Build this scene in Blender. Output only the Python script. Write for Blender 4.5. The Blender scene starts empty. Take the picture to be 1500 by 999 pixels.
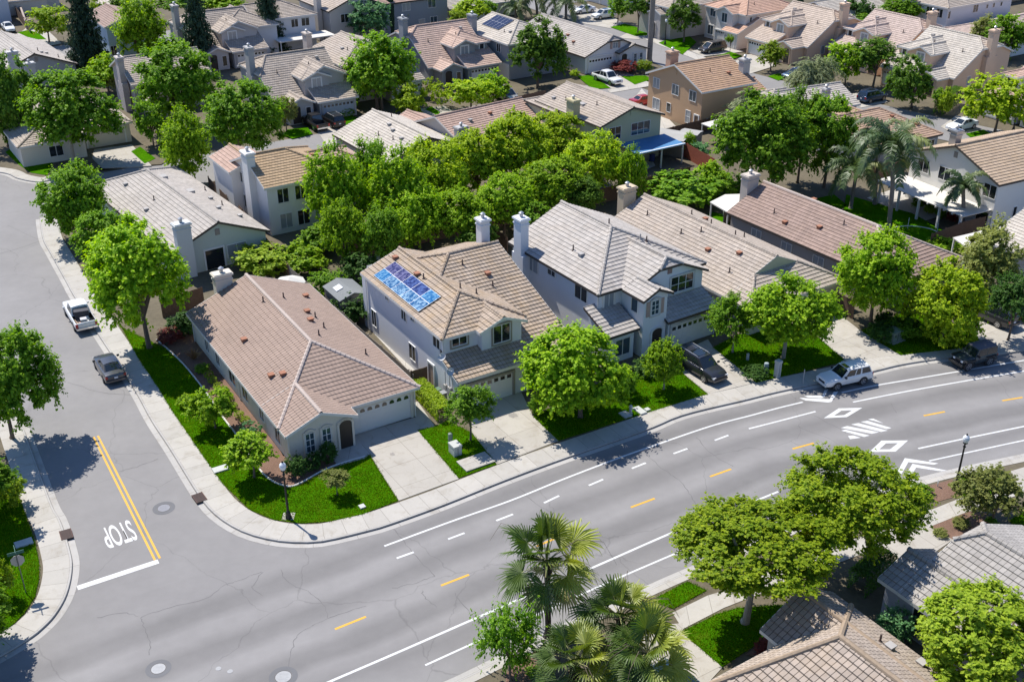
import bpy, bmesh, math, random
import numpy as np
from mathutils import Vector, Matrix
random.seed(7); RNG=np.random.default_rng(7)
R=math.radians
scene=bpy.context.scene
COL=scene.collection
# ------------------------------------------------------------------ camera
FPX,PITCH,ROLL,HC=1632.0,R(27.86),R(0.108),45.8
fw=Vector((0,math.cos(PITCH),-math.sin(PITCH))); rt=Vector((1,0,0)); dn=fw.cross(rt)
c_,s_=math.cos(ROLL),math.sin(ROLL)
rt2=c_*rt+s_*dn; dn2=-s_*rt+c_*dn
cam=bpy.data.cameras.new('camera'); co=bpy.data.objects.new('camera',cam); COL.objects.link(co)
cam.sensor_fit='HORIZONTAL'; cam.sensor_width=36; cam.lens=FPX/1500*36
cam.clip_start=0.5; cam.clip_end=6000
m=Matrix((rt2,-dn2,-fw)).transposed().to_4x4(); m.translation=Vector((0,0,HC)); co.matrix_world=m
scene.camera=co
def G(px,py,z=0.0):
    """survey point: where the sight line of a photo pixel meets the level z"""
    v=rt2*(px-750)+dn2*(py-499.5)+fw*FPX
    t=-(HC-z)/v.z
    return Vector((v.x*t,v.y*t,z))
def depth(p): return (Vector(p)-Vector((0,0,HC))).dot(fw)
def PX(p):
    d=Vector(p)-Vector((0,0,HC)); return d.dot(rt2)/d.dot(fw)*FPX+750, d.dot(dn2)/d.dot(fw)*FPX+499.5
# ------------------------------------------------------------------ world, sun
SUN_EL,SUN_AZ=R(55.5),R(-44)     # azimuth measured from +Y towards +X
w=bpy.data.worlds.new('World'); scene.world=w; w.use_nodes=True
nt=w.node_tree; sky=nt.nodes.new('ShaderNodeTexSky'); sky.sky_type='NISHITA'; sky.sun_disc=False
sky.sun_elevation=SUN_EL; sky.sun_rotation=SUN_AZ; sky.air_density=1.0; sky.dust_density=0.3; sky.ozone_density=4.0
wb=nt.nodes.new('ShaderNodeMixRGB'); wb.blend_type='MULTIPLY'; wb.inputs[0].default_value=1; wb.inputs[2].default_value=(.86,.98,1.18,1); nt.links.new(sky.outputs[0],wb.inputs[1]); nt.links.new(wb.outputs[0],nt.nodes['Background'].inputs[0]); nt.nodes['Background'].inputs[1].default_value=0.095
sl=bpy.data.lights.new('sun','SUN'); sl.energy=4.6; sl.angle=R(0.53); sl.color=(1,0.955,0.88)
so=bpy.data.objects.new('sun',sl); COL.objects.link(so)
sd=Vector((math.sin(SUN_AZ)*math.cos(SUN_EL),math.cos(SUN_AZ)*math.cos(SUN_EL),math.sin(SUN_EL)))
so.rotation_euler=(-sd).to_track_quat('-Z','Y').to_euler(); so.location=sd*200
vs=scene.view_settings; vs.view_transform='Standard'; vs.look='None'; vs.gamma=1; vs.exposure=0.50
scene.render.engine='CYCLES'
cy=scene.cycles; cy.max_bounces=7; cy.diffuse_bounces=4; cy.glossy_bounces=3; cy.transmission_bounces=4; cy.transparent_max_bounces=8
try: cy.use_denoising=True
except Exception: pass
# ------------------------------------------------------------------ materials
MATS={}
def lin(c):
    return tuple(((x/255)/12.92 if x/255<=.04045 else ((x/255+.055)/1.055)**2.4) for x in c)
class NB:
    def __init__(s,name):
        s.m=bpy.data.materials.new(name); s.m.use_nodes=True; s.t=s.m.node_tree; s.b=s.t.nodes['Principled BSDF']
    def n(s,ty,**k):
        o=s.t.nodes.new('ShaderNode'+ty)
        for a,v in k.items():
            if hasattr(o,a): setattr(o,a,v)
            else: o.inputs[a.replace('_',' ')].default_value=v
        return o
    def l(s,a,b): s.t.links.new(a,b)
    def mul(s,c1,fac_sock,lo,hi):
        """c1 (socket or colour) multiplied by a grey running from lo to hi with fac"""
        mr=s.n('MapRange'); mr.inputs[1].default_value=0;mr.inputs[2].default_value=1; mr.inputs[3].default_value=lo; mr.inputs[4].default_value=hi
        s.l(fac_sock,mr.inputs[0])
        x=s.n('VectorMath',operation='SCALE')
        if hasattr(c1,'is_linked'): s.l(c1,x.inputs[0])
        else: x.inputs[0].default_value=c1[:3]
        s.l(mr.outputs[0],x.inputs[3]); return x.outputs[0]
    def noise(s,scale,detail=3,vec=None,rough=.55,dist=0):
        o=s.n('TexNoise'); o.inputs['Scale'].default_value=scale; o.inputs['Detail'].default_value=detail; o.inputs['Roughness'].default_value=rough; o.inputs['Distortion'].default_value=dist
        if vec is not None: s.l(vec,o.inputs['Vector'])
        return o.outputs['Fac']
    def ramp(s,sock,stops):
        o=s.n('ValToRGB'); e=o.color_ramp.elements
        while len(e)<len(stops): e.new(.5)
        for i,(p,c) in enumerate(stops): e[i].position=p; e[i].color=(*c,1) if len(c)==3 else c
        s.l(sock,o.inputs[0]); return o.outputs[0]
    def bump(s,h,strength=.3,dist=.02):
        o=s.n('Bump'); o.inputs['Strength'].default_value=strength; o.inputs['Distance'].default_value=dist
        s.l(h,o.inputs['Height']); s.l(o.outputs[0],s.b.inputs['Normal'])
    def pos(s): return s.n('NewGeometry').outputs['Position']
def simple(name,col,rough=.6,metal=0,spec=.5,coat=0,emit=0):
    if name in MATS: return MATS[name]
    b=NB(name); b.b.inputs['Base Color'].default_value=(*col,1); b.b.inputs['Roughness'].default_value=rough; b.b.inputs['Metallic'].default_value=metal
    b.b.inputs['Specular IOR Level'].default_value=spec; b.b.inputs['Coat Weight'].default_value=coat
    if emit: b.b.inputs['Emission Color'].default_value=(*col,1); b.b.inputs['Emission Strength'].default_value=emit
    MATS[name]=b.m; return b.m
def noisy(name,col,scale=4,var=.15,rough=.85,bump=.2,scale2=.4,var2=.12,spec=.3,bd=.02):
    if name in MATS: return MATS[name]
    b=NB(name); p=b.pos()
    c=b.mul(col,b.noise(scale,4,p),1-var,1+var); c=b.mul(c,b.noise(scale2,3,p),1-var2*1.6,1+var2*1.6)
    b.l(c,b.b.inputs['Base Color']); b.b.inputs['Roughness'].default_value=rough; b.b.inputs['Specular IOR Level'].default_value=spec
    if bump: b.bump(b.noise(scale*3,3,p),bump,bd)
    MATS[name]=b.m; return b.m
def stucco(col):
    return noisy('stucco_%02x%02x%02x'%tuple(int(max(0,min(255,x*255))) for x in col),col,scale=9,var=.06,rough=.9,bump=.25,scale2=.25,var2=.05,spec=.2,bd=.01)
def tile(name,col,grid=.012,stain=.14,lichen=0,wave=0,off=.5,joint=.38,va=.12):
    if name in MATS: return MATS[name]
    col=tuple(min(.62,x*1.22) for x in col); b=NB(name); uv=b.n('UVMap').outputs[0]; p=b.pos()
    br=b.n('TexBrick'); br.offset=off; br.inputs['Scale'].default_value=1; br.inputs['Brick Width'].default_value=.33; br.inputs['Row Height'].default_value=.42
    br.inputs['Mortar Size'].default_value=grid; br.inputs['Mortar Smooth'].default_value=.3; br.inputs['Bias'].default_value=0
    br.inputs['Color1'].default_value=(*[x*(1-va) for x in col],1); br.inputs['Color2'].default_value=(*[min(1,x*(1+va)) for x in col],1); br.inputs['Mortar'].default_value=(*[x*joint for x in col],1)
    b.l(uv,br.inputs['Vector'])
    c=b.mul(br.outputs['Color'],b.noise(.35,4,p),1-stain*1.5,1+stain*1.5)
    c=b.mul(c,b.noise(6,3,p),.88,1.12)
    if lichen:
        f=b.ramp(b.noise(.9,5,p,rough=.7),[(.45,(0,0,0)),(.75,(1,1,1))])
        mx=b.n('MixRGB'); mx.blend_type='MIX'; mx.inputs[2].default_value=(.42,.25,.07,1)
        ml=b.n('Math',operation='MULTIPLY'); ml.inputs[1].default_value=lichen; b.l(f,ml.inputs[0]); b.l(ml.outputs[0],mx.inputs[0]); b.l(c,mx.inputs[1]); c=mx.outputs[0]
    b.l(c,b.b.inputs['Base Color']); b.b.inputs['Roughness'].default_value=.85; b.b.inputs['Specular IOR Level'].default_value=.25
    if wave:
        wv=b.n('TexWave'); wv.wave_type='BANDS'; wv.bands_direction='X'; wv.inputs['Scale'].default_value=2*math.pi/(20*.33); wv.inputs['Distortion'].default_value=0
        b.l(uv,wv.inputs['Vector']); b.bump(wv.outputs['Fac'],.8,.06)
    else: b.bump(b.noise(14,3,p),.25,.02)
    MATS[name]=b.m; return b.m
def leafmat(name,c1,c2,tr=.42,spec=.12,k=2.45):
    if name in MATS: return MATS[name]
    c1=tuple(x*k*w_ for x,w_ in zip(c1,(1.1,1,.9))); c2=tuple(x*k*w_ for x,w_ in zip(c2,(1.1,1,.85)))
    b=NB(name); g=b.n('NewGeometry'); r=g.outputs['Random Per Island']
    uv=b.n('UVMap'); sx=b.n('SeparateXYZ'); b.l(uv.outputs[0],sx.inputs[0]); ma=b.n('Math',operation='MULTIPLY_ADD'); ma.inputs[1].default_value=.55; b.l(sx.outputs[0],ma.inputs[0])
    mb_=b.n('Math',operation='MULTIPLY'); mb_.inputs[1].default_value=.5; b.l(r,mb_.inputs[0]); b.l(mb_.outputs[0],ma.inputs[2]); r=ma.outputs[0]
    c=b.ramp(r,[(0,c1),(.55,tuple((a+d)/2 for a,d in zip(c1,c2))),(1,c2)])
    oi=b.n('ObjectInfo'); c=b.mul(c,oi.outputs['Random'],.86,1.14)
    b.l(c,b.b.inputs['Base Color']); b.b.inputs['Roughness'].default_value=.5; b.b.inputs['Specular IOR Level'].default_value=spec
    t=b.n('BsdfTranslucent'); 
    hs=b.n('HueSaturation'); hs.inputs['Saturation'].default_value=1.1; hs.inputs['Value'].default_value=1.5; b.l(c,hs.inputs['Color']); b.l(hs.outputs[0],t.inputs[0])
    mx=b.n('MixShader'); mx.inputs[0].default_value=tr; b.l(b.b.outputs[0],mx.inputs[1]); b.l(t.outputs[0],mx.inputs[2])
    b.l(mx.outputs[0],b.t.nodes['Material Output'].inputs[0]); MATS[name]=b.m; return b.m
# ------------------------------------------------------------------ objects
def tag(o,label=None,cat=None,group=None,kind=None):
    if label: o['label']=label
    if cat: o['category']=cat
    if group: o['group']=group
    if kind: o['kind']=kind
    return o
def empty(name,loc=(0,0,0),rz=0):
    o=bpy.data.objects.new(name,None); COL.objects.link(o); o.location=loc; o.rotation_euler=(0,0,rz); o.empty_display_size=.3; return o
def linkmesh(name,me,parent=None,mats=None):
    o=bpy.data.objects.new(name,me); COL.objects.link(o)
    if parent is not None: o.parent=parent
    return o
class MB:
    """collects faces, links them as one mesh object"""
    def __init__(s): s.v=[]; s.f=[]; s.mi=[]; s.uv=[]; s.sm=[]
    def face(s,pts,mi=0,uv=None,smooth=False):
        n=len(s.v); s.v.extend([tuple(p) for p in pts]); s.f.append(tuple(range(n,n+len(pts)))); s.mi.append(mi); s.sm.append(smooth)
        s.uv.extend(uv if uv else [(p[0],p[1]) for p in pts])
    def box(s,x0,x1,y0,y1,z0,z1,mi=0,bot=True):
        a=[(x0,y0),(x1,y0),(x1,y1),(x0,y1)]
        s.prism(a,z0,z1,mi,bot)
    def prism(s,poly,z0,z1,mi=0,bot=True,mi_side=None):
        if area2(poly)<0: poly=poly[::-1]
        n=len(poly); ms=mi if mi_side is None else mi_side
        s.face([(p[0],p[1],z1) for p in poly],mi)
        if bot: s.face([(p[0],p[1],z0) for p in poly[::-1]],mi)
        for i in range(n):
            a,b=poly[i],poly[(i+1)%n]
            s.face([(a[0],a[1],z0),(b[0],b[1],z0),(b[0],b[1],z1),(a[0],a[1],z1)],ms)
    def obox(s,c,ax,ay,az,mi=0):
        """oriented box: centre and three half-axis vectors"""
        c,ax,ay,az=map(Vector,(c,ax,ay,az))
        P=lambda i,j,k:c+ax*i+ay*j+az*k
        for q in ([(1,-1,-1),(1,1,-1),(1,1,1),(1,-1,1)],[(-1,1,-1),(-1,-1,-1),(-1,-1,1),(-1,1,1)],[(1,1,-1),(-1,1,-1),(-1,1,1),(1,1,1)],[(-1,-1,-1),(1,-1,-1),(1,-1,1),(-1,-1,1)],[(-1,-1,1),(1,-1,1),(1,1,1),(-1,1,1)],[(-1,1,-1),(1,1,-1),(1,-1,-1),(-1,-1,-1)]):
            s.face([P(*t) for t in q],mi)
    def tube(s,pts,rad,n=8,mi=0,cap=True,smooth=True):
        pts=[Vector(p) for p in pts]; rings=[]
        for i,p in enumerate(pts):
            d=(pts[min(i+1,len(pts)-1)]-pts[max(i-1,0)]).normalized()
            a=d.orthogonal().normalized() if i==0 else (a-d*a.dot(d)).normalized()
            b=d.cross(a); r=rad[i] if hasattr(rad,'__len__') else rad
            rings.append([p+(a*math.cos(t)+b*math.sin(t))*r for t in [2*math.pi*k/n for k in range(n)]])
        for q,w_ in zip(rings,rings[1:]):
            for k in range(n): s.face([q[k],q[(k+1)%n],w_[(k+1)%n],w_[k]],mi,smooth=smooth)
        if cap: s.face(rings[-1],mi); s.face(rings[0][::-1],mi)
    def cyl(s,x,y,z0,z1,r0,r1=None,n=12,mi=0):
        s.tube([(x,y,z0),(x,y,z1)],[r0,r0 if r1 is None else r1],n,mi)
    def build(s,name,mats,parent=None,weld=False):
        me=bpy.data.meshes.new(name); me.from_pydata(s.v,[],s.f)
        if not isinstance(mats,(list,tuple)): mats=[mats]
        for m_ in mats: me.materials.append(m_)
        me.polygons.foreach_set('material_index',s.mi); me.polygons.foreach_set('use_smooth',s.sm)
        ul=me.uv_layers.new(name='UVMap'); ul.data.foreach_set('uv',[x for p in s.uv for x in p])
        if weld:
            bm=bmesh.new(); bm.from_mesh(me); bmesh.ops.remove_doubles(bm,verts=bm.verts,dist=1e-4); bm.to_mesh(me); bm.free()
        me.update(); return linkmesh(name,me,parent)
def area2(p): return sum(p[i][0]*p[(i+1)%len(p)][1]-p[(i+1)%len(p)][0]*p[i][1] for i in range(len(p)))
def clip(poly,a,b,c):
    """keep a*x+b*y+c>=0 of a convex polygon"""
    out=[]; n=len(poly)
    for i in range(n):
        p,q=poly[i],poly[(i+1)%n]; dp=a*p[0]+b*p[1]+c; dq=a*q[0]+b*q[1]+c
        if dp>=-1e-9: out.append(p)
        if (dp>1e-9 and dq<-1e-9) or (dp<-1e-9 and dq>1e-9):
            t=dp/(dp-dq); out.append((p[0]+(q[0]-p[0])*t,p[1]+(q[1]-p[1])*t))
    return out
def spline(pts,step=None,n=8):
    """Catmull-Rom through 2-D points"""
    P=[Vector((p[0],p[1])) for p in pts]; out=[]
    for i in range(len(P)-1):
        p0=P[max(i-1,0)]; p1=P[i]; p2=P[i+1]; p3=P[min(i+2,len(P)-1)]
        if i==0: p0=p1*2-p2
        if i+2>=len(P): p3=p2*2-p1
        for k in range(n):
            t=k/n; out.append(.5*((2*p1)+(p2-p0)*t+(2*p0-5*p1+4*p2-p3)*t*t+(3*p1-p0-3*p2+p3)*t**3))
    out.append(P[-1]); return out
def gp(pts,z=0): return [G(x,y,z).to_2d() for x,y in pts]
def offset(line,d):
    out=[]
    for i,p in enumerate(line):
        t=(line[min(i+1,len(line)-1)]-line[max(i-1,0)]).normalized(); out.append(p+Vector((-t.y,t.x))*d)
    return out
def resample(line,n):
    L=[0]
    for a,b in zip(line,line[1:]): L.append(L[-1]+(b-a).length)
    out=[];j=0
    for k in range(n):
        t=L[-1]*k/(n-1)
        while j<len(line)-2 and L[j+1]<t: j+=1
        s=(t-L[j])/max(1e-9,L[j+1]-L[j]); out.append(line[j].lerp(line[j+1],min(1,s)))
    return out
def strip_mb(mb,l1,l2,z,z2=None,mi=0):
    z2=z if z2 is None else z2
    u=0
    for i in range(len(l1)-1):
        du=(l1[i+1]-l1[i]).length; w_=(l2[i]-l1[i]).length; w2=(l2[i+1]-l1[i+1]).length
        q=[(*l1[i],z),(*l1[i+1],z),(*l2[i+1],z2),(*l2[i],z2)]; uv=[(u,0),(u+du,0),(u+du,w2),(u,w_)]
        if area2(q)<0: q=q[::-1]; uv=uv[::-1]
        mb.face(q,mi,uv=uv); u+=du
def tri_poly(name,pts,z,mat,z0=None,kind='structure',parent=None):
    """flat, possibly concave, sheet with sides down to z0"""
    if area2(pts)<0: pts=pts[::-1]
    bm=bmesh.new(); vs_=[bm.verts.new((p[0],p[1],z)) for p in pts]; f=bm.faces.new(vs_)
    bmesh.ops.triangulate(bm,faces=[f])
    if z0 is not None:
        lo=[bm.verts.new((p[0],p[1],z0)) for p in pts]; n=len(pts)
        for i in range(n): bm.faces.new([lo[i],lo[(i+1)%n],vs_[(i+1)%n],vs_[i]])
    me=bpy.data.meshes.new(name); bm.to_mesh(me); bm.free(); me.materials.append(mat)
    uvl=me.uv_layers.new(name='UVMap')
    for l in me.loops: uvl.data[l.index].uv=me.vertices[l.vertex_index].co.to_2d()
    o=linkmesh(name,me,parent)
    if kind: o['kind']=kind
    return o
def copy_tree(o,parent=None):
    c=o.copy(); COL.objects.link(c)
    if parent is not None: c.parent=parent
    for ch in list(o.children): copy_tree(ch,c)
    return c
# ------------------------------------------------------------------ ground, roads, kerbs
def asphalt():
    b=NB('asphalt'); p=b.pos()
    col=(.228,.218,.212)
    c=b.mul(col,b.noise(.18,5,p,rough=.6),.80,1.20); c=b.mul(c,b.noise(1.3,4,p),.92,1.08); c=b.mul(c,b.noise(40,2,p),.86,1.14)
    # cracks: edges of big distorted cells, only here and there
    vo=b.n('TexVoronoi'); vo.feature='DISTANCE_TO_EDGE'; vo.inputs['Scale'].default_value=.085
    nz=b.n('TexNoise'); nz.inputs['Scale'].default_value=.5; nz.inputs['Detail'].default_value=5; b.l(p,nz.inputs['Vector'])
    ad=b.n('VectorMath',operation='MULTIPLY_ADD'); ad.inputs[1].default_value=(1.9,1.9,0); b.l(nz.outputs['Color'],ad.inputs[0]); b.l(p,ad.inputs[2]); b.l(ad.outputs[0],vo.inputs['Vector'])
    cr=b.ramp(vo.outputs['Distance'],[(0,(.80,.80,.80)),(.001,(.90,.90,.90)),(.0019,(1,1,1))])
    gate=b.ramp(b.noise(.11,2,p),[(.40,(0,0,0)),(.60,(.9,.9,.9))])
    mx=b.n('MixRGB'); mx.blend_type='LIGHTEN'; mx.inputs[0].default_value=1; b.l(cr,mx.inputs[1]); b.l(gate,mx.inputs[2])
    mm=b.n('MixRGB'); mm.blend_type='MULTIPLY'; mm.inputs[0].default_value=1; b.l(c,mm.inputs[1]); b.l(mx.outputs[0],mm.inputs[2])
    b.l(mm.outputs[0],b.b.inputs['Base Color']); b.b.inputs['Roughness'].default_value=.8; b.b.inputs['Specular IOR Level'].default_value=.3
    b.bump(b.noise(60,2,p),.3,.01); return b
ASPH=asphalt().m
def lanes():
    b=asphalt(); b.m.name='asphalt_worn_lanes'
    mm=b.b.inputs['Base Color'].links[0].from_node
    uv=b.n('UVMap').outputs[0]; sx=b.n('SeparateXYZ'); b.l(uv,sx.inputs[0])
    nz=b.noise(.12,2,b.pos()); ad=b.n('Math',operation='MULTIPLY_ADD'); ad.inputs[1].default_value=1.4; b.l(nz,ad.inputs[0]); b.l(sx.outputs[1],ad.inputs[2])
    dv=b.n('Math',operation='DIVIDE'); dv.inputs[1].default_value=18.0; b.l(ad.outputs[0],dv.inputs[0])
    # tyre polish and oil bands along the lanes
    st=[(0,.97),(.16,1.0),(.22,.80),(.27,.84),(.31,1.08),(.36,1.04),(.41,.78),(.46,.86),(.5,1.08),(.55,1.1),(.60,.82),(.65,.78),(.69,1.04),(.73,.96),(.77,.80),(.82,.92),(.88,1.05),(1,1.0)]
    c=b.ramp(dv.outputs[0],[(p_,(v,v,v)) for p_,v in st])
    m2=b.n('MixRGB'); m2.blend_type='MULTIPLY'; m2.inputs[0].default_value=1; b.l(mm.outputs[0],m2.inputs[1]); b.l(c,m2.inputs[2]); b.l(m2.outputs[0],b.b.inputs['Base Color']); return b.m
LANES=lanes()
def concrete(name,col,along=1.5,across=0,jw=.03):
    b=NB(name); p=b.pos(); uv=b.n('UVMap').outputs[0]
    c=b.mul(col,b.noise(.5,5,p,rough=.65),.86,1.12); c=b.mul(c,b.noise(7,4,p),.93,1.07)
    br=b.n('TexBrick'); br.offset=0; br.inputs['Scale'].default_value=1; br.inputs['Brick Width'].default_value=along; br.inputs['Row Height'].default_value=across or 50; br.inputs['Mortar Size'].default_value=jw/2; br.inputs['Mortar Smooth'].default_value=.2
    br.inputs['Color1'].default_value=(.95,.95,.95,1); br.inputs['Color2'].default_value=(1.05,1.05,1.05,1); br.inputs['Mortar'].default_value=(.5,.48,.45,1); b.l(uv,br.inputs['Vector'])
    mm=b.n('MixRGB'); mm.blend_type='MULTIPLY'; mm.inputs[0].default_value=1; b.l(c,mm.inputs[1]); b.l(br.outputs['Color'],mm.inputs[2])
    st=b.ramp(b.noise(.9,6,p,rough=.7,dist=.6),[(.52,(1,1,1)),(.72,(.74,.70,.64))])
    m2=b.n('MixRGB'); m2.blend_type='MULTIPLY'; m2.inputs[0].default_value=.8; b.l(mm.outputs[0],m2.inputs[1]); b.l(st,m2.inputs[2])
    b.l(m2.outputs[0],b.b.inputs['Base Color']); b.b.inputs['Roughness'].default_value=.85; b.b.inputs['Specular IOR Level'].default_value=.25; b.bump(b.noise(25,3,p),.15,.01); return b.m
CONC=concrete('concrete_walk',(.425,.40,.358)); CONCD=concrete('concrete_drive',(.415,.385,.338),2.6,2.6); GUT=concrete('concrete_gutter',(.41,.392,.366),3.0)
def grassmat(name,c1,c2):
    b=NB(name); p=b.pos(); n=b.noise(1.1,5,p,rough=.7)
    c=b.ramp(n,[(.25,c1),(.7,c2)]); c=b.mul(c,b.noise(22,3,p,rough=.8),.55,1.45); c=b.mul(c,b.noise(.3,2,p),.8,1.2)
    dry=b.ramp(b.noise(.8,5,p,rough=.75),[(.54,(0,0,0)),(.74,(.75,.75,.75))]); mx=b.n('MixRGB'); b.l(dry,mx.inputs[0]); b.l(c,mx.inputs[1]); mx.inputs[2].default_value=(.13,.19,.012,1)
    b.l(mx.outputs[0],b.b.inputs['Base Color']); b.b.inputs['Roughness'].default_value=.75; b.b.inputs['Specular IOR Level'].default_value=0; b.bump(b.noise(45,3,p),1,.06); return b.m
GRASS=grassmat('lawn_grass',(.036,.130,.002),(.066,.205,.003))
SOIL=noisy('yard_soil',(.125,.105,.07),3,.35,.95,.6,.25,.25); MULCH=noisy('bark_mulch',(.20,.12,.085),9,.4,.95,1,.6,.2,bd=.05)
WPAINT=noisy('road_paint_white',(.60,.60,.59),7,.16,.6,.1,1.2,.10); YPAINT=noisy('road_paint_yellow',(.66,.36,.04),6,.10,.6,.1,1.2,.06)
DKMETAL=simple('cast_iron',(.035,.03,.03),.6,.3)
# big ground sheet
mb=MB(); S=1500; N=12
for i in range(N):
    for j in range(N):
        x0,x1=-S+2*S*i/N,-S+2*S*(i+1)/N; y0,y1=-S+2*S*j/N+300,-S+2*S*(j+1)/N+300
        mb.face([(x0,y0,-.06),(x1,y0,-.06),(x1,y1,-.06),(x0,y1,-.06)])
tag(mb.build('ground',SOIL),kind='structure')
# street polygon (asphalt) : near intersection, side street
tri_poly('road',[(-140,-10),(160,-10),(160,95),(75,112),(-20,112),(-50,128),(-150,150)],0,ASPH)
# main road worn lanes strip
CL=spline(gp([(-250,1240),(60,1090),(330,982),(513,912),(666,849),(805,790),(941,736),(1055,692),(1177,653),(1272,628),(1368,606),(1480,585),(1640,558),(1800,532)]))
CL=resample(CL,90)
mb=MB(); strip_mb(mb,offset(CL,9.0),offset(CL,-9.0),.004); tag(mb.build('main_road_lanes',LANES),kind='structure')
# back street and the street behind, both mostly hidden
def road_strip(name,line,wid,z=.0,mat=ASPH):
    l=resample(line,40); mb=MB(); strip_mb(mb,offset(l,wid/2),offset(l,-wid/2),z); return tag(mb.build(name,mat),kind='structure')
BA=Vector((math.cos(R(33)),math.sin(R(33)))); AA=Vector((math.cos(R(-57)),math.sin(R(-57))))
bs0=Vector((-57.5,120.3)); bs1=bs0+BA*92
road_strip('back_street',[bs0-BA*4,bs0,bs1],10.6,.001)
es=[Vector((-8,262)),Vector((14,221)),Vector((25.5,194.5)),Vector((31.0,181.5)),Vector((45.5,163)),Vector((62,146)),Vector((80,131)),Vector((105,115))]
road_strip('east_street',spline(es),9.6,.003)
road_strip('far_street',[Vector((-90,185)),Vector((-60,208)),Vector((60,262))],9,.002)
# ---- kerb lines in photo pixels
K1=[(52,322),(53,332),(54.7,344),(58,357),(67,373),(80,397),(93,421),(101,436),(141,500),(187,571),(213,619),(240,661),(267,706),(284,733),(301,754),(325,773),(357,789),(400,799.7),(442,802.5),(479,799.7),(546,783.7),(578,774),(655,746),(743,710.5),(833,677),(953,635),(1007,613),(1100,590.5),(1148,578.5),(1276,551),(1332,538),(1420,525),(1500,514),(1640,496),(1850,470)]
k1=spline(gp(K1),n=6)
# inward offsets: gutter .45, kerb .15, walk
def kerb_set(k,wwalk,side,name,wg=.42):
    k=resample(k,160); s=side
    a,b_,c,d=k,offset(k,s*wg),offset(k,s*(wg+.16)),offset(k,s*(wg+.16+wwalk))
    mb=MB(); strip_mb(mb,a,b_,.006,.012); tag(mb.build('gutter',GUT),kind='structure')
    mb=MB(); strip_mb(mb,b_,b_ if False else offset(k,s*(wg+.03)),.012,.135); strip_mb(mb,offset(k,s*(wg+.03)),c,.135,.14); tag(mb.build('kerb',GUT),kind='structure')
    if wwalk>0:
        mb=MB(); strip_mb(mb,c,d,.141,.15); tag(mb.build('sidewalk',CONC),kind='structure')
    return c,d
c1,w1=kerb_set(k1,1.75,1,'front')
# block slab inside
blk=list(offset(resample(k1,160),.45)); blk=blk+[Vector((140,125)),Vector((95,118)),Vector((55,141.5)),Vector((38,158)),Vector((26,168)),bs0+BA*60-Vector((-BA.y,BA.x))*5.5,bs0+BA*5-Vector((-BA.y,BA.x))*5.5]
tri_poly('yard_terrain',blk,.12,SOIL,-.03)
# left corner block
K2=[(-140,430),(-60,500),(-12,550),(37,616),(53,651),(85,735),(97,757),(106,780),(113,803),(117,824),(114.7,850),(106.7,877),(90.7,904),(72,924),(50.7,941),(0,972),(-120,1035)]
k2=spline(gp(K2),n=6); c2,w2=kerb_set(k2,1.6,-1,'corner')
tri_poly('yard_terrain',list(offset(resample(k2,160),-.45))+[Vector((-110,20)),Vector((-140,110))],.12,SOIL,-.03)
# near side of the main road
K3=[(480,1065),(560,1033),(652,997),(727,961),(820,915),(932,864),(1000,834),(1120,784),(1220,741),(1332,703),(1420,681),(1500,664),(1640,634),(1800,604)]
k3=spline(gp(K3),n=6); c3,w3=kerb_set(k3,.0,-1,'near',.42)
k3s=resample(k3,160)
mb=MB(); strip_mb(mb,offset(k3s,-.58),offset(k3s,-1.05),.141,.142); tag(mb.build('sidewalk',CONC),kind='structure')
tri_poly('yard_terrain',list(offset(k3s,-.45))+[Vector((150,60)),Vector((120,-5)),Vector((-20,-5))],.12,SOIL,-.03)
# far-left block kerb
K4=[(-160,262),(-60,252),(0,256),(21,264),(45,269),(64,269),(90,262),(120,250)]
k4=spline(gp(K4),n=6); c4,w4=kerb_set(k4,1.3,1,'far')
tri_poly('yard_terrain',list(offset(resample(k4,160),.45))+[Vector((-44,134)),Vector((-40,150)),Vector((-120,190)),Vector((-140,160))],.12,SOIL,-.03)
# ---- flat surfaces given by their outline in the photo
def sheet(name,px,z,mat,curve=False,z0=None):
    pts=gp(px,z)
    if curve: pts=spline(pts+[pts[0]],n=4)[:-1]
    return tri_poly(name,pts,z,mat,z0)
def rot_uv(o,yaw,org):
    me=o.data; c,s=math.cos(yaw),math.sin(yaw); uvl=me.uv_layers[0]
    for l in me.loops:
        p=me.vertices[l.vertex_index].co; x,y=p.x-org[0],p.y-org[1]; uvl.data[l.index].uv=(x*c+y*s,-x*s+y*c)
def drive(px,z=.153,org=None,yaw=-58):
    o=sheet('driveway',px,z,CONCD,z0=.02); rot_uv(o,R(yaw),org or G(*px[0])); return o
drive([(519,636.5),(608,611),(616,624),(637,650),(672,701),(584,733),(541,665)],org=G(541,665))
sheet('path',[(493,679),(468,650),(525,634),(545,668),(535,671),(500,682)],.151,CONC)
sheet('path',[(604,590),(612,588),(637,624),(630,627),(611,629)],.151,CONC)
drive([(688,590),(690,632),(728,680),(819,645),(780,608),(764,575),(735,575)],org=G(728,680))
drive([(985,521),(1000,546),(1037,577),(1110,559.5),(1044,508),(1037,497)],org=G(1037,577))
drive([(1190,470),(1201,496),(1240,529),(1318,520),(1260,484),(1232,462)],org=G(1240,529),yaw=-57)
drive([(1405,470),(1424,482),(1446,521),(1530,508),(1505,480),(1470,455)],org=G(1446,521),yaw=-60)
drive([(135,232),(150,247),(222,243),(193,212),(138,219)],.153,yaw=-57)
drive([(462,188),(486,225),(500,245),(560,215),(500,182)],.06)
drive([(860,107),(897,131),(951,121),(905,101)],.06)
drive([(615,160),(640,190),(690,180),(650,155)],.06)
sheet('sidewalk',[(890,131.5),(955,120.5),(960,125),(894,136.5)],.05,CONC)
drive([(1012,75),(1030,83),(1090,76),(1065,66)],.06,yaw=-147)
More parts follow.
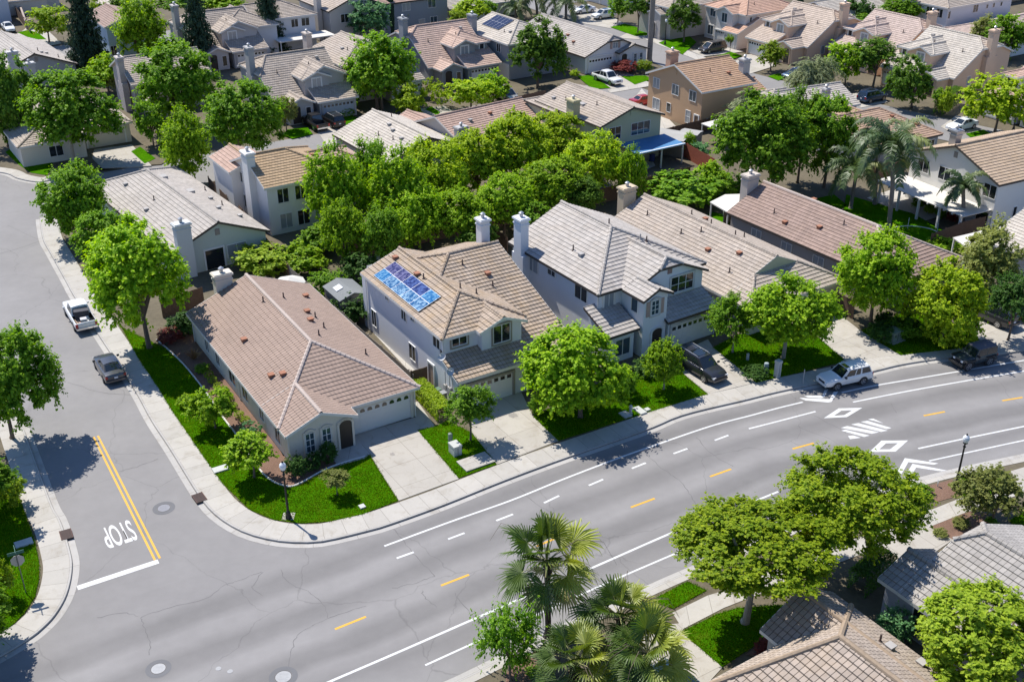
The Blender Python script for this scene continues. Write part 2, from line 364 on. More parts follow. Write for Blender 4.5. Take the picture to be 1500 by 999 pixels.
sheet('sidewalk',[(905,42),(912,40),(1030,83),(1100,118),(1090,121),(1020,88)],.05,CONC)
drive([(1065,96),(1100,108),(1135,97),(1120,80),(1095,80)],.06,yaw=-147)
drive([(845,16),(850,34),(895,42),(906,30),(862,6)],.06,yaw=-147)
drive([(905,56),(935,58),(965,48),(935,40)],.06,yaw=-147)
drive([(1230,140),(1262,158),(1300,150),(1290,132)],.06,yaw=-147)
drive([(1378,186),(1402,198),(1432,190),(1425,172),(1400,170)],.06,yaw=-147)
drive([(0,60),(30,48),(40,40),(70,45),(90,64),(60,70),(35,75)],.06)
# near side walks and drive
sheet('sidewalk',[(985,897),(1036,872),(1056,866),(1190,812),(1330,760),(1400,732),(1500,701),(1500,722),(1410,752),(1290,800),(1060,890),(1000,921)],.15,CONC)
drive([(930,935),(970,915),(1000,912),(1000,921),(1058,977),(1000,1040),(930,1040)],org=G(1058,977))
drive([(1285,792),(1352,767),(1396,790),(1360,815),(1318,818)],.153)
sheet('sidewalk',[(1352,749),(1395,737),(1412,749),(1360,764)],.152,CONC)
drive([(1480,690),(1500,684),(1560,700),(1560,730),(1505,722)],.153)
# lawns
LAWNS=[]
def lawn(px,curve=False,z=.165):
    o=sheet('lawn',px,z,GRASS,curve,.05)
    if max(q[1] for q in px)>420: LAWNS.append(o)
    return o
lawn([(178.7,480),(243,511),(269,536),(296,569),(325,611),(347,640),(379,688),(399,707),(421,715),(439,711),(471,693),(498,682),(535,671),(541,666),(583,733),(530,753),(482,763.5),(442,766),(402,761),(365,746),(347,728),(325,706.5),(304,677),(251,600),(232,568),(203,525)])
lawn([(612,630),(637,625),(655,616),(690,633),(727,680),(672,700)])
lawn([(781,610),(818,645),(900,619),(1036,577),(995,543),(955,535),(880,560)])
lawn([(1045,509),(1108,560),(1238,529),(1202,497),(1180,480),(1080,490)])
lawn([(1262,484),(1319,520),(1440,506),(1422,481),(1330,455)])
lawn([(-60,700),(10,690),(34,745),(51,794),(57,821),(57,848),(51,874),(35,898),(16,917),(-5,928),(-120,960)],z=.17)
lawn([(953,879),(1007,851),(1035,864),(986,891)])
lawn([(997,925),(1050,899),(1080,890),(1150,885),(1160,900),(1130,928),(1058,976)])
lawn([(1478,762),(1500,749),(1560,760),(1560,785),(1500,781)])
lawn([(1505,735),(1600,700),(1900,640),(1990,760),(1640,800)])
lawn([(1402,700),(1440,690),(1475,692),(1490,712),(1415,735)])
lawn([(948,265),(1000,249),(1017,262),(955,287)])
lawn([(1240,285),(1290,300),(1335,312),(1398,345),(1380,375),(1300,345),(1235,310)])
lawn([(1042,310),(1075,318),(1066,332),(1030,320)])
lawn([(1190,292),(1222,285),(1240,300),(1225,312)])
lawn([(8,223),(24,212),(60,216),(78,241),(69,257),(45,253),(27,241)])
lawn([(192,222),(205,215),(228,232),(212,240)]); lawn([(415,197),(421,190),(450,186),(458,196),(428,203)])
lawn([(846,112),(868,110),(894,129),(868,131)],z=.1); lawn([(910,112),(945,111),(956,116),(930,124)],z=.1); lawn([(965,63),(985,55),(1010,53),(1020,62),(1000,80)],z=.1)
lawn([(894,40),(915,35),(945,44),(955,52),(930,53)],z=.1); lawn([(1045,84),(1070,76),(1087,82),(1062,91)],z=.1); lawn([(1125,112),(1140,108),(1158,112),(1140,118)],z=.1)
lawn([(500,172),(515,168),(528,176),(505,186)],z=.1); lawn([(623,160),(632,156),(645,165),(640,169)],z=.1); lawn([(26,48),(42,44),(58,50),(68,58),(48,58)],z=.1); lawn([(1415,196),(1440,190),(1460,200),(1430,207)],z=.1)
lawn([(1375,17),(1395,12),(1400,20),(1380,24)],z=.1)
# mulch beds
sheet('planting_bed',[(243,511),(269,536),(296,569),(325,611),(347,640),(379,688),(399,707),(421,715),(439,711),(471,693),(498,682),(470,655),(415,668),(400,640),(290,500),(262,478)],.14,MULCH)
sheet('planting_bed',[(1354,765),(1412,748),(1445,752),(1470,775),(1430,795),(1396,790)],.14,MULCH)
sheet('planting_bed',[(1345,715),(1395,702),(1404,726),(1372,735)],.145,MULCH)
sheet('planting_bed',[(742,985),(800,940),(830,945),(800,1000),(740,1010)],.145,MULCH)
sheet('planting_bed',[(1092,958),(1130,932),(1140,945),(1110,962)],.168,MULCH)
# white edging of the bed by the brown roofed house
mb=MB(); l=spline(gp([(230,500),(243,511),(269,536),(296,569),(325,611),(347,640),(379,688),(399,707),(421,715),(439,711),(471,693),(498,682),(535,671)]))
mb.tube([(p.x,p.y,.17) for p in l],.075,6); e=mb.build('bed_edging',simple('edging',(.62,.6,.56),.8)); tag(e,'curved pale concrete edging between lawn and mulch bed of the brown roofed corner house','edging')
# patios seen between the houses
for px in ([(940,130),(975,170),(1000,195),(960,205),(905,175)],[(915,262),(960,243),(950,225),(900,235)],[(1270,290),(1330,270),(1400,310),(1350,325)],[(540,480),(560,470),(620,545),(605,550)],[(820,470),(840,455),(880,500),(860,510)],[(1040,182),(1100,165),(1130,185),(1060,200)],[(500,370),(560,345),(600,365),(540,395)]):
    sheet('patio',px,.135,CONC)
# ------------------------------------------------------------------ road markings
def line_px(mb,px,wd,curve=True,z=.009):
    l=gp(px); l=spline(l,n=8) if curve and len(l)>2 else l
    strip_mb(mb,offset(l,wd/2),offset(l,-wd/2),z)
mb=MB()
line_px(mb,[(563,799.7),(660,764),(748,733),(821,703.5),(895,675),(948,656),(1040,624.5),(1100,608.5),(1140,597.7),(1176,589)],.16)
line_px(mb,[(1097,628),(1140,617),(1194.7,602.7)],.16)
line_px(mb,[(1233,575),(1281,565),(1340,555),(1399,545),(1500,528),(1640,506)],.16); line_px(mb,[(1249.5,589),(1330,573),(1420,557),(1500,543.5),(1640,520)],.16)
line_px(mb,[(440,1016.5),(480.7,999),(590,952),(695,906),(770,873.5),(873,829),(999,774),(1070,748),(1140,720)],.17)
line_px(mb,[(623,974),(713,933),(809,889.5),(900,849),(996,807.7),(1090,768)],.14)
line_px(mb,[(1345,657),(1420,641),(1500,624.5),(1640,596)],.16); line_px(mb,[(1361,675),(1430,660),(1500,645),(1640,616)],.14)
for a,b_ in [((581,817.5),(606,808.5)),((656.5,789.5),(680.5,780.5)),((727,762.5),(751.5,753)),((797,736.5),(819,726)),((862.5,711),(883.5,702)),((925.5,686),(946,678)),((986.5,664.5),(1007,657)),((1047,645),(1067,637.5))]: line_px(mb,[a,b_],.17)
line_px(mb,[(113.5,861),(232,822)],.45,False)
# speed hump marks
def poly_px(mb,px,z=.009):
    p=gp(px); 
    if area2(p)<0: p=p[::-1]
    mb.face([(q.x,q.y,z) for q in p])
Z=lambda l:[(1100+x/3.75,480+y/3.75) for x,y in l]
def ring_px(mb,o,i):
    for k in range(4): poly_px(mb,[o[k],o[(k+1)%4],i[(k+1)%4],i[k]])
ring_px(mb,Z([(400,497),(482,443),(612,440),(527,491)]),Z([(455,484),(497,456),(556,454),(512,480)]))
ring_px(mb,Z([(650,683),(717,620),(863,619),(795,680)]),Z([(705,668),(742,635),(808,634),(764,668)]))
for q in ([(642,503),(672,499),(727,525)],[(603,517),(640,511),(772,551),(745,557)],[(550,531),(590,524),(752,565),(715,572)],[(495,550),(528,540),(704,574),(665,582)],[(495,565),(520,560),(652,592),(622,600)],[(533,595),(560,592),(604,604),(545,612)]): poly_px(mb,Z(q))
for q in ([(805,790),(826,805),(865,738),(845,716)],[(845,716),(865,738),(1005,752),(1030,745)],[(845,820),(868,828),(908,768),(887,747)],[(887,747),(908,768),(1045,788),(1078,784)]): poly_px(mb,Z(q))
for q in ([(265,385),(300,400),(425,411),(432,393)],[(432,393),(425,411),(442,408),(480,350),(455,352)],[(290,373),(312,383),(385,388),(392,374)],[(392,374),(385,388),(402,384),(425,338),(405,341)]): poly_px(mb,Z(q))
tag(mb.build('road_markings_white',WPAINT),kind='structure')
mb=MB()
for a,b_ in [((490.7,921.3),(536,903)),((646,857.5),(687,841.5)),((786,800),(822,785)),((924,743),(959,730)),((1040,698),(1071,687)),((1161,657.5),(1192,649)),((1353,609),(1384,603)),((1468,587),(1498,582))]:
    line_px(mb,[a,b_],.17)
a,b_=G(137,640).to_2d(),G(227,820).to_2d(); n=(b_-a).normalized(); n=Vector((-n.y,n.x))
for s in (0,.32): strip_mb(mb,[a+n*(s+.07),b_+n*(s+.07)],[a+n*(s-.07),b_+n*(s-.07)],.009)
tag(mb.build('road_markings_yellow',YPAINT),kind='structure')
# cracks and sealed joints that cross the lanes
mb=MB(); rd=random.Random(9)
def crack(px,wd):
    l=spline(gp(px),n=5); l=[p+Vector((rd.uniform(-.07,.07),rd.uniform(-.07,.07))) for p in l]; w_=[wd*rd.uniform(.3,1) for _ in l]
    a=[p+q*.5 for p,q in zip(l,[(o-p)/wd*x for p,o,x in zip(l,offset(l,wd),w_)])]; b_=[p-(x-p) for p,x in zip(l,a)]; strip_mb(mb,a,b_,.0065)
for q in ([(578,775),(596,798),(612,818),(638,843)],[(638,843),(610,853),(575,862)],[(481,904),(470,880),(450,866),(424,854),(410,835)],[(618,865),(622,873),(640,890)],[(666,869),(680,888),(696,906),(708,920)],[(421,976),(428,950),(436,930),(455,918),(477,907),(510,895),(535,888)],[(948,667),(975,690),(993,702),(1010,722),(1022,745)],[(1020,640),(1042,664),(1074,683)],[(205,904),(212,918),(218,935),(220,958)],[(205,904),(250,890),(300,876),(330,857),(355,848),(384,838)],[(384,838),(370,860),(384,872)],[(140,525),(170,518),(205,512)],[(100,560),(150,575),(190,578)],[(175,690),(200,684),(232,672)],[(760,716),(790,740),(810,752)],[(1192,608),(1225,626),(1240,634)],[(1305,590),(1312,604)],[(10,330),(60,352),(85,362)],[(0,372),(40,360),(78,345)],[(140,905),(180,897),(204,903)]): crack(q,.055)
tag(mb.build('road_cracks',simple('crack_dark',(.135,.130,.128),.9)),kind='structure')
# dark drips where cars stand
mb=MB()
for px,r in (((1043,553),.35),((700,602),.5),((752,608),.45),((1268,503),.3),((575,665),.25),((1450,497),.5),((655,640),.2)):
    g=G(*px,.1565); n=12; ph=[rd.uniform(.6,1.1)*r for _ in range(n)]; mb.face([(g.x+ph[k]*math.cos(2*math.pi*k/n),g.y+ph[k]*math.sin(2*math.pi*k/n),.1565) for k in range(n)])
tag(mb.build('oil_stains',noisy('oil_stain',(.27,.25,.225),3,.2,.7)),kind='structure')
# STOP painted for traffic coming down the side street
fc=bpy.data.curves.new('stop_word','FONT'); fc.body='STOP'; fc.size=1; fc.offset=.012; fc.align_x='CENTER'; fc.align_y='CENTER'
to=bpy.data.objects.new('stop_word',fc); COL.objects.link(to); bpy.context.view_layer.update()
me=bpy.data.meshes.new_from_object(to.evaluated_get(bpy.context.evaluated_depsgraph_get())); bpy.data.objects.remove(to)
me.name='stop_lettering'; me.materials.clear(); me.materials.append(WPAINT)
xs=[v.co.x for v in me.vertices]; ys=[v.co.y for v in me.vertices]; wx,hy=max(xs)-min(xs),max(ys)-min(ys)
for v in me.vertices: v.co.x=(v.co.x-(max(xs)+min(xs))/2)*1.95/wx; v.co.y=(v.co.y-(max(ys)+min(ys))/2)*2.5/hy
o=linkmesh('stop_lettering',me); o.location=G(174,782,.009); o.rotation_euler=(0,0,R(-58.5-90)); tag(o,kind='structure')
# manholes, drains
def manhole(px,r,light,label):
    mb=MB(); g=G(*px)
    def disc(r0,r1,z,mi):
        for k in range(28):
            a0,a1=2*math.pi*k/28,2*math.pi*(k+1)/28
            mb.face([(r0*math.cos(a0),r0*math.sin(a0),z),(r1*math.cos(a0),r1*math.sin(a0),z),(r1*math.cos(a1),r1*math.sin(a1),z),(r0*math.cos(a1),r0*math.sin(a1),z)],mi)
    disc(0.0001,r,.014,0); disc(r,r*1.06,.012,2); disc(r*1.12,r*1.8,.009,1)
    for t in (-.4,0,.4): mb.box(-r*.6,r*.6,t*r-.02,t*r+.02,.014,.019,0)
    o=mb.build('manhole_cover',[light,noisy('asphalt_patch',(.15,.15,.155),20,.15,.85),DKMETAL]); o.location=(g.x,g.y,0); tag(o,label,'manhole cover','manhole covers in the asphalt')
MHL=noisy('manhole_pale',(.36,.36,.36),8,.2,.7); MHD=noisy('manhole_grey',(.24,.24,.26),8,.2,.7)
manhole((240,744),.42,MHD,'dull grey manhole cover in the side street beside the double yellow line')
manhole((232,979),.40,MHL,'pale manhole cover at the bottom of the intersection, below the stop line')
manhole((415,991),.45,MHL,'large pale manhole cover in the main road at the bottom edge')
for px in ((320,979),(337,983)):
    mb=MB(); mb.cyl(0,0,.004,.016,.16,.16,14); o=mb.build('valve_cover',MHL); g=G(*px); o.location=(g.x,g.y,0)
    tag(o,'small pale round water valve cover in the intersection, one of a close pair','valve cover','pair of valve covers between the manholes')
def grate(px,yaw,label,sx=.55,sy=.38):
    mb=MB(); mb.box(-sx,sx,-sy,sy,.0,.155,1)
    for k in range(9): x=-sx+.06+k*(2*sx-.12)/8; mb.box(x-.02,x+.02,-sy+.04,sy-.04,.155,.172,0)
    mb.box(-sx,sx,-sy,-sy+.05,.155,.175,0); mb.box(-sx,sx,sy-.05,sy,.155,.175,0)
    o=mb.build('storm_drain',[noisy('rusty_iron',(.11,.06,.05),12,.3,.8),DKMETAL]); g=G(*px); o.location=(g.x,g.y,0); o.rotation_euler=(0,0,R(yaw)); tag(o,label,'storm drain','storm drains at the kerb')
grate((292.5,731),-56,'rusty storm drain grate at the kerb of the brown roofed corner house'); grate((97.5,785),-62,'rusty storm drain grate at the kerb near the stop sign corner')
# ------------------------------------------------------------------ houses
COURSE=.42
FASC_D=simple('fascia_brown',(.07,.055,.045),.7); FASC_W=simple('fascia_white',(.66,.64,.60),.6); TRIM=simple('trim_white',(.72,.71,.68),.6)
GLASS=[simple('glass_dark',(.018,.022,.026),.06,0,.9),simple('glass_blind',(.30,.32,.33),.12,0,.9),simple('glass_blue',(.05,.08,.10),.05,0,.9)]
PIPE=simple('vent_pipe_metal',(.10,.07,.06),.7); TERRA=noisy('vent_terracotta',(.33,.15,.09),9,.15,.8); VGREY=noisy('vent_grey',(.38,.36,.34),9,.1,.7)
FLUE=simple('flue_metal',(.42,.43,.45),.4,.6)
class Wing:
    def __init__(s,u0,u1,v0,v1,b=None,f=None,l=None,r=None,oh=.38,zb=.02,trim=(),wall=True,mat=0):
        s.r=(u0,u1,v0,v1); s.oh=oh; s.zb=zb; s.trim=trim; s.wall=wall; s.mat=mat; s.pl=[]
        for k,q in (('b',b),('f',f),('l',l),('r',r)):
            if q is None: continue
            z,t=q
            s.pl.append((k,)+{'f':(-t,0,z+t*u1),'b':(t,0,z-t*u0),'l':(0,t,z-t*v0),'r':(0,-t,z+t*v1)}[k]+(z,t))
    def z(s,u,v): return min(a*u+b*v+c for _,a,b,c,_,_ in s.pl)
    def inside(s,u,v): return s.r[0]<=u<=s.r[1] and s.r[2]<=v<=s.r[3] and all(a*u+b*v+c>=0 for a,b,c in s.trim)
    def rect(s,i=0): u0,u1,v0,v1=s.r; return [(u0+i,v0+i),(u1-i,v0+i),(u1-i,v1-i),(u0+i,v1-i)]
    def polys(s):
        for i,p in enumerate(s.pl):
            q=s.rect()
            for j,o in enumerate(s.pl):
                if i!=j: q=clip(q,o[1]-p[1],o[2]-p[2],o[3]-p[3]-(1e-7 if False else 0))
                if len(q)<3: break
            for t in s.trim:
                if len(q)>=3: q=clip(q,*t)
            if len(q)>=3 and abs(area2(q))>1e-4: yield p,q
    def breaks(s,p,q):
        ts=[0,1]
        for i in range(len(s.pl)):
            for j in range(i):
                f=lambda pt:(s.pl[i][1]-s.pl[j][1])*pt[0]+(s.pl[i][2]-s.pl[j][2])*pt[1]+s.pl[i][3]-s.pl[j][3]
                a,b=f(p),f(q)
                if a*b<0: ts.append(a/(a-b))
        return [(p[0]+(q[0]-p[0])*t,p[1]+(q[1]-p[1])*t) for t in sorted(ts)]
class House:
    n=0
    def __init__(s,label,loc,yaw,wall,roof,fascia=FASC_W,cap=None,name='house',cat='house'):
        s.e=empty(name,(loc[0],loc[1],0),R(yaw)); tag(s.e,label,cat,'houses of the neighbourhood'); s.W=[]; s.wallm=wall; s.roofm=roof if isinstance(roof,(list,tuple)) else [roof]; s.fm=fascia; s.cap=cap; s.vents=0
        s.yaw=yaw; s.lift=.055
    def local(s,p):
        d=Vector((p[0],p[1]))-s.e.location.to_2d(); a=R(s.yaw); return d.x*math.cos(a)+d.y*math.sin(a),-d.x*math.sin(a)+d.y*math.cos(a)
    def loc_px(s,px,z): return s.local(G(*px,z))
    def wing(s,*a,**k): s.W.append(Wing(*a,**k)); return s.W[-1]
    def zr(s,u,v):
        z=[w.z(u,v) for w in s.W if w.inside(u,v)]; return max(z) if z else 0
    def finish(s):
        rb=MB(); fb=MB(); wb=MB(); cbs=[]
        for w in s.W:
            # courses of tile
            for (k,a,b,c,z0,t),q in w.polys():
                cp=COURSE/math.sqrt(1+t*t); D=lambda p:(a*p[0]+b*p[1]+c-z0)/t
                al=(lambda p:p[1]) if k in 'fb' else (lambda p:p[0])
                n=int(max(D(p) for p in q)/cp)+1
                for i in range(n+1):
                    d0,d1=i*cp,(i+1)*cp
                    r=clip(q,a/t,b/t,(c-z0)/t-d0); r=clip(r,-a/t,-b/t,-(c-z0)/t+d1) if len(r)>2 else r
                    if len(r)<3 or abs(area2(r))<1e-5: continue
                    zz=lambda p:a*p[0]+b*p[1]+c+s.lift*(1-(D(p)-d0)/cp)
                    if area2(r)<0: r=r[::-1]
                    rb.face([(p[0],p[1],zz(p)) for p in r],w.mat,uv=[(al(p),D(p)*COURSE/cp) for p in r])
                    for p,o in zip(r,r[1:]+r[:1]):
                        if abs(D(p)-d0)<1e-4 and abs(D(o)-d0)<1e-4:
                            zl=lambda x:a*x[0]+b*x[1]+c-(.05 if i==0 else .004)
                            rb.face([(p[0],p[1],zl(p)),(o[0],o[1],zl(o)),(o[0],o[1],zz(o)),(p[0],p[1],zz(p))],w.mat,uv=[(al(p),d0*COURSE/cp+.2),(al(o),d0*COURSE/cp+.2),(al(o),d0*COURSE/cp+.21),(al(p),d0*COURSE/cp+.21)])
                # soffit
                rb.face([(p[0],p[1],a*p[0]+b*p[1]+c-.13) for p in (q if area2(q)<0 else q[::-1])],len(s.roofm))
                # ridge and hip caps
                for p,o in zip(q,q[1:]+q[:1]):
                    for (k2,a2,b2,c2,z2,t2) in w.pl:
                        if (k2>k) and abs((a-a2)*p[0]+(b-b2)*p[1]+c-c2)<1e-4 and abs((a-a2)*o[0]+(b-b2)*o[1]+c-c2)<1e-4:
                            A_=Vector((p[0],p[1],a*p[0]+b*p[1]+c+.03)); B_=Vector((o[0],o[1],a*o[0]+b*o[1]+c+.03))
                            cb=MB(); cbs.append(cb)
                            if B_.z>A_.z: A_,B_=B_,A_
                            L=(B_-A_).length; m_=max(1,int(L/.42)); d=(B_-A_)/L; sd=Vector((0,0,1)).cross(d).normalized(); up=d.cross(sd).normalized()
                            if up.z<0: up=-up
                            for i in range(m_):
                                s0=A_+d*(L*i/m_-.02); s1=A_+d*(L*(i+1)/m_+.03)
                                R0=[s0+sd*x*.8+up*y for x,y in ((-.18,-.05),(-.13,.07),(0,.13),(.13,.07),(.18,-.05))]; R1=[s1+sd*x+up*(y+.02) for x,y in ((-.18,-.05),(-.13,.07),(0,.13),(.13,.07),(.18,-.05))]
                                for x in range(4):
                                    f_=[R0[x],R0[x+1],R1[x+1],R1[x]]; cb.face(f_,0)
                                cb.face(R1,0)
            # fascia boards on the outline
            q=w.rect(.02)
            for p,o in zip(q,q[1:]+q[:1]):
                bp=w.breaks(p,o)
                for x,y in zip(bp,bp[1:]):
                    mx=((x[0]+y[0])/2,(x[1]+y[1])/2)
                    if w.trim and not all(A*mx[0]+B*mx[1]+C_>=-.05 for A,B,C_ in w.trim): continue
                    zx,zy=w.z(*x),w.z(*y)
                    n_=Vector((y[1]-x[1],-(y[0]-x[0]),0)).normalized()*.03
                    o0=[Vector((x[0],x[1],zx-.2)),Vector((y[0],y[1],zy-.2)),Vector((y[0],y[1],zy+.035)),Vector((x[0],x[1],zx+.035))]; o1=[z_+n_ for z_ in o0]
                    fb.face(o1); fb.face([o0[3],o0[2],o1[2],o1[3]][::-1]); fb.face([o0[0],o0[1],o1[1],o1[0]]); fb.face([z_-n_*.3 for z_ in o0[::-1]])
            if w.wall:
                q=w.rect(w.oh)
                for p,o in zip(q,q[1:]+q[:1]):
                    bp=w.breaks(p,o)
                    wb.face([(p[0],p[1],w.zb),(o[0],o[1],w.zb)]+[(x[0],x[1],w.z(*x)-.1) for x in bp[::-1]])
        s.walls=wb.build('wall',s.wallm,s.e)
        s.roof=rb.build('roof',s.roofm+[s.fm],s.e)
        fb.build('fascia',s.fm,s.e)
        for cb in cbs: cb.build('ridge_cap',s.cap or s.roofm[0],s.roof)
        return s
    # frame of a wall: origin point, direction along, outward normal
    def frame(s,w,side):
        u0,u1,v0,v1=w.r; h=w.oh
        return {'f':(lambda t:Vector((u1-h,t,0)),Vector((0,1,0)),Vector((1,0,0))),'b':(lambda t:Vector((u0+h,t,0)),Vector((0,-1,0)),Vector((-1,0,0))),
                'l':(lambda t:Vector((t,v0+h,0)),Vector((1,0,0)),Vector((0,-1,0))),'r':(lambda t:Vector((t,v1-h,0)),Vector((-1,0,0)),Vector((0,1,0)))}[side]
    def window(s,w,side,t,zb,wd,h,kind=0,panes=2,rows=1,trim=None,arch=False,shutter=None):
        P,al,n=s.frame(w,side); c=P(t)+Vector((0,0,zb+h/2)); up=Vector((0,0,1)); mb=MB(); g=MB()
        tw=.06
        for sx in (-1,1): mb.obox(c+al*sx*(wd/2+tw/2)+n*.035,al*tw/2,n*.035,up*(h/2+tw))
        for sz in (-1,1): mb.obox(c+up*sz*(h/2+tw/2)+n*.035,al*wd/2,n*.035,up*tw/2)
        for i in range(1,panes): mb.obox(c+al*(wd*i/panes-wd/2)+n*.03,al*.028,n*.026,up*h/2)
        for i in range(1,rows): mb.obox(c+up*(h*i/rows-h/2)+n*.03,al*wd/2,n*.024,up*.022)
        if trim is not None:
            for sx in (-1,1): mb.obox(c+al*sx*(wd/2+tw+.07)+n*.045,al*.07,n*.045,up*(h/2+tw+.13),1)
            mb.obox(c-up*(h/2+tw+.07)+n*.06,al*(wd/2+tw),n*.06,up*.07,1)
            if arch:
                N=8
                for k in range(N):
                    a=-1+2*(k+.5)/N; mb.obox(c+al*a*(wd/2+.12)+up*(h/2+.06+.22*(1-a*a))+n*.055,al*((wd/2+.15)/N*1.1),n*.055,up*.09,1)
            else: mb.obox(c+up*(h/2+tw+.07)+n*.05,al*(wd/2+tw),n*.05,up*.07,1)
        f=mb.build('window',[TRIM,trim or TRIM],s.e)
        g.obox(c+n*.012,al*wd/2,n*.012,up*h/2); g.build('pane',GLASS[kind],f)
        if shutter is not None:
            for sx in (-1,1):
                m2=MB(); cc=c+al*sx*(wd/2+.36)+n*.03; m2.obox(cc,al*.22,n*.03,up*(h/2+.08))
                for k in range(7): m2.obox(cc+up*((k-3)*h/7.4)+n*.035,al*.17,n*.012,up*.05)
                m2.build('shutter',shutter,f)
        return f
    def garage(s,w,side,t,wd=4.9,h=2.15,win=True,mat=None,trim=None,arch=False,z0=.16,arches=False):
        P,al,n=s.frame(w,side); c=P(t)+Vector((0,0,z0+h/2)); up=Vector((0,0,1)); mb=MB()
        mb.obox(c+n*.01,al*wd/2,n*.012,up*h/2)
        for r in range(4):
            if r==3 and win: continue
            for k in range(8): mb.obox(c+al*(wd*(k+.5)/8-wd/2)+up*(h*(r+.5)/4-h/2)+n*.026,al*(wd/16-.06),n*.008,up*(h/8-.06))
        d=mb.build('garage_door',mat or simple('garage_white',(.68,.67,.64),.5),s.e)
        if win:
            for k in range(8):
                x=c+al*(wd*(k+.5)/8-wd/2)+up*(h*3.45/4-h/2)+n*.03; g=MB(); ww,hh=wd/16-.11,h/8-.11
                if arches:
                    pts=[x-al*ww-up*hh*.8]+[x+al*ww*math.cos(a)+up*(hh*1.25*math.sin(a)-hh*.1) for a in [math.pi*(6-i)/6 for i in range(7)]]+[x+al*ww-up*hh*.8]; g.face([p_+n*.006 for p_ in pts[::-1]])
                else: g.obox(x,al*ww,n*.008,up*hh); 
                g.build('pane',GLASS[0],d)
        m2=MB()
        for sx in (-1,1): m2.obox(c+al*sx*(wd/2+.1)+n*.07-up*.0,al*.1,n*.07,up*h/2)
        m2.obox(c+up*(h/2+.1)+n*.075,al*(wd/2+.2),n*.075,up*.1)
        if arch:
            N=12
            for k in range(N):
                a=-1+2*(k+.5)/N; m2.obox(c+al*a*(wd/2+.2)+up*(h/2+.2+.30*(1-a*a))+n*.085,al*((wd/2+.2)/N*1.05),n*.085,up*.09)
        m2.build('garage_trim',trim or TRIM,s.e); return d
    def door(s,w,side,t,wd=1,h=2.1,mat=None,z0=.15,arch=False):
        P,al,n=s.frame(w,side); c=P(t)+Vector((0,0,z0+h/2)); up=Vector((0,0,1)); mb=MB(); mb.obox(c+n*.015,al*wd/2,n*.015,up*h/2)
        if arch:
            pts=[c+n*.031+up*h/2+al*wd/2*math.cos(a)+up*.35*math.sin(a) for a in [math.pi*i/8 for i in range(9)]]; mb.face(pts)
        d=mb.build('doorway' if arch else 'door',mat or simple('door_dark',(.03,.022,.018),.5),s.e); m2=MB()
        for sx in (-1,1): m2.obox(c+al*sx*(wd/2+.08)+n*.05,al*.08,n*.05,up*h/2)
        if arch:
            for k in range(9):
                a=math.pi*(k+.5)/9; m2.obox(c+up*h/2+al*(wd/2+.08)*math.cos(a)+up*.43*math.sin(a)+n*.06,(al*math.sin(a)-up*math.cos(a)*.6)*.17,n*.06,(al*math.cos(a)+up*math.sin(a))*.09)
        else: m2.obox(c+up*(h/2+.08)+n*.05,al*(wd/2+.16),n*.05,up*.08)
        m2.build('door_trim',s.wallm if arch else TRIM,s.e); return d
    def pipe(s,u,v,z1,z0=.1):
        mb=MB(); mb.tube([(u,v,z0),(u,v,z1)],.045,6); mb.build('downpipe',TRIM,s.e)
    def meter(s,u,v,z,sx,sy,h,m_=None):
        mb=MB(); mb.box(u-sx,u+sx,v-sy,v+sy,z,z+h); mb.tube([(u,v,z+h),(u,v,z+h+1.2)],.03,6); mb.build('meter_box',m_ or VGREY,s.e)
    def gvent(s,w,side,t,z,mat=None):
        P,al,n=s.frame(w,side); c=P(t)+Vector((0,0,z)); up=Vector((0,0,1)); mb=MB(); mb.obox(c+n*.03,al*.24,n*.03,up*.33)
        for k in range(5): mb.obox(c+n*.062+up*(k-2)*.12,al*.2,n*.008,up*.03)
        mb.build('gable_vent',mat or simple('gvent',(.30,.26,.23),.8),s.e)
    def chimney(s,u,v,ztop,sx=.6,sy=.45,mat=None,shoulder=None,zb=.05):
        mb=MB(); mb.box(u-sx,u+sx,v-sy,v+sy,zb,ztop,0)
        if shoulder:
            z=shoulder; k=1.55
            mb.box(u-sx*(k if sx>sy else 1),u+sx*(k if sx>sy else 1),v-sy*(k if sy>=sx else 1.003),v+sy*(k if sy>=sx else 1.003),zb,z,0)
        mb.box(u-sx-.07,u+sx+.07,v-sy-.07,v+sy+.07,ztop-.42,ztop-.3,0); mb.box(u-sx-.13,u+sx+.13,v-sy-.13,v+sy+.13,ztop,ztop+.16,1); mb.box(u-sx-.05,u+sx+.05,v-sy-.05,v+sy+.05,ztop+.16,ztop+.24,1)
        mb.cyl(u,v,ztop+.24,ztop+.62,.17,.17,12,2); mb.cyl(u,v,ztop+.62,ztop+.74,.25,.1,12,2)
        mb.build('chimney',[mat or s.wallm,mat or s.wallm,FLUE],s.roof)
    def vent(s,u,v,kind='pipe',mat=None,sc=1):
        z=s.zr(u,v); mb=MB()
        if kind=='pipe': mb.cyl(0,0,-.1,.5*sc,.06,.06,8); mb.cyl(0,0,-.05,.08,.16,.08,8)
        elif kind=='box': mb.box(-.19,.19,-.19,.19,-.1,.17); mb.box(-.24,.24,-.24,.24,.17,.25)
        elif kind=='sky': mb.box(-.5,.5,-.35,.35,-.2,.16)
        o=mb.build('roof_vent',mat or (PIPE if kind=='pipe' else TERRA),s.roof); o.location=(u,v,z+.02)
    def vents_at(s,l):
        for q in l: s.vent(*q)
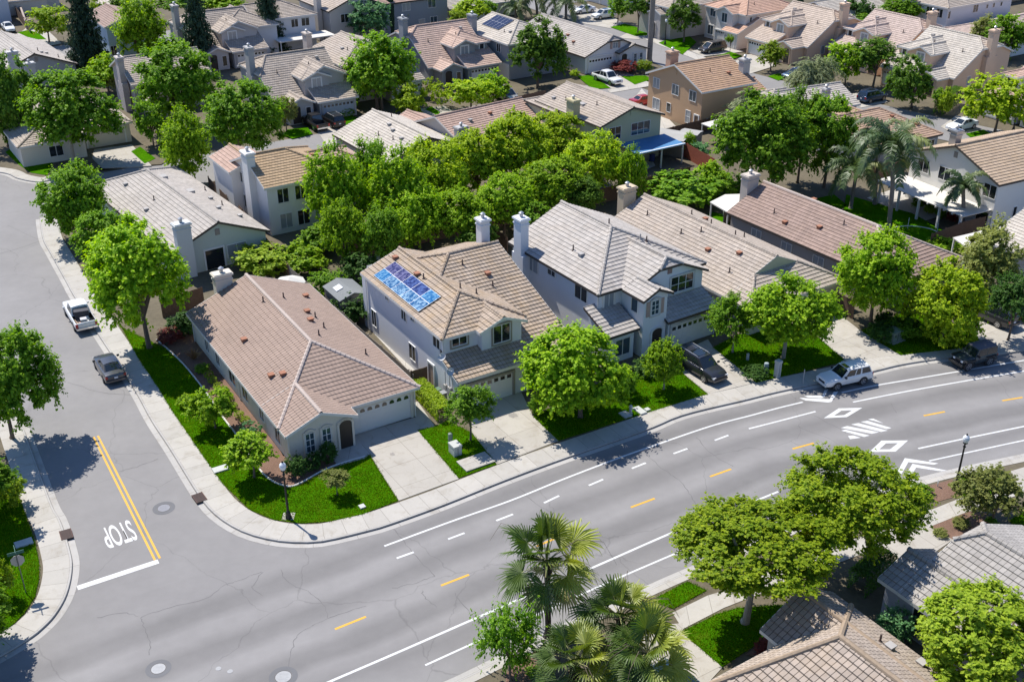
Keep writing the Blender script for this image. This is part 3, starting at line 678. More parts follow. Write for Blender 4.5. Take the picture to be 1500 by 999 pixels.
    def solar(s,u,v,nu,nv,w,side,mat,pw=1.0,ph=1.65,gap=.014,tilt_off=.12):
        """panels lying on the slope `side` of wing w; u,v is the lower near corner"""
        k=[p for p in w.pl if p[0]==side][0]; a,b,c,t=k[1],k[2],k[3],k[5]
        sl=Vector((a,b,t*t)).normalized() if False else Vector((a/t,b/t,t)).normalized(); al=Vector((0,0,1)).cross(sl).normalized()
        if (al.x+al.y)<0: al=-al
        nrm=sl.cross(al).normalized(); nrm=nrm if nrm.z>0 else -nrm
        fr=MB(); o0=Vector((u,v,a*u+b*v+c))+nrm*tilt_off
        for i in range(nu):
            for j in range(nv):
                cc=o0+al*((i+.5)*pw)+sl*((j+.5)*ph)
                fr.obox(cc,al*(pw/2-gap/2),sl*(ph/2-gap/2),nrm*.02)
        for j in range(nv):
            for q in (.25,.75): fr.obox(o0+al*(nu*pw/2)+sl*((j+q)*ph)-nrm*.06,al*nu*pw/2,sl*.02,nrm*.04)
        sk=MB()
        for q_,len_,dr in ((o0+al*(nu*pw/2)-sl*.0,nu*pw/2,al),(o0+al*(nu*pw/2)+sl*(nv*ph),nu*pw/2,al),(o0+sl*(nv*ph/2),nv*ph/2,sl),(o0+al*(nu*pw)+sl*(nv*ph/2),nv*ph/2,sl)): sk.obox(q_-nrm*.05,dr*len_,(sl if dr is al else al)*.018,nrm*.065)
        arr=fr.build('solar_array',simple('panel_frame',(.42,.43,.46),.35,.7),s.e)
        sk.build('skirt',simple('panel_skirt',(.012,.013,.016),.5),arr)
        for i in range(nu):
            for j in range(nv):
                p=MB(); cc=o0+al*((i+.5)*pw)+sl*((j+.5)*ph)+nrm*.022; x,y=al*(pw/2-gap/2-.016),sl*(ph/2-gap/2-.016)
                p.face([cc-x-y,cc+x-y,cc+x+y,cc-x+y] if al.cross(sl).dot(nrm)>0 else [cc-x+y,cc+x+y,cc+x-y,cc-x-y],0,uv=[(0,0),(6,0),(6,10),(0,10)])
                p.build('solar_panel',mat(i,j),arr)
def solarmat(name,c1,c2):
    b=NB(name); uv=b.n('UVMap').outputs[0]; p=b.pos()
    vo=b.n('TexVoronoi'); vo.inputs['Scale'].default_value=5.5; b.l(p,vo.inputs['Vector']); hs=b.n('SeparateXYZ'); b.l(vo.outputs['Color'],hs.inputs[0])
    c=b.ramp(hs.outputs[0],[(.2,c1),(.55,tuple((x+y)/2 for x,y in zip(c1,c2))),(.85,c2)])
    br=b.n('TexBrick'); br.offset=0; br.inputs['Scale'].default_value=1; br.inputs['Brick Width'].default_value=1; br.inputs['Row Height'].default_value=1; br.inputs['Mortar Size'].default_value=.03; br.inputs['Color1'].default_value=(1,1,1,1); br.inputs['Color2'].default_value=(1,1,1,1); br.inputs['Mortar'].default_value=(.6,.6,.65,1); b.l(uv,br.inputs['Vector'])
    mm=b.n('MixRGB'); mm.blend_type='MULTIPLY'; mm.inputs[0].default_value=.6; b.l(c,mm.inputs[1]); b.l(br.outputs[0],mm.inputs[2])
    b.l(mm.outputs[0],b.b.inputs['Base Color']); b.b.inputs['Roughness'].default_value=.12; b.b.inputs['Specular IOR Level'].default_value=.6; return b.m
A3=AA.to_3d(); B3=BA.to_3d()
def O(px,z): return G(px[0],px[1],z)
# wall colours
WH=stucco((.70,.68,.65)); CRM=stucco((.62,.57,.49)); OLV=stucco((.50,.50,.36)); TAN=stucco((.50,.33,.20)); PCH=stucco((.66,.48,.35)); GRY=stucco((.42,.41,.40)); DGR=stucco((.30,.31,.32)); PGR=stucco((.52,.56,.50)); TPE=stucco((.36,.33,.30)); LGR=stucco((.52,.51,.50)); BLU=stucco((.36,.42,.47)); PNK=stucco((.56,.48,.42))
# tiles
T_BRN=tile('tile_redbrown',(.255,.188,.152),.006,.10,0,1,.5,.6,.06); T_TAN=tile('tile_tan',(.315,.25,.193),.020,.16,.32,0,0,.22); T_GRY=tile('tile_grey',(.345,.315,.285),.012,.12,.10,0,0,.4)
T_T2=tile('tile_tan_pale',(.335,.285,.24),.016,.12,.1); T_G2=tile('tile_grey_warm',(.33,.30,.27),.012,.12,.05); T_PNK=tile('tile_pink',(.36,.25,.20),.012,.13,.05); T_ORG=tile('tile_orange_tan',(.33,.235,.145),.014,.12,.15); T_DK=tile('tile_dark_brown',(.25,.18,.15),.012,.12,.05)
T_PAL=tile('tile_pale',(.40,.36,.31),.012,.12,.05); T_BT=tile('tile_bottom_tan',(.30,.248,.205),.022,.13,.15,0,0,.16); T_BG=tile('tile_bottom_grey',(.29,.27,.248),.016,.12,.03,0,0,.3)
CAPL=noisy('ridge_cap_pale',(.46,.38,.33),6,.15,.85)
HZ=2.8
# ---- brown roofed corner house
h=House('single storey cream stucco corner house with a red-brown tiled hip roof and arched porch',O((272,459),HZ),-58.5,CRM,T_BRN,FASC_W,CAPL)
m1=h.wing(0,22.0,0,11.45,l=(HZ,.40),r=(HZ,.40),f=(HZ,.315),trim=[(0,1,-0.0)])
m2=h.wing(18.3,23.3,.015,5.7,l=(HZ,.40),r=(HZ,.40)); h.lift=.04; h.finish()
h.chimney(-.5,3.7,5.4,.45,.75)
h.garage(m1,'f',8.25,4.9,2.15,arch=False,trim=CRM,arches=True)
for t in (1.95,3.25): h.window(m2,'f',t,.75,.62,1.55,2,2,3,trim=CRM,arch=True)
h.door(m2,'f',4.75,1.0,2.05,arch=True)
for t,w_,zb in ((4.2,.9,.9),(7,.9,.9),(10.6,1.5,.9),(13.6,1.2,.9),(17.3,.9,1.0),(20.6,1.0,.8)): h.window(m1,'l',t,zb,w_,1.3,0,2)
h.vents_at([(5,7.2),(8,8.1,'box'),(9.0,8.4),(10,7.6,'box'),(11.3,8.2),(16.3,9.6),(3.9,9.6,'box'),(9.2,2.1,'box'),(15.8,1.9,'box'),(16.5,2.6,'box'),(13.2,7),(5.6,5.2)])
H1=h
h.pipe(.45,.32,2.7); h.pipe(22.9,.32,2.7); h.pipe(21.7,11.1,2.6); h.pipe(12.2,.32,2.7)
# ---- two storey house with solar panels
h=House('two storey cream house with a tan tiled roof carrying blue solar panels',O((527.3,400),5.6),-58.2,CRM,T_TAN,FASC_W,None); h.wallm=stucco((.66,.66,.67))
t=.385
a=h.wing(0,14.85,0,7.8,l=(5.6,t),r=(5.6,t),f=(5.6,.36),zb=.02)
b=h.wing(-1,17.3,-.02,11.3,f=(3.0,.37),l=(5.15,.40),b=(5.6,.37),oh=.42,trim=[(.343,1,-5.05)])
c=h.wing(8,15.5,3.05,7.5,l=(5.6,t),r=(5.6,t),zb=3.0)
uu,vv=h.loc_px((847,485),4.2)
d=h.wing(13.2,18.6,7.6,11.9,l=(3.15,.40),r=(3.15,.40),zb=.02,oh=.4)
h.finish(); h.chimney(2.2,11.2,8.9,.47,.43)
h.garage(b,'f',2.75,4.8,2.1,mat=simple('garage_white',(.68,.67,.64),.5),trim=simple('trim_taupe',(.27,.24,.20),.7))
h.window(c,'f',5.25,4.15,1.5,1.5,0,2,1,trim=simple('trim_taupe',(.27,.24,.20),.7)); h.window(a,'f',1.75,4.55,1.3,.7,0,2,1,trim=simple('trim_taupe',(.27,.24,.20),.7))
for u_,zb,w_,hh in ((1.6,1.0,.9,1.5),(7.6,4.15,.8,1.15),(13.3,4.15,1.1,1.15),(9.2,4.75,.6,.5),(8.9,1.0,1.1,1.4),(4.5,4.75,.5,.5)): h.window(a,'l',u_,zb,w_,hh,0,2)
h.door(a,'l',12.2,.9,2.0,simple('door_tan',(.35,.26,.2),.6)); h.door(d,'f',9.7,1.1,2.1,arch=True)
SM=[solarmat('solar_cyan',(.010,.085,.22),(.24,.38,.50)),solarmat('solar_violet',(.022,.020,.09),(.15,.14,.26)),solarmat('solar_blue',(.008,.016,.10),(.07,.11,.28)),solarmat('solar_teal',(.008,.11,.29),(.13,.30,.46))]
def sm(i,j):
    if j==1: return SM[[1,1,2,2,3][i]]
    return SM[[3,0,0,0,0][i]]
h.solar(1.75,.55,5,2,a,'l',sm,1.66,1.12)
h.vents_at([(5.3,2.9,'box'),(6.3,3.0),(9.7,4.6),(10.6,5.6),(6.2,6.8),(7.9,8.3,'box'),(9.2,8.0),(1.2,2.9,'box')])
# satellite dishes by the gutter
def dish(h,u,v,z,az,label):
    mb=MB(); N=14; ax=Vector((math.cos(az),math.sin(az),.6)).normalized(); s_=ax.orthogonal().normalized(); t_=ax.cross(s_); c0=Vector((0,0,.45))
    prev=None
    for r in (0.001,.14,.25,.34):
        ring=[c0+s_*r*math.cos(2*math.pi*k/N)+t_*r*.85*math.sin(2*math.pi*k/N)+ax*(r*r*1.1) for k in range(N)]
        if prev:
            for k in range(N): mb.face([prev[k],prev[(k+1)%N],ring[(k+1)%N],ring[k]],0,smooth=True)
        prev=ring
    for p0,p1,r in (((0,0,0),(0,0,.25),.03),((0,0,.25),c0,.03),(c0-t_*.3,c0+ax*.45,.015)): mb.tube([p0,p1],r,6,0)
    mb.obox(c0+ax*.47,ax*.05,s_*.04,t_*.04,0)
    o=mb.build('satellite_dish',simple('dish_grey',(.5,.5,.5),.4)); o.location=h.e.matrix_world@Vector((u,v,z)) if False else Vector(h.e.location)+Matrix.Rotation(R(h.yaw),3,'Z')@Vector((u,v,z)); tag(o,label,'satellite dish','satellite dishes')
dish(h,15.3,-.25,4.0,R(-100),'upper grey satellite dish on the side wall of the solar panel house'); dish(h,16.6,-.3,3.3,R(-60),'lower grey satellite dish at the garage roof corner of the solar panel house')
H2=h
h.pipe(.42,.31,5.4); h.pipe(14.4,.31,5.4,3.6)
for u_,z_,sx_,hh_ in ((15.4,1.0,.22,.6),(14.7,1.1,.16,.4),(15.9,.9,.12,.5)): h.meter(u_,.28,z_,sx_,.1,hh_)
# ---- grey white two storey neighbour
h=House('two storey white house with a pale grey tiled roof, shuttered window and dark porch roofs',O((744,355),5.6),-56.5,WH,T_GRY,FASC_D,None); h.wallm=stucco((.68,.69,.71)); t=.45
SHUT=simple('shutter_pink',(.42,.30,.25),.7)
a=h.wing(0,13.75,0,12.1,l=(5.6,t),r=(5.6,t),f=(5.6,.44))
b=h.wing(6,15.0,2.45,11.25,l=(5.6,t),r=(5.6,t),f=(7.0,.75),zb=.02)
c=h.wing(14.0,16.85,2.35,5.65,l=(5.6,t),r=(5.6,t))
d=h.wing(12.8,16.35,-.8,2.55,f=(2.9,.40),oh=.35); e=h.wing(12.8,17.0,5.1,11.0,f=(2.95,.40),oh=.35)
h.finish(); h.chimney(2.2,0,8.6,.58,.42,shoulder=5.3)
h.garage(e,'f',8.2,4.8,2.1,arch=True,trim=stucco((.54,.53,.51)))
h.window(b,'f',8.5,4.2,2.5,1.45,0,3,2,trim=stucco((.54,.53,.51))); h.window(c,'f',3.95,3.9,.75,1.25,2,2,3,trim=stucco((.54,.53,.51)),arch=True,shutter=SHUT); h.gvent(b,'f',7.0,6.5,simple('vent_pink',(.30,.20,.17),.8))
h.window(d,'f',1.0,.7,1.5,1.5,2,2,1); h.window(c,'l',15.3,4.0,.8,1.3,2,1); h.window(a,'f',1.45,4.0,1.0,1.2,1,2,1,trim=WH)
h.door(c,'f',4.3,1.1,2.0,arch=True)
for u_,zb,w_,hh,n_ in ((3.6,3.9,1.6,1.5,2),(6.5,4.6,1.1,.5,2),(10.9,3.95,1.7,1.5,2)): h.window(a,'l',u_,zb,w_,hh,1 if u_<5 else 0,n_)
h.vents_at([(8.2,2.3,'box',VGREY),(6.9,2.4),(6.2,6.9),(10,8.2),(9.6,7.8,'pipe',VGREY)])
H3=h
h.pipe(13.3,.31,5.4); h.pipe(.45,.31,5.4)
# ---- long single storey tan house
h=House('long single storey tan house with a dutch gable over its front eave',O((944,285),5.4),-57,CRM,T_T2,FASC_W,None); t=.433
a=h.wing(0,19.0,-6,6,l=(HZ,t),r=(HZ,t),trim=[(-1,0,19.0)])
b=h.wing(14,22.3,-6,6,l=(HZ,t),r=(HZ,t),f=(HZ,t),trim=[(1,0,-19.0)],oh=.39)
h.finish(); h.chimney(-.9,-1.6,6.1,.5,.8,stucco((.55,.45,.32)))
mb=MB(); mb.face([(19.03,-3.0,4.1),(19.03,3.0,4.1),(19.03,0,5.36)]); mb.build('gable_panel',OLV,h.e)
h.garage(b,'f',-.5,4.9,2.1)
h.vents_at([(6,1.2),(7.2,2.0,'box'),(9.3,.8),(12.5,2.2),(8.4,-2.2),(12.7,-2.6,'box'),(15.7,-1.5,'box'),(16.8,-3.6),(10,-1.1,'pipe'),(3,-2,'pipe'),(12.6,.9,'pipe')])
h.window(b,'l',20.6,.9,1.2,1.2,0,2)
H4=h
# ---- red brown long house
h=House('long single storey taupe house with a dark reddish tile roof and pale chimney',O((1124,266),5.2),-56,TPE,T_DK,FASC_D,CAPL); t=.46
a=h.wing(-.2,21.6,-5.5,4.9,l=(HZ,t),r=(HZ,t),f=(HZ,.36)); h.finish(); h.chimney(-.7,-1.9,6.0,.5,.8,stucco((.52,.46,.40)))
for u_ in (4.0,8.2,12.4): h.window(a,'l',u_,1.0,1.3,1.15,1,2)
h.vents_at([(6.3,.3,'box'),(10.2,-3.0,'box'),(4.5,-3.4),(6.6,-4.0,'box'),(12,-1.6)])
# ---- house at the right edge of the front row
h=House('pale grey single storey house at the right edge behind dark trees',G(1510,390),-60,LGR,T_PAL,FASC_W)
p0=h.loc_px((1440,352),2.8); a=h.wing(p0[0],p0[0]+16,p0[1],p0[1]+11,l=(HZ,.42),r=(HZ,.42),f=(HZ,.4)); h.finish(); h.window(a,'l',p0[0]+3,1,1.3,1.2,0,2)
# ================= second row (backs towards us)
h=House('single storey pale green house with a grey tiled gable, white chimney and sliding glass door',O((246,357),HZ),-53.5,PGR,T_G2,FASC_D); t=.42
a=h.wing(-21.5,3.0,-1,9.6,l=(HZ,t),r=(HZ,t),b=(HZ,t)); h.finish(); h.chimney(2.9,.6,5.6,.45,.75,stucco((.56,.58,.57)))
h.gvent(a,'f',4.2,3.9)
h.door(a,'f',3.6,1.9,2.05,GLASS[0]); h.window(a,'f',6.0,.9,2.0,1.3,1,2)
h.vents_at([(-3,6.8,'box',VGREY),(-5,8,'pipe'),(-9,6.2,'sky',VGREY),(-7,7.6,'box',VGREY),(-9,2.2),(-14,5.2,'sky',VGREY),(-8,.9,'box',VGREY),(-16,1.6,'box',VGREY),(-1,8.2,'box',VGREY),(-11,8.6)])
h=House('two storey white house with an orange-tan tiled roof facing the leafy gardens',O((388.7,276),5.6),-57,WH,[T_ORG,T_PNK],FASC_W)
a=h.wing(-10.4,0.2,-.2,9.3,f=(5.6,.40),b=(5.6,.40),l=None,r=(5.6,.44)); b=h.wing(-9.4,-2.5,5.5,13.5,f=(5.2,.38),b=(5.2,.38),r=(5.2,.42),mat=1); c=h.wing(-14,-7.5,-1.2,4,l=(5.3,.4),r=(5.3,.4),mat=1,oh=.3); h.finish(); h.chimney(-4.0,-.1,8.3,.8,.45)
for v_ in (1.9,3.9): h.window(a,'f',v_,3.6,1.2,1.5,0,2); h.window(a,'f',v_+.1,.7,1.3,1.6,1 if v_<2 else 0,2)
h.window(a,'l',-7.5,4.0,.6,1.1,0,1); h.window(a,'l',-7.2,1.2,.6,1.4,0,1)
h.vents_at([(-5,7.6,'box'),(-6,10.5,'pipe'),(-3.8,10,'box'),(-6.3,11.6)])
h=House('single storey grey tiled gable house behind the central trees',O((486,197),HZ),-55.5,GRY,T_PAL,FASC_D)
a=h.wing(0,14.3,0,12,l=(HZ,.37),r=(HZ,.37)); h.finish(); h.vents_at([(7,3,'pipe'),(6.2,5,'box',VGREY),(8,4.5,'box',VGREY),(10,3.4),(3.4,6.9,'pipe'),(11,4,'box',VGREY)])
h=House('single storey pink-brown tiled house with a grey chimney behind the yellow-green trees',O((647,173),5.0),-52,GRY,T_PNK,FASC_W)
a=h.wing(-7,6.6,-1.0,13,f=(HZ,.37),b=(HZ,.37)); b=h.wing(-9,-1,-2.2,3.5,l=(HZ,.37),r=(HZ,.37)); h.finish(); h.chimney(5.0,-.6,5.0,.5,.7); h.vents_at([(2,3,'box',VGREY),(3.5,5),(1.5,6.5,'box')])
h=House('two storey olive-yellow house with a tan gable roof and blue patio cover',O((872,184),5.6),-57,OLV,T_T2,FASC_D)
a=h.wing(-13.2,1.0,0,10.2,l=(5.6,.33),r=(5.6,.33)); b=h.wing(-15,-8,-.5,4.5,f=(5.3,.33),b=(5.3,.33),l=(5.3,.33),oh=.3); h.finish(); h.chimney(-4.5,-.1,7.6,.75,.5,stucco((.50,.44,.28)))
h.window(a,'f',2.6,3.6,1.7,1.5,0,2); h.window(a,'f',6.6,3.6,2.9,1.5,2,3); h.gvent(a,'f',5.1,6.5,OLV)
h.vents_at([(-6,2.4,'sky',VGREY),(-9,2),(-4,3.2,'pipe'),(-11,1.5,'box',VGREY)])
mb=MB()
for k in range(26): mb.obox(Vector((2.6,3.2+k*.29,2.75-.0)),Vector((2.0,0,-.12)),Vector((0,.135,0)),Vector((0,0,.03)))
cv=mb.build('patio_cover',noisy('patio_blue',(.08,.22,.42),3,.1,.6),h.e); m2=MB()
for y in (3.3,7,10.4): m2=MB(); m2.box(4.3,4.45,y,y+.14,.1,2.5); m2.build('post',TRIM,cv)
m2=MB(); m2.box(4.28,4.47,3.1,10.8,2.5,2.68); m2.build('beam',TRIM,cv)
h=House('two storey tan-orange stucco house with white windows and brown gable roof',O((949,107),5.6),-58.5,TAN,tile('tile_rust',(.34,.22,.145),.012,.12,.2),FASC_W)
a=h.wing(-.2,12.2,-.3,9.5,f=(5.6,.40),b=(5.6,.40)); b=h.wing(4,10.6,8.5,13.5,f=(3.4,.4),b=(3.4,.4)); h.finish(); h.chimney(3.2,1.6,8.9,.5,.7,stucco((.48,.33,.24))); h.chimney(9.6,9.2,8.2,.5,.6,GRY)
for u_ in (2.0,6.2,9.9): h.window(a,'l',u_,3.9,1.35,1.35,1 if u_<5 else 2,2)
h.window(a,'l',2.2,.9,1.5,1.5,1,2); h.window(a,'l',5.0,1.2,.8,1.2,0,1); h.window(a,'l',9.2,.7,.9,1.7,1,1,2); h.door(a,'l',11.0,.8,2.0,simple('door_brown',(.16,.10,.06),.6)); h.gvent(a,'l',6,7.0,TAN); h.window(a,'f',1.4,1.1,.6,.6,0,1)
h.vents_at([(8.5,4),(9.5,6.5,'box')])
h=House('low house with light grey ribbed tile roof and small metal chimney',O((1153,131),5.0),-64,GRY,T_PAL,FASC_W)
a=h.wing(-5,4.3,-2,9.6,f=(HZ,.42),b=(HZ,.42)); b=h.wing(-7,5.2,-7.5,.5,f=(HZ-.1,.36),b=(HZ-.1,.36),l=(HZ-.1,.36)); h.finish(); h.chimney(2.6,4.6,5.0,.4,.4,GRY); h.vents_at([(1.5,2.2),(1,3.2),(2.4,-4,'box')])
h=House('single storey brown tiled house behind the queen palms',O((1239,166),5.0),-60,DGR,tile('tile_brown2',(.33,.225,.16),.012,.12,.15),FASC_D)
a=h.wing(-5,7.7,-3.2,9.6,f=(HZ,.30),b=(HZ,.40),r=(HZ,.52)); b=h.wing(-8,-2,4.2,8.2,l=(HZ,.4),r=(HZ,.4)); h.finish(); h.window(a,'f',8,1,1.2,1.2,0,2); h.vents_at([(1.5,1),(2.6,5.6,'box'),(3.6,5,'box'),(5,7.6,'box'),(4.4,2.6)])
h=House('big two storey off-white house with a tan gable roof and white pergola at the right',O((1332,221),5.6),-62,stucco((.74,.72,.68)),tile('tile_tan_right',(.36,.27,.19),.014,.13,.2),FASC_D)
a=h.wing(0,12.9,-.3,15,f=(5.6,.385),b=(5.6,.385)); h.finish(); h.chimney(4.0,2.4,8.6,.45,.45,FLUE)
for u_ in (2.3,5.4,11.6): h.window(a,'l',u_,3.8,1.6,1.4,0,2)
h.window(a,'f',3.5,.4,.5,2.0,0,1); h.window(a,'f',6.8,3.6,1.2,1.2,0,2); h.door(a,'l',11.3,1.5,2.0,GLASS[0]); h.door(a,'l',3.5,1.8,2.0,GLASS[0]); h.gvent(a,'l',6.4,7.0)
mb=MB(); mb.box(-.5,12.4,-4.3,.05,2.62,2.68,0)
for k in range(12): mb.box(-.5+k*1.14,-.36+k*1.14,-4.4,.05,2.46,2.62,0)
pc=mb.build('pergola',noisy('pergola_white',(.62,.59,.54),3,.08,.7),h.e); m2=MB()
for k in range(5): m2=MB(); m2.box(.2+k*2.9,.42+k*2.9,-4.1,-3.88,.1,2.5); m2.build('post',TRIM,pc)
# ================= third row: the front/garage house type, built mirrored or not
def typeA(label,origin,yaw,wall,roof,fascia=FASC_W,mir=False,chim=True,big=False,cmat=None,dz=0,gd=None,trimdoor=True):
    h=House(label,origin,yaw,wall,roof,fascia); V=11.6; M=(lambda v0,v1:(V-v1,V-v0)) if mir else (lambda v0,v1:(v0,v1)); ml=(lambda v:V-v) if mir else (lambda v:v)
    L,Rr=('r','l') if mir else ('l','r'); t=.42
    def wg(u0,u1,v0,v1,**k):
        if mir:
            l,r=k.pop('l',None),k.pop('r',None); k['l'],k['r']=r,l
        return h.wing(u0,u1,*M(v0,v1),**k)
    a=wg(-13.5,0,0,11.4,f=(2.8,.64),b=(5.2,.40),l=(5.6,.9) if big else (6.4,.55),oh=.35)
    b=wg(-9,-.4,4.5,11.5,f=(5.4,t),l=(5.4,t),r=(5.4,t),oh=.35,zb=2.5)
    c=wg(-5.5,.25,4.4,8.85,l=(5.4,t),r=(5.4,t),zb=2.5)
    if big: c2=wg(-6,.0,4.5,11.2,l=(5.4,t+.03),r=(5.4,t+.03),zb=2.5)
    d=wg(-2,3.05,5.2,11.5,f=(2.75,.42),oh=.35)
    e=wg(-6,2.7,.75,5.1,l=(2.8,t),r=(2.8,t),oh=.35)
    h.finish()
    if chim: h.chimney(-7.6,ml(-.05),8.9,.75,.42,cmat or wall,shoulder=5.2)
    h.garage(d,'f',ml(8.4),4.7,2.1,trim=wall,mat=gd or simple('garage_white',(.68,.67,.64),.5))
    h.window(c,'f',ml(6.6),3.95,1.25,1.35,1,2,1,trim=TRIM)
    h.window(b,'f',ml(10.1),4.2,.7,1.0,0,1,1,trim=TRIM)
    h.door(e,'f',ml(2.2),1.2,2.1,arch=True); h.window(e,'f',ml(4.0),.6,.7,1.6,0,1)
    h.window(a,L,-4.0,1.2,.8,1.3,1,1); 
    h.vents_at([(-4.5,ml(2.6)),(-3.4,ml(7.0),'pipe',None,.8),(-6,ml(9.4),'box',VGREY)])
    return h
F5=typeA('two storey grey house with pink-tan roof, white framed dormer window and porch gable',G(597.4+28,101,2.8)+Vector((0.2,0.2,0)),-57,DGR,tile('tile_pinktan',(.40,.29,.235),.012,.10,.05))
F3=typeA('two storey pale grey house with blue-grey garage door and black pickup on its drive',G(386.6,120.5,5.2)+Vector((1.6,-2.2,0)),-57,GRY,tile('tile_greige',(.33,.28,.235),.014,.12,.08),big=True,gd=simple('garage_blue',(.36,.41,.46),.5))
E4=typeA('peach stucco house with light grey roof and chimney right of the conical tree',G(1397.7,116,2.8)-A3*11.6,-147,PCH,T_PAL,mir=True)
E3=typeA('peach stucco house with pink roof between two similar houses at upper right',G(1397.7,116,2.8)-A3*11.6+Vector((-4.9,13.0,0)),-147,PCH,tile('tile_pinkpale',(.38,.30,.26),.012,.10,.04),mir=True)
E2=typeA('beige house with tan-grey roof, dormer and wide garage facing the upper right street',G(1188,68,2.8)-A3*11.2+B3*-1.2,-147,PCH,tile('tile_beige',(.38,.31,.255),.012,.10,.05),mir=True)
E5=typeA('white house with pink-brown roof cropped by the right edge of the upper street',G(1397.7,116,2.8)-A3*11.6+Vector((9.5,-17.0,0)),-151,WH,T_PNK,mir=True)
h=House('large white two storey house with salmon tiled roof and white garage doors at top',G(1030.7,8,5.6),-147,stucco((.66,.63,.60)),tile('tile_salmon',(.42,.27,.20),.012,.12,.08),FASC_W)
a=h.wing(-13,0,0,10.9,f=(5.6,.42),l=(5.6,.42),r=(5.6,.42),b=(5.6,.42)); b=h.wing(-5,1.3,4.2,9.0,l=(5.6,.42),r=(5.6,.42)); c=h.wing(-3,2.2,7.2,11.4,f=(2.8,.42)); h.finish()
h.window(a,'f',2.2,4.0,1.3,1.3,2,2,1,trim=TRIM); h.window(b,'f',6.6,3.9,1.3,1.5,2,2,1,trim=TRIM); h.window(a,'f',1.9,.8,1.4,1.5,2,2,1,trim=TRIM); h.garage(b,'f',6.4,3.6,2.1); h.garage(c,'f',9.2,2.4,2.1); h.window(a,'r',-1.5,4.2,.4,.9,0,1); h.vents_at([(-4,8.5),(-3,4,'box')])
h=House('two storey beige house with dark stone entry at the top beside the street trees',G(970,57,0),-147,stucco((.46,.42,.38)),T_T2,FASC_W)
a=h.wing(-10,0,-8,2,f=(5.6,.42),l=(5.6,.42),r=(5.6,.42)); b=h.wing(-3,1.2,-3.2,.6,l=(4.4,.42),r=(4.4,.42),oh=.2); h.finish(); h.window(a,'f',-1.5,4.0,1.2,1.3,2,2,1,trim=TRIM); h.window(a,'f',.6,3.9,.6,1.3,0,1); h.door(b,'f',-1.4,1.1,2.3,arch=True)
h=House('white single storey house with shuttered gable, white garage and white pickup on its drive',G(855.7,84.5,2.8),-57,WH,T_G2,FASC_D); t=.42
p=h.loc_px((855.7,84.5),2.8)
a=h.wing(-21,.2,0,12.2,l=(HZ,t),r=(HZ,t),f=(4.7,.8)); b=h.wing(-5,1.0,6.3,12.6,l=(HZ,.36),r=(HZ,.36)); h.finish()
h.garage(a,'f',3.4,4.6,2.05,arch=True); h.window(a,'f',6.3,3.45,.9,.85,1,2,1,shutter=SHUT)
for v_ in (9.9,11.1): h.window(b,'f',v_,.7,.55,1.5,2,1,2,trim=WH)
h.door(b,'f',7.6,1.1,2.0,arch=True); h.vents_at([(-6,2.2,'box'),(-5.4,1.7,'pipe'),(-9,3.2,'box'),(-12,3.0)])
h=House('two storey dark grey house with a small solar array on its grey hip roof',G(744.7,66.7,5.6),-57,DGR,T_PAL,FASC_W)
a=h.wing(-13.5,0,0,11,l=(5.6,.385),r=(5.6,.385),f=(5.6,.385)); h.finish(); h.chimney(-10.6,-.1,8.3,.75,.45)
PVD=simple('pv_dark',(.018,.02,.045),.15,0,.6); h.solar(-11.3,2.2,5,2,a,'l',lambda i,j:PVD,1.0,1.6)
h.window(a,'l',-3.4,3.9,1.0,1.2,0,2); h.window(a,'l',-9.0,4.0,1.0,1.1,0,2); h.vents_at([(-3.5,2.6,'box',VGREY),(-4.6,2.2)])
h=House('two storey pinkish beige house seen side-on behind a round leafy tree',G(370+490/3.75,370/3.75,5.6),-57,stucco((.50,.44,.39)),T_T2,FASC_W)
a=h.wing(-12.6,0,0,12,l=(5.6,.34),r=(5.6,.34),f=(5.6,.34)); d=h.wing(-2,3,6,12,f=(2.8,.42)); h.finish(); h.chimney(-11.6,-.1,8.2,.75,.45)
h.window(a,'l',-9.2,3.9,1.0,1.3,0,2); h.window(a,'l',-2.0,3.9,1.1,1.3,0,2); h.window(a,'l',-5.2,4.6,.7,.5,0,2); h.window(a,'l',-6.5,.9,.9,1.6,0,1); h.window(a,'l',-3,1.4,.6,.6,0,2); h.garage(d,'f',9,4.6,2.1); h.vents_at([(-6,3,'box',VGREY),(-4.6,3.2,'pipe')])
# left part of the third row
h=House('low pale tile roofed house with grey gable wall and twin chimneys at the left edge',O((88,97),HZ),-54,GRY,T_G2,FASC_D)
p=h.loc_px((48,78),5.2); a=h.wing(-19,.4,p[1]-6.2,p[1]+6.2,l=(HZ,.40),r=(HZ,.40)); h.finish(); h.chimney(.6,p[1]-3.2,5.9,.45,.75,LGR); h.chimney(3.6,p[1]-1.8,4.6,.5,.7,LGR); h.gvent(a,'f',p[1]+.2,4.3); h.vents_at([(-4,p[1]+1.6),(-3,p[1]+2.6,'box',VGREY),(-2.6,p[1]+1.8,'box',VGREY),(-6,p[1]-1.5,'pipe'),(-2,p[1]+4)])
h=House('single storey beige house with garage hidden behind the big left corner tree',G(187.5,180,2.8),-57,CRM,T_T2,FASC_W)
a=h.wing(-16,0,-9.4,.6,l=(HZ,.38),r=(HZ,.38),f=(HZ,.34)); b=h.wing(-6,3.2,-14.5,-6,l=(HZ,.36),r=(HZ,.36),f=(HZ,.36)); h.finish(); h.garage(a,'f',-3.0,4.8,2.1,mat=simple('garage_cream',(.58,.53,.44),.5)); h.window(b,'f',-10,.9,1.6,1.3,0,2); h.vents_at([(-5,-2.4,'pipe'),(-7,-2,'box',VGREY)])
h=House('two storey beige house with tall chimney half hidden between leafy trees at upper left',G(190,124,4.6),-57,stucco((.50,.45,.42)),T_T2,FASC_W)
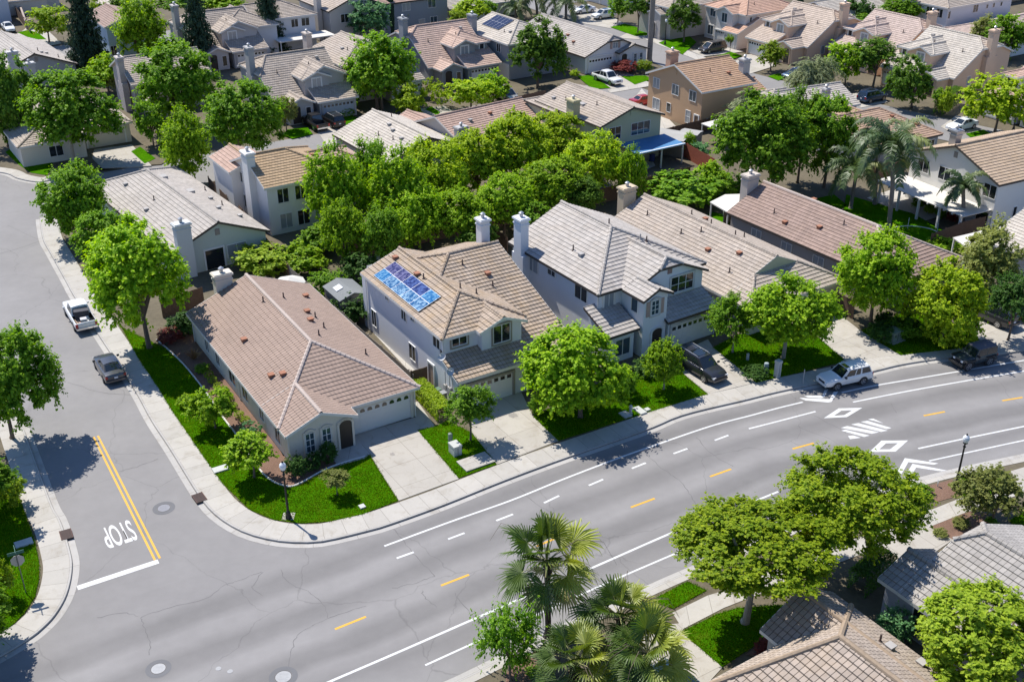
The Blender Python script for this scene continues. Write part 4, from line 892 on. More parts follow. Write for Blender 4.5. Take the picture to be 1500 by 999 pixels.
a=h.wing(-11,0,.2,12,f=(4.4,.46),b=(4.9,.42)); b=h.wing(-6,3.8,1,7,l=(2.9,.4),r=(2.9,.4)); h.finish(); h.chimney(-3.4,-.05,7.6,.7,.42,shoulder=4.2); h.window(a,'l',-7,3.4,1,1.2,0,2)
# ---- lower right, near side of the main road (fronts turned to the road)
h=House('tan tiled hip roof house in the bottom right, seen from above',G(1219,867,2.8),-57,GRY,T_BT,FASC_W,noisy('cap_lichen',(.31,.235,.165),5,.25,.85)); t=.56
a=h.wing(0,9,-5.75,0,l=(2.8,t),r=(2.8,t)); b=h.wing(1.4,20,-12,.02,l=(2.8,.42),r=(2.8,t),b=(2.8,.85),trim=[(1,0,-1.4)],oh=.4); h.finish()
h.vents_at([(5.6,-1.9,'box',VGREY,1),(7.0,-1.0,'box',VGREY),(5.0,-2.0,'pipe')]); h.window(a,'b',-2.8,.8,1.5,1.4,0,2)
h=House('grey tiled gable house with dark grey wall at the lower right edge',G(1286,848,2.8),-57,stucco((.34,.345,.38)),T_BG,FASC_W); t=.44
a=h.wing(1.45,20,0,11.6,l=(2.8,t),r=(2.8,t),b=(4.75,.55)); b=h.wing(-.05,6,.02,5.0,l=(2.8,t),r=(2.8,t)); h.finish()
h.window(b,'l',3.4,.75,1.9,1.55,0,2); h.window(a,'l',8,.8,1.6,1.4,0,2)
# ---- fourth row and the far corners
def box_house(label,pt,yaw,u,v,wall,roof,ze=5.6,t=.42,f=True,b=True,l=False,r=False,fasc=FASC_W,win=(),chim=None,extra=None):
    h=House(label,pt,yaw,wall,roof,fasc); q=(ze,t); a=h.wing(u[0],u[1],v[0],v[1],f=q if f else None,b=q if b else None,l=q if l else None,r=q if r else None)
    if extra: 
        for e in extra: h.wing(*e[0],**e[1])
    h.finish()
    for w_ in win: h.window(h.W[w_[0]],*w_[1:])
    if chim: h.chimney(*chim)
    return h
S3=G(321.9,24.3,7)-G(440.6,87.5,7)
typeA('two storey grey-beige house with two front gables behind the second conifer',F3.e.location+S3,-57,stucco((.48,.45,.43)),T_T2,big=True)
box_house('pale white-blue two storey house with garage in the top left corner',G(19,33,0),-57,(-12,0),(-12,.3),stucco((.55,.56,.60)),T_GRY,win=[(0,'f',-3,4,1.2,1.4,0,2)]).garage(h.W[0] if False else Wing(-12,0,-12,.3,f=(5.6,.4)),'f',-5.5,4.6,2.1)
box_house('beige house with dark porch roof at the top edge left of the big conifer',G(92,12,0),-57,(-11,0),(-13,0),CRM,T_T2,win=[(0,'f',-4,3.9,1.2,1.3,1,2)],extra=[((-2,3,-12,-3),dict(f=(2.8,.42)))])
box_house('pale blue two storey house with brown gable roof beside the big conifer',G(153,41,5.6),-57,(-13,0),(0,7.8),stucco((.42,.52,.58)),T_DK,5.6,.34,False,False,True,True,win=[(0,'f',1.0,.9,.9,1.5,0,2)])
box_house('small grey gable roofed house at the top edge above the pale blue house',G(158,14,2.8),-57,(-10,0),(0,8),GRY,T_PAL,2.8,.5,False,False,True,True)
h=box_house('white two storey house with tan roof and white covered patio near the top left',G(464.9,20.8,5.6),-57,(-9.5,0),(-11.5,0),stucco((.62,.61,.60)),T_T2,5.6,.42,True,True,False,True,win=[(0,'f',-2.2,3.8,1.4,1.3,0,2),(0,'f',-4.2,3.8,1.2,1.3,0,2),(0,'f',-8.5,3.6,1.2,1.4,2,1)],extra=[((-7,2.2,-18,-8),dict(f=(5.2,.42),l=(5.2,.42),r=(5.2,.42)))])
mb=MB(); mb.box(.0,4.2,-9,1.2,2.5,2.66); pc=mb.build('patio_cover',noisy('pergola_white',(.62,.59,.54),3,.08,.7),h.e); m2=MB()
for y in (-8.8,-4,1.0): m2=MB(); m2.box(4.0,4.15,y-.07,y+.07,.05,2.5); m2.build('post',TRIM,pc)
box_house('beige two storey gable house with tall chimney behind the blue-green tree',G(481,18,5.6),-57,(-14,0),(0,11.5),stucco((.54,.50,.45)),T_T2,5.6,.40,False,False,True,True,FASC_D,[(0,'f',3.2,3.4,1.5,1.4,0,2)],(-4,-.2,8.6,.7,.45))
box_house('dark blue-grey two storey house behind the cypresses at the top',G(657.5,40,0),-57,(-12,0),(-15,.4),stucco((.26,.28,.30)),T_PNK,5.6,.4,True,True,False,False,FASC_D,[(0,'f',-3.3,3.9,1.6,1.4,2,2),(0,'f',-8.7,3.9,1.6,1.3,1,2),(0,'f',-3.0,.7,1.4,1.5,2,2),(0,'f',-5.5,.8,1.2,1.2,1,1)])
box_house('low beige house with pale roof at the top edge left of the small solar array',G(659,14,2.8),-57,(-12,0),(0,16),CRM,T_PAL,2.8,.40,True,True,False,False,FASC_W,[(0,'f',1.0,.8,.8,1.3,0,1)])
box_house('white garage fronted house at the top edge behind the parked white suv',G(884,9,0),-147,(-12,0),(-9,3),WH,T_PAL,2.8,.42).garage(Wing(-12,0,-9,3,f=(2.8,.4)),'f',-4,4.6,2.1)
box_house('white two storey hip roofed house with a band of windows in the top right corner',G(1389.8,13,5.6),-57,(-12,0),(0,19),stucco((.62,.62,.64)),T_T2,5.6,.40,True,True,True,True,FASC_W,[(0,'l',-2.0,3.7,1.3,1.4,0,2),(0,'l',-4.2,3.7,1.3,1.4,0,2),(0,'l',-6.6,3.7,1.3,1.4,0,2),(0,'f',.9,3.7,.6,1.2,0,1),(0,'f',8.2,4.0,1.3,1.3,0,2),(0,'f',11.5,4.3,.5,.7,0,1),(0,'f',13.4,4.3,.5,.7,0,1),(0,'f',15.6,4.3,.5,.7,0,1)])
box_house('long low pink-beige roofed house behind the light grey roof at upper right',G(1368,44,2.8),-57,(0,13),(0,26),WH,tile('tile_pinkpale',(.38,.30,.26),.012,.10,.04),2.8,.30,True,True,True,True,FASC_D)
box_house('pale roofed house at the top edge between two dark trees',G(1250,32,2.8),-57,(-14,0),(-3,12),CRM,T_PAL,2.8,.38,True,True,False,False)
box_house('tan walled house with driveway at the top right corner',G(1455,9,0),-57,(-12,0),(0,16),TAN,T_T2,2.9,.40,True,True,False,False)
box_house('pale tan roofed house at the top edge right of the white patio house chimney',G(610,2,2.8),-57,(-14,0),(-14,2),CRM,T_T2,2.8,.40,True,True,False,False)
# ------------------------------------------------------------------ vegetation
BARK=noisy('bark',(.16,.12,.09),6,.3,.95,.6); BARKP=noisy('bark_pale',(.36,.31,.25),5,.25,.9,.5); BARKD=noisy('bark_dark',(.07,.055,.045),6,.3,.95,.6)
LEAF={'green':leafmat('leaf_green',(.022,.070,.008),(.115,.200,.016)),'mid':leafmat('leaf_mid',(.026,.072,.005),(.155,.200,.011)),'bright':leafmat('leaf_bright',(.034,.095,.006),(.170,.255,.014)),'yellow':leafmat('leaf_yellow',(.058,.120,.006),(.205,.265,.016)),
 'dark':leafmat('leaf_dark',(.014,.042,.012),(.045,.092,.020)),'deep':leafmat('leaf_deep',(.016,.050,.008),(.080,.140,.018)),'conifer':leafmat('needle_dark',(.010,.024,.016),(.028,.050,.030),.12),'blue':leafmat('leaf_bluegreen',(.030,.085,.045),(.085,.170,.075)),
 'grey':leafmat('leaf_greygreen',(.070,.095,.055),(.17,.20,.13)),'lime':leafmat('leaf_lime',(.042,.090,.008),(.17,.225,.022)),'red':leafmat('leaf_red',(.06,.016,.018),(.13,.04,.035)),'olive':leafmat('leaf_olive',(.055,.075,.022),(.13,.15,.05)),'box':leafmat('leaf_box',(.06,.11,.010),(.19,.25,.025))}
class LB:
    """leaf builder: many small folded leaf faces, numpy"""
    def __init__(s): s.P=[]; s.N=[]; s.S=[]; s.D=[]; s.A=[]
    def add(s,p,n,size,d=None,age=None): s.P.append(p); s.N.append(n); s.S.append(size); s.D.append(RNG.normal(size=(len(p),3)) if d is None else d); s.A.append(np.full(len(p),.4) if age is None else age)
    def mesh(s,name,aspect=1.5):
        P=np.concatenate(s.P); N=np.concatenate(s.N); S=np.concatenate(s.S); D=np.concatenate(s.D); A=np.concatenate(s.A); n=len(P)
        N=N/np.maximum(1e-6,np.linalg.norm(N,axis=1))[:,None]
        t=D-N*(D*N).sum(1)[:,None]; t/=np.maximum(1e-6,np.linalg.norm(t,axis=1))[:,None]; b=np.cross(N,t)
        L=S[:,None]*aspect/2; Wd=S[:,None]/2; fold=N*S[:,None]*.22
        v=np.stack([P-t*L,P+b*Wd+fold,P+t*L*.9,P-b*Wd+fold],1).reshape(-1,3)
        f=np.arange(n)[:,None]*4+np.array([[0,1,2,0,2,3]])
        me=bpy.data.meshes.new(name); me.vertices.add(len(v)); me.vertices.foreach_set('co',v.astype(np.float32).ravel())
        me.loops.add(n*6); me.loops.foreach_set('vertex_index',f.ravel().astype(np.int32)); me.polygons.add(n*2); me.polygons.foreach_set('loop_start',np.arange(0,n*6,3,dtype=np.int32))
        me.update(calc_edges=True); ul=me.uv_layers.new(name='UVMap'); u=np.zeros((n*6,2),np.float32); u[:,0]=np.repeat(A,6); ul.data.foreach_set('uv',u.ravel()); me.validate(); return me
def sph(n): 
    d=RNG.normal(size=(n,3)); return d/np.linalg.norm(d,axis=1)[:,None]
def crown_mesh(name,nclump,nleaf,leaf,clump=.27,rough=.5,flat=0,egg=0.0,open_=0,seed=0,aspect=1.5,shell=.6,spike=1.0,per_shoot=11,droop=0):
    """unit crown; egg>0 narrows the top; flat>0 squares the bottom; boughs made of leafy shoots that point outwards"""
    global RNG; RNG=np.random.default_rng(seed); lb=LB()
    c=[]; k=0
    # broad uneven swell of the whole crown
    ph=RNG.random(6)*6.28
    def swell(d): return 1+rough*.16*(np.sin(2*np.arctan2(d[1],d[0])+ph[0])+.8*np.sin(3*np.arctan2(d[1],d[0])+ph[1]+2*d[2])+.6*np.sin(5*d[2]+ph[2]))
    while len(c)<nclump:
        d=sph(1)[0]; k+=1
        if d[2]<-.55 and RNG.random()<.75: continue
        r=(shell+(1-shell)*RNG.random()**.6)*(1-rough*.35*RNG.random())*swell(d)*.93; p=d*r
        if p[2]>0 and egg: w_=1-egg*p[2]; p[0]*=w_; p[1]*=w_
        if p[2]<0: p[2]*=(1-flat)
        if k<4000 and any(np.linalg.norm(p-q)<clump*(.62+open_) for q in c): continue
        c.append(p)
    m=int(nclump*.4)
    for i in range(m):
        d=sph(1)[0]; d[2]=abs(d[2])*.8-.35; c.append(d*(.18+.42*RNG.random()))
    per=nleaf//len(c); ns=max(4,per//per_shoot)
    for p in c:
        rc=clump*(.6+.75*RNG.random()); out=p/max(.2,np.linalg.norm(p))
        d=sph(ns)+out*.75+np.array([0,0,.38-droop]); d/=np.linalg.norm(d,axis=1)[:,None]
        ln=rc*(.75+.65*RNG.random(ns))*spike
        t=.18+.9*RNG.random((ns,per_shoot)); q=p+d[:,None,:]*(ln[:,None]*t)[:,:,None]*np.array([1,1,.85])-np.array([0,0,1])*droop*.5*(ln[:,None]*t*t)[:,:,None]
        q=q.reshape(-1,3)+RNG.normal(size=(ns*per_shoot,3))*leaf*.33
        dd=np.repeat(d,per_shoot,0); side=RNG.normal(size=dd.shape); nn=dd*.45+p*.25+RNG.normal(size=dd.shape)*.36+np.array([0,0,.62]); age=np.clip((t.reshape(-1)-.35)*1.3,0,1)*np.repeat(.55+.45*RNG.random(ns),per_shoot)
        lb.add(q,nn,leaf*(.6+.75*RNG.random(len(q))),dd*.9+side*.7-np.array([0,0,droop]),age)
    return lb.mesh(name,aspect)
def trunk_mesh(name,seed,limbs=6,multi=False):
    """unit trunk: z 0..1 up to the crown centre; xy in trunk units"""
    rd=random.Random(seed); mb=MB()
    if not multi:
        bx,by=rd.uniform(-.06,.06),rd.uniform(-.06,.06)
        mb.tube([(0,0,0),(bx*.3,by*.3,.03),(bx*.6,by*.6,.3),(bx,by,.62),(bx*1.2,by*.8,1.05)],[.075,.055,.045,.036,.02],9)
    for i in range(limbs):
        a=2*math.pi*i/limbs+rd.uniform(-.4,.4); z0=rd.uniform(.42,.68) if not multi else 0; r=rd.uniform(.3,.5)
        x,y=math.cos(a),math.sin(a); o=.0 if not multi else .02
        mb.tube([(x*o,y*o,z0),(x*r*.4,y*r*.4,z0+.22),(x*r*.85,y*r*.85,z0+.5 if not multi else .7),(x*r*1.25,y*r*1.25,1.1+rd.uniform(-.1,.15))],[.032,.026,.018,.007],6)
    me_o=mb.build(name,BARK); me=me_o.data; bpy.data.objects.remove(me_o); return me
CROWNS={'big':[crown_mesh('crown_leaves',92,30000,.048,.225,.55,.15,0,0,11+i,1.5,.66) for i in range(5)],
 'dense':[crown_mesh('crown_leaves',90,18000,.050,.20,.4,.2,.1,0,31+i) for i in range(2)],
 'fine':[crown_mesh('crown_leaves',190,60000,.031,.15,.35,.4,0,0,41+i,1.5,.7) for i in range(2)],
 'open':[crown_mesh('crown_leaves',48,12000,.060,.25,.8,.1,.15,.08,51+i,spike=1.2) for i in range(3)],
 'egg':[crown_mesh('crown_leaves',80,15000,.056,.21,.45,.1,.5,0,61+i) for i in range(2)],
 'small':[crown_mesh('crown_leaves',40,7000,.085,.31,.6,.2,0,0,71+i) for i in range(3)],
 'ball':[crown_mesh('foliage',70,7500,.065,.16,.1,.3,0,0,81,1.5,.85,.8)],
 'lumpy':[crown_mesh('crown_leaves',120,42000,.036,.15,.3,.2,.1,.1,91,2.2,.78)],
 'tall':[crown_mesh('crown_leaves',74,17000,.056,.25,.8,0,.3,0,95+i,spike=1.15) for i in range(2)],
 'spray':[crown_mesh('crown_leaves',34,9000,.055,.34,.7,.0,-.1,0,97,2.0,.4,1.5,16)],
 'weep':[crown_mesh('crown_leaves',34,9000,.045,.34,.9,.1,.1,.05,98,4,.5,1.5,18,1.3)]}
def conifer_mesh(name,seed,n=15000,narrow=1):
    global RNG; RNG=np.random.default_rng(seed); lb=LB(); tiers=26
    for i in range(tiers):
        z=(i+.5)/tiers; R0=(1-z)**.8*.98+.03; nb=int(5+9*(1-z))
        for j in range(nb):
            a=2*math.pi*(j+RNG.random())/nb; L=R0*(.65+.45*RNG.random()); m=max(6,int(n/tiers/11*(1-z+.25)*1.5)); t=RNG.random(m)**.7
            x=math.cos(a)*L*t; y=math.sin(a)*L*t; dz=.05*t-.11*t*t*L
            sp=(.03+.085*(1-t)*L+.03)
            p=np.stack([x+RNG.normal(size=m)*sp*.8,y+RNG.normal(size=m)*sp*.8,2*(z+dz*.5)-1+RNG.normal(size=m)*.02],1)
            lb.add(p,np.stack([np.cos(a)*np.ones(m)*.5,np.sin(a)*np.ones(m)*.5,np.ones(m)],1)+RNG.normal(size=(m,3))*.6,.045*(.6+.8*RNG.random(m)))
    return lb.mesh(name,2.2)
CROWNS['conifer']=[conifer_mesh('crown_needles',5),conifer_mesh('crown_needles',6)]
def cypress_mesh(name,seed):
    global RNG; RNG=np.random.default_rng(seed); n=6000; z=RNG.random(n)*2-1; a=RNG.random(n)*2*math.pi
    R_=np.where(z<.0,.95-.15*(-z)**3,np.sqrt(np.clip(1-z**1.6*np.sign(z),0,1)))*(.7+.3*RNG.random(n)) ; R_=np.where(z<0,(.7+.3*RNG.random(n))*(.8+.2*np.clip(z+1,0,1)),np.clip(1-np.clip(z,0,1)**1.5,0.02,1)*(.7+.3*RNG.random(n)))
    lb=LB(); lb.add(np.stack([np.cos(a)*R_,np.sin(a)*R_,z],1),np.stack([np.cos(a),np.sin(a),.6*np.ones(n)],1)+RNG.normal(size=(n,3))*.4,.10*(.6+.8*RNG.random(n))); return lb.mesh(name,2)
CROWNS['cypress']=[cypress_mesh('crown_leaves',3)]
TRUNKS=[trunk_mesh('trunk',i) for i in range(3)]; TRUNKM=[trunk_mesh('trunk',20+i,5,True) for i in range(2)]
def setmat(o,m_,i=0):
    if len(o.data.materials)<=i: o.data.materials.append(m_)
    o.material_slots[i].link='OBJECT'; o.material_slots[i].material=m_
tcount={}
def plant(cx,cy,wpx,hpx,kind,leaf,label,cat='tree',base=None,clear=None,name=None,group=None,bark=None,multi=False,zg=.12,lean=True):
    """a tree whose crown centre stands at photo pixel cx,cy with the given apparent width and height"""
    name=name or ('tree' if cat=='tree' else cat)
    z=3.0
    for it in range(6):
        g=G(cx,cy,z) if base is None else G(*base,zg)
        if base is not None:
            lo,hi=0,25
            for _ in range(40):
                m_=(lo+hi)/2
                if PX((g.x,g.y,m_))[1]>cy: lo=m_
                else: hi=m_
            z=lo; g=Vector((g.x,g.y,z))
        s=depth(g)/FPX; rh=wpx*s/2
        phi=math.asin((HC-z)/(g-Vector((0,0,HC))).length); q=(hpx*s/2)**2-(rh*math.sin(phi))**2
        rz=math.sqrt(max(q,(.45*rh*math.cos(phi))**2))/math.cos(phi)
        if base is None: z=zg+rz*(1-.05)+(clear if clear is not None else (1.6 if cat=='tree' else -.1*rz))
    if base is not None:
        # shift the crown sideways where the trunk leans
        cpos=G(cx,cy,z); off=Vector((cpos.x-g.x,cpos.y-g.y)); off=off if off.length<rh*.8 else off*(rh*.8/off.length)
    else: off=Vector((0,0))
    e=empty(name,(g.x,g.y,zg)); tag(e,label,cat,group or {'tree':'broadleaf trees of the streets and yards','shrub':'shrubs of the gardens'}.get(cat))
    k=tcount.get(kind,0); tcount[kind]=k+1
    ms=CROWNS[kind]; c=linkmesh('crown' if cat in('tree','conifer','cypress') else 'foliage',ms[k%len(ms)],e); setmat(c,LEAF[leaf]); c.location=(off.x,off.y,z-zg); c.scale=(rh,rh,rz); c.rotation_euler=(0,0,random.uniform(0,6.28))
    if cat in('tree','conifer','cypress') or multi:
        t=linkmesh('trunk',(TRUNKM if multi else TRUNKS)[k%2 if multi else k%3],e); setmat(t,bark or BARK); sc=max(rh,.35*(z-zg))*1.0; t.scale=(sc*.95,sc*.95,z-zg)
        if kind in('conifer','cypress'): t.scale=(sc*.5,sc*.5,(z-zg)*.8)
        t.rotation_euler=(0,0,random.uniform(0,6.28))
    return e
P=plant
# front gardens along the main road
P(841,547,152,146,'big','bright','large bright green maple in front of the solar panel house',base=(850,612))
P(973,528,62,72,'egg','bright','small round-crowned young tree on the lawn left of the crossover car',base=(972,571),bark=BARKP)
P(1160,460,132,120,'big','bright','bright green tree beside the long tan house driveway, above the white suv',base=(1147,525),bark=BARKP)
P(1073,466,68,78,'open','green','small darker tree with slim trunk right of the white two storey house',base=(1073,517),bark=BARKP)
P(1283,403,118,130,'big','bright','tall tree with forked trunk in front of the taupe reddish-roofed house',base=(1276,474))
P(1387,447,122,126,'big','yellow','yellow-green tree above the grey jeep',base=(1378,500))
P(1452,388,100,112,'open','olive','sprawling olive-dark tree behind the yellow-green tree above the jeep',base=(1458,440))
P(1430,410,60,60,'small','grey','pale grey-green bush behind the yellow-green tree above the jeep','shrub')
P(1490,440,70,80,'open','dark','dark shrubby tree at the right edge above the jeep')
# left side street
P(24,560,124,160,'big','green','large green tree at the left edge casting its shadow on the side street',base=(18,642))
P(4,722,54,62,'small','lime','lime green shrub on the left edge lawn, upper of two','shrub'); P(2,850,34,66,'small','lime','lime green shrub on the left edge lawn beside the stop sign','shrub')
P(-70,905,150,130,'big','green','green tree mostly outside the left edge, shading the corner kerb',base=(-66,960))
P(-40,705,110,100,'big','green','green tree outside the left edge behind the lime shrub',base=(-40,770))
P(108,298,102,112,'big','green','green street tree at the top of the side street beside the grey roofed house',base=(112,352))
P(150,348,84,80,'big','green','green street tree squeezed between two others along the side street',base=(152,386))
P(200,412,154,174,'big','bright','largest street tree on the side street, right of the white pickup',base=(219,510))
P(104,164,132,126,'big','green','broad green tree on the corner lawn at upper left',base=(108,241),bark=BARKP)
P(10,152,84,140,'big','deep','deep green tree cropped by the left edge at upper left',base=(12,215))
P(258,120,118,118,'big','green','green tree in front of the tall chimney at upper left',base=(262,190))
P(357,175,114,112,'big','green','round green tree left of the black pickup driveway',base=(355,240))
P(270,214,76,104,'tall','bright','yellow-green tree left of the round green tree behind the white orange-roofed house',base=(275,268))
P(221,180,50,66,'small','green','small green tree beside the beige garage at upper left',base=(225,214))
P(158,106,62,56,'small','bright','bushy bright tree left of the chimney between upper left houses',base=(160,135)); P(176,122,30,38,'small','olive','olive shrub below the bushy bright tree at upper left','shrub')
P(74,34,54,50,'small','lime','rounded lime tree near the white car in the top left corner',base=(72,62))
P(142,18,30,40,'small','lime','lime green tree behind the big dark conifer at upper left')
P(206,44,78,100,'tall','bright','tall bright green tree right of the big dark conifer',base=(208,100))
P(180,6,36,30,'small','green','green tree at the top edge above the pale blue house')
P(540,30,58,56,'small','blue','blue-green rounded tree beside the cypresses',base=(540,60))
P(590,20,36,42,'small','grey','grey olive tree between two cypresses',base=(590,42))
P(553,100,108,112,'open','green','airy green tree with visible branches in front of the pinkish house',base=(553,158)); P(560,110,90,80,'open','bright','bright airy tree growing through the branched green tree',base=(560,158))
P(601,148,54,50,'small','yellow','small yellow tree at the drive left of the grey pink-roofed house',base=(601,172))
P(632,130,30,34,'ball','box','clipped round bush by the porch of the grey pink-roofed house, left one','shrub'); P(645,140,30,36,'ball','box','clipped round bush by the porch of the grey pink-roofed house, right one','shrub')
P(497,147,26,22,'ball','box','clipped rounded bush right of the black suv','shrub'); P(508,165,26,14,'ball','green','low green bush behind the black suv','shrub')
P(690,138,64,44,'small','yellow','low yellow-green tree in front of the grey pink-roofed house',base=(690,160)); P(722,128,52,46,'small','bright','bright green tree left of the dense dark tree',base=(722,150))
P(790,76,88,100,'egg','deep','dense egg-shaped dark tree between the dark grey house and white pickup',base=(788,128))
P(690,15,50,34,'small','yellow','yellow-green shrub tree beside the small solar array'); P(672,30,30,30,'small','lime','lime shrub behind the chimney of the solar array house'); P(712,12,34,26,'small','green','green shrub above the small solar array')
P(905,10,32,34,'small','green','left of two small street trees in front of the stone entry house',base=(905,33)); P(935,10,40,34,'small','deep','right of two small street trees in front of the stone entry house',base=(934,48))
P(1002,25,56,54,'dense','deep','round dark street tree left of the dark minivan',base=(1002,62))
P(1069,58,12,14,'small','bright','tiny sapling on the lawn right of the dark minivan',base=(1069,79))
P(1130,80,40,38,'small','lime','small airy tree in front of the beige dormer house',base=(1129,103))
P(1184,112,66,54,'weep','grey','drooping grey-green tree left of the upper right street, behind the low grey roof',base=(1186,140)); P(1205,100,44,38,'weep','grey','second grey-green weeping tree beside the bright tree at upper right')
P(1237,92,56,58,'small','bright','bright green tree in front of the pink roofed house at upper right',base=(1238,125)); P(1282,82,68,52,'open','deep','spreading dark tree with bare trunk in front of the pink roofed house',base=(1278,128))
P(1333,118,66,80,'egg','deep','conical green tree in front of the peach house with light grey roof',base=(1335,158))
P(1258,14,40,40,'small','dark','dark tree at the top edge beside the beige house chimney'); P(1325,12,66,44,'dense','green','wide green tree at the top edge left of the white hip roofed house'); P(1266,30,40,20,'small','green','low green tree behind the beige house chimney')
P(1474,52,66,66,'open','green','loose green tree at the right edge behind the light grey roof',base=(1474,85)); P(1440,48,40,44,'open','olive','loose olive tree right of the pink roofed house at upper right')
P(1460,152,90,78,'small','yellow','yellow-green tree at the right edge beside the white sedan',base=(1456,196)); P(1386,150,26,44,'small','lime','narrow lime bush left of the white sedan','shrub',base=None); P(1376,142,20,26,'small','green','small bush at the porch of the peach house','shrub')
P(1120,212,140,146,'big','green','largest deep green tree in the middle of the right hand back gardens',base=(1128,292)); P(1204,200,96,126,'big','green','green tree just left of the queen palms',base=(1206,275)); P(1165,190,80,120,'big','deep','deep green tree wedged between the two big back garden trees',base=(1168,268))
P(1110,158,76,50,'weep','grey','greyish weeping tree behind the big deep green tree'); P(1065,275,60,40,'small','green','green bush by the white patio cover','shrub'); P(1005,278,104,56,'small','green','long green bush behind the long tan house','shrub'); P(1040,262,50,50,'small','bright','bright green bush below the red fence','shrub')
P(1008,212,26,36,'open','bright','small leafy plant in front of the red fence','shrub'); P(1025,222,28,26,'small','blue','blue-green banana-like plant beside the red fence','shrub')
# the belt of tall trees between the rows
for a_ in [(492,280,92,130,'tall','bright','green tree left end of the central grove beside the white orange-roofed house'),(545,262,70,120,'tall','green','dark narrow tree in the central grove, second from its left end'),(588,285,92,128,'tall','bright','green tree in the central grove right of the dark narrow one'),(640,262,100,116,'big','yellow','bright tree in the central grove in front of the grey gable house'),
 (700,240,104,104,'big','yellow','yellow-green tree in the central grove below the pink-brown roof'),(757,222,100,110,'big','yellow','tallest yellow-green tree in the middle of the central grove'),(815,208,100,90,'big','yellow','yellow-green tree in the central grove left of the olive house'),(872,240,92,92,'big','yellow','bright green tree in the central grove below the olive house'),
 (806,272,100,84,'big','bright','bright green lower tree in the right half of the central grove'),(738,296,92,84,'big','bright','green lower tree in the middle of the central grove'),(672,318,88,84,'big','bright','green lower tree above the solar panel house chimney side'),(612,322,80,90,'tall','bright','green lower tree in the left half of the central grove'),
 (925,256,44,78,'tall','bright','slim green tree at the right end of the central grove'),(560,345,70,90,'tall','green','deep green lower tree above the little shed'),(505,340,70,90,'tall','bright','bright green tree behind the brown roofed corner house garden'),(700,345,60,50,'small','deep','deep green bush behind the solar panel house'),(780,320,60,50,'small','green','green bush left of the white house roof peak'),(850,285,70,60,'big','deep','deep green tree behind the white house ridge')]:
    P(*a_,clear=1.0)
P(385,382,84,42,'small','lime','lime green hedge-like bush behind the corner house, by the pale green wall','shrub'); P(440,378,76,46,'small','bright','bright spreading bush behind the corner house','shrub'); P(470,352,60,50,'small','green','green bush between the gardens behind the corner house','shrub')
P(480,418,50,46,'small','green','green bush left of the little grey shed','shrub'); P(520,452,62,50,'small','dark','dark shrub in front of the little grey shed','shrub'); P(528,395,60,50,'small','dark','dark shrub behind the little grey shed','shrub'); P(545,430,30,50,'small','dark','dark shrub at the rear corner of the solar panel house','shrub')
# small garden trees and shrubs of the corner house
P(309,596,66,62,'small','bright','small lime tree on the lawn beside the row of ball shrubs',base=(316,628)); P(363,662,74,62,'small','bright','small lime tree on the lawn beside the corner house front corner',base=(372,700))
P(491,701,40,30,'open','olive','tiny sparse greyish tree on the front lawn of the corner house',base=(494,726)); P(690,597,68,66,'open','green','young tree by the driveway of the solar panel house',base=(689,645))
P(367,629,34,28,'ball','blue','pale green clipped dome shrub by the wall of the corner house','shrub',zg=.14)
for i,(x,y) in enumerate([(306,549),(311.5,557),(320,566),(328,574.5),(334.5,582.5),(341,595),(350,607),(359,615)]):
    P(x,y,16,13,'ball','box','small clipped ball shrub in the mulch strip along the side wall of the corner house','shrub',zg=.14,group='row of clipped ball shrubs')
P(432,684,30,34,'small','dark','dark bush below the arched windows of the corner house, left of three','shrub'); P(459,676,28,30,'small','dark','dark bush below the arched windows of the corner house, middle of three','shrub'); P(481,663,26,34,'small','dark','dark bush beside the arched porch of the corner house','shrub')
P(296,540,22,14,'small','green','low green shrub next to the spiky flax by the corner house','shrub'); P(275,588,30,22,'small','bright','bright low groundcover clump on the corner house side lawn','shrub'); P(268,475,50,36,'small','dark','dark shrub in the shade at the rear of the corner house','shrub'); P(250,492,40,24,'small','red','dark red shrub under the largest street tree','shrub')
P(915,560,40,46,'small','green','green bush between the big maple and the young tree','shrub'); P(787,592,26,30,'small','green','small green bush at the drive edge below the big maple','shrub'); P(945,540,40,26,'small','dark','dark bush under the shuttered tower of the white house','shrub'); P(862,480,40,32,'small','blue','light green shrub beside the dark porch roof of the white house','shrub')
P(1108,545,40,20,'small','dark','low dark bush beside the utility pillars','shrub'); P(1290,488,40,28,'small','dark','dark bush under the forked tree','shrub'); P(1330,480,50,36,'small','green','green bush left of the yellow-green tree above the jeep','shrub'); P(1300,470,36,28,'small','dark','dark bush by the taupe house front','shrub')
# clipped hedge along the solar panel house
def hedge(px,wd,ht,label,leaf='box',zg=.12):
    global RNG; RNG=np.random.default_rng(77); l=gp(px); l=resample(l,60); lb=LB(); e_=None; o=l[0]
    for p,q in zip(l,l[1:]):
        t=(q-p); L=t.length; t=t/L; nrm=Vector((-t.y,t.x)); m=int(L*900)
        x=RNG.random(m); s=(RNG.random(m)*2-1); k=RNG.random(m); zz=np.where(k<.45,ht,RNG.random(m)*ht); ss=np.where(k<.45,s,np.sign(s)); j=RNG.normal(size=(m,3))*.05
        P_=np.stack([p.x-o.x+t.x*L*x+nrm.x*ss*wd/2,p.y-o.y+t.y*L*x+nrm.y*ss*wd/2,zz],1)+j
        N_=np.where((k<.45)[:,None],np.array([0,0,1.]),np.stack([nrm.x*ss,nrm.y*ss,.3*np.ones(m)],1))+RNG.normal(size=(m,3))*.5
        lb.add(P_,N_,.1*(.6+.8*RNG.random(m)))
    me=lb.mesh('hedge'); o_=linkmesh('hedge',me); o_.location=(o.x,o.y,zg); me.materials.append(LEAF[leaf]); tag(o_,label,'hedge')
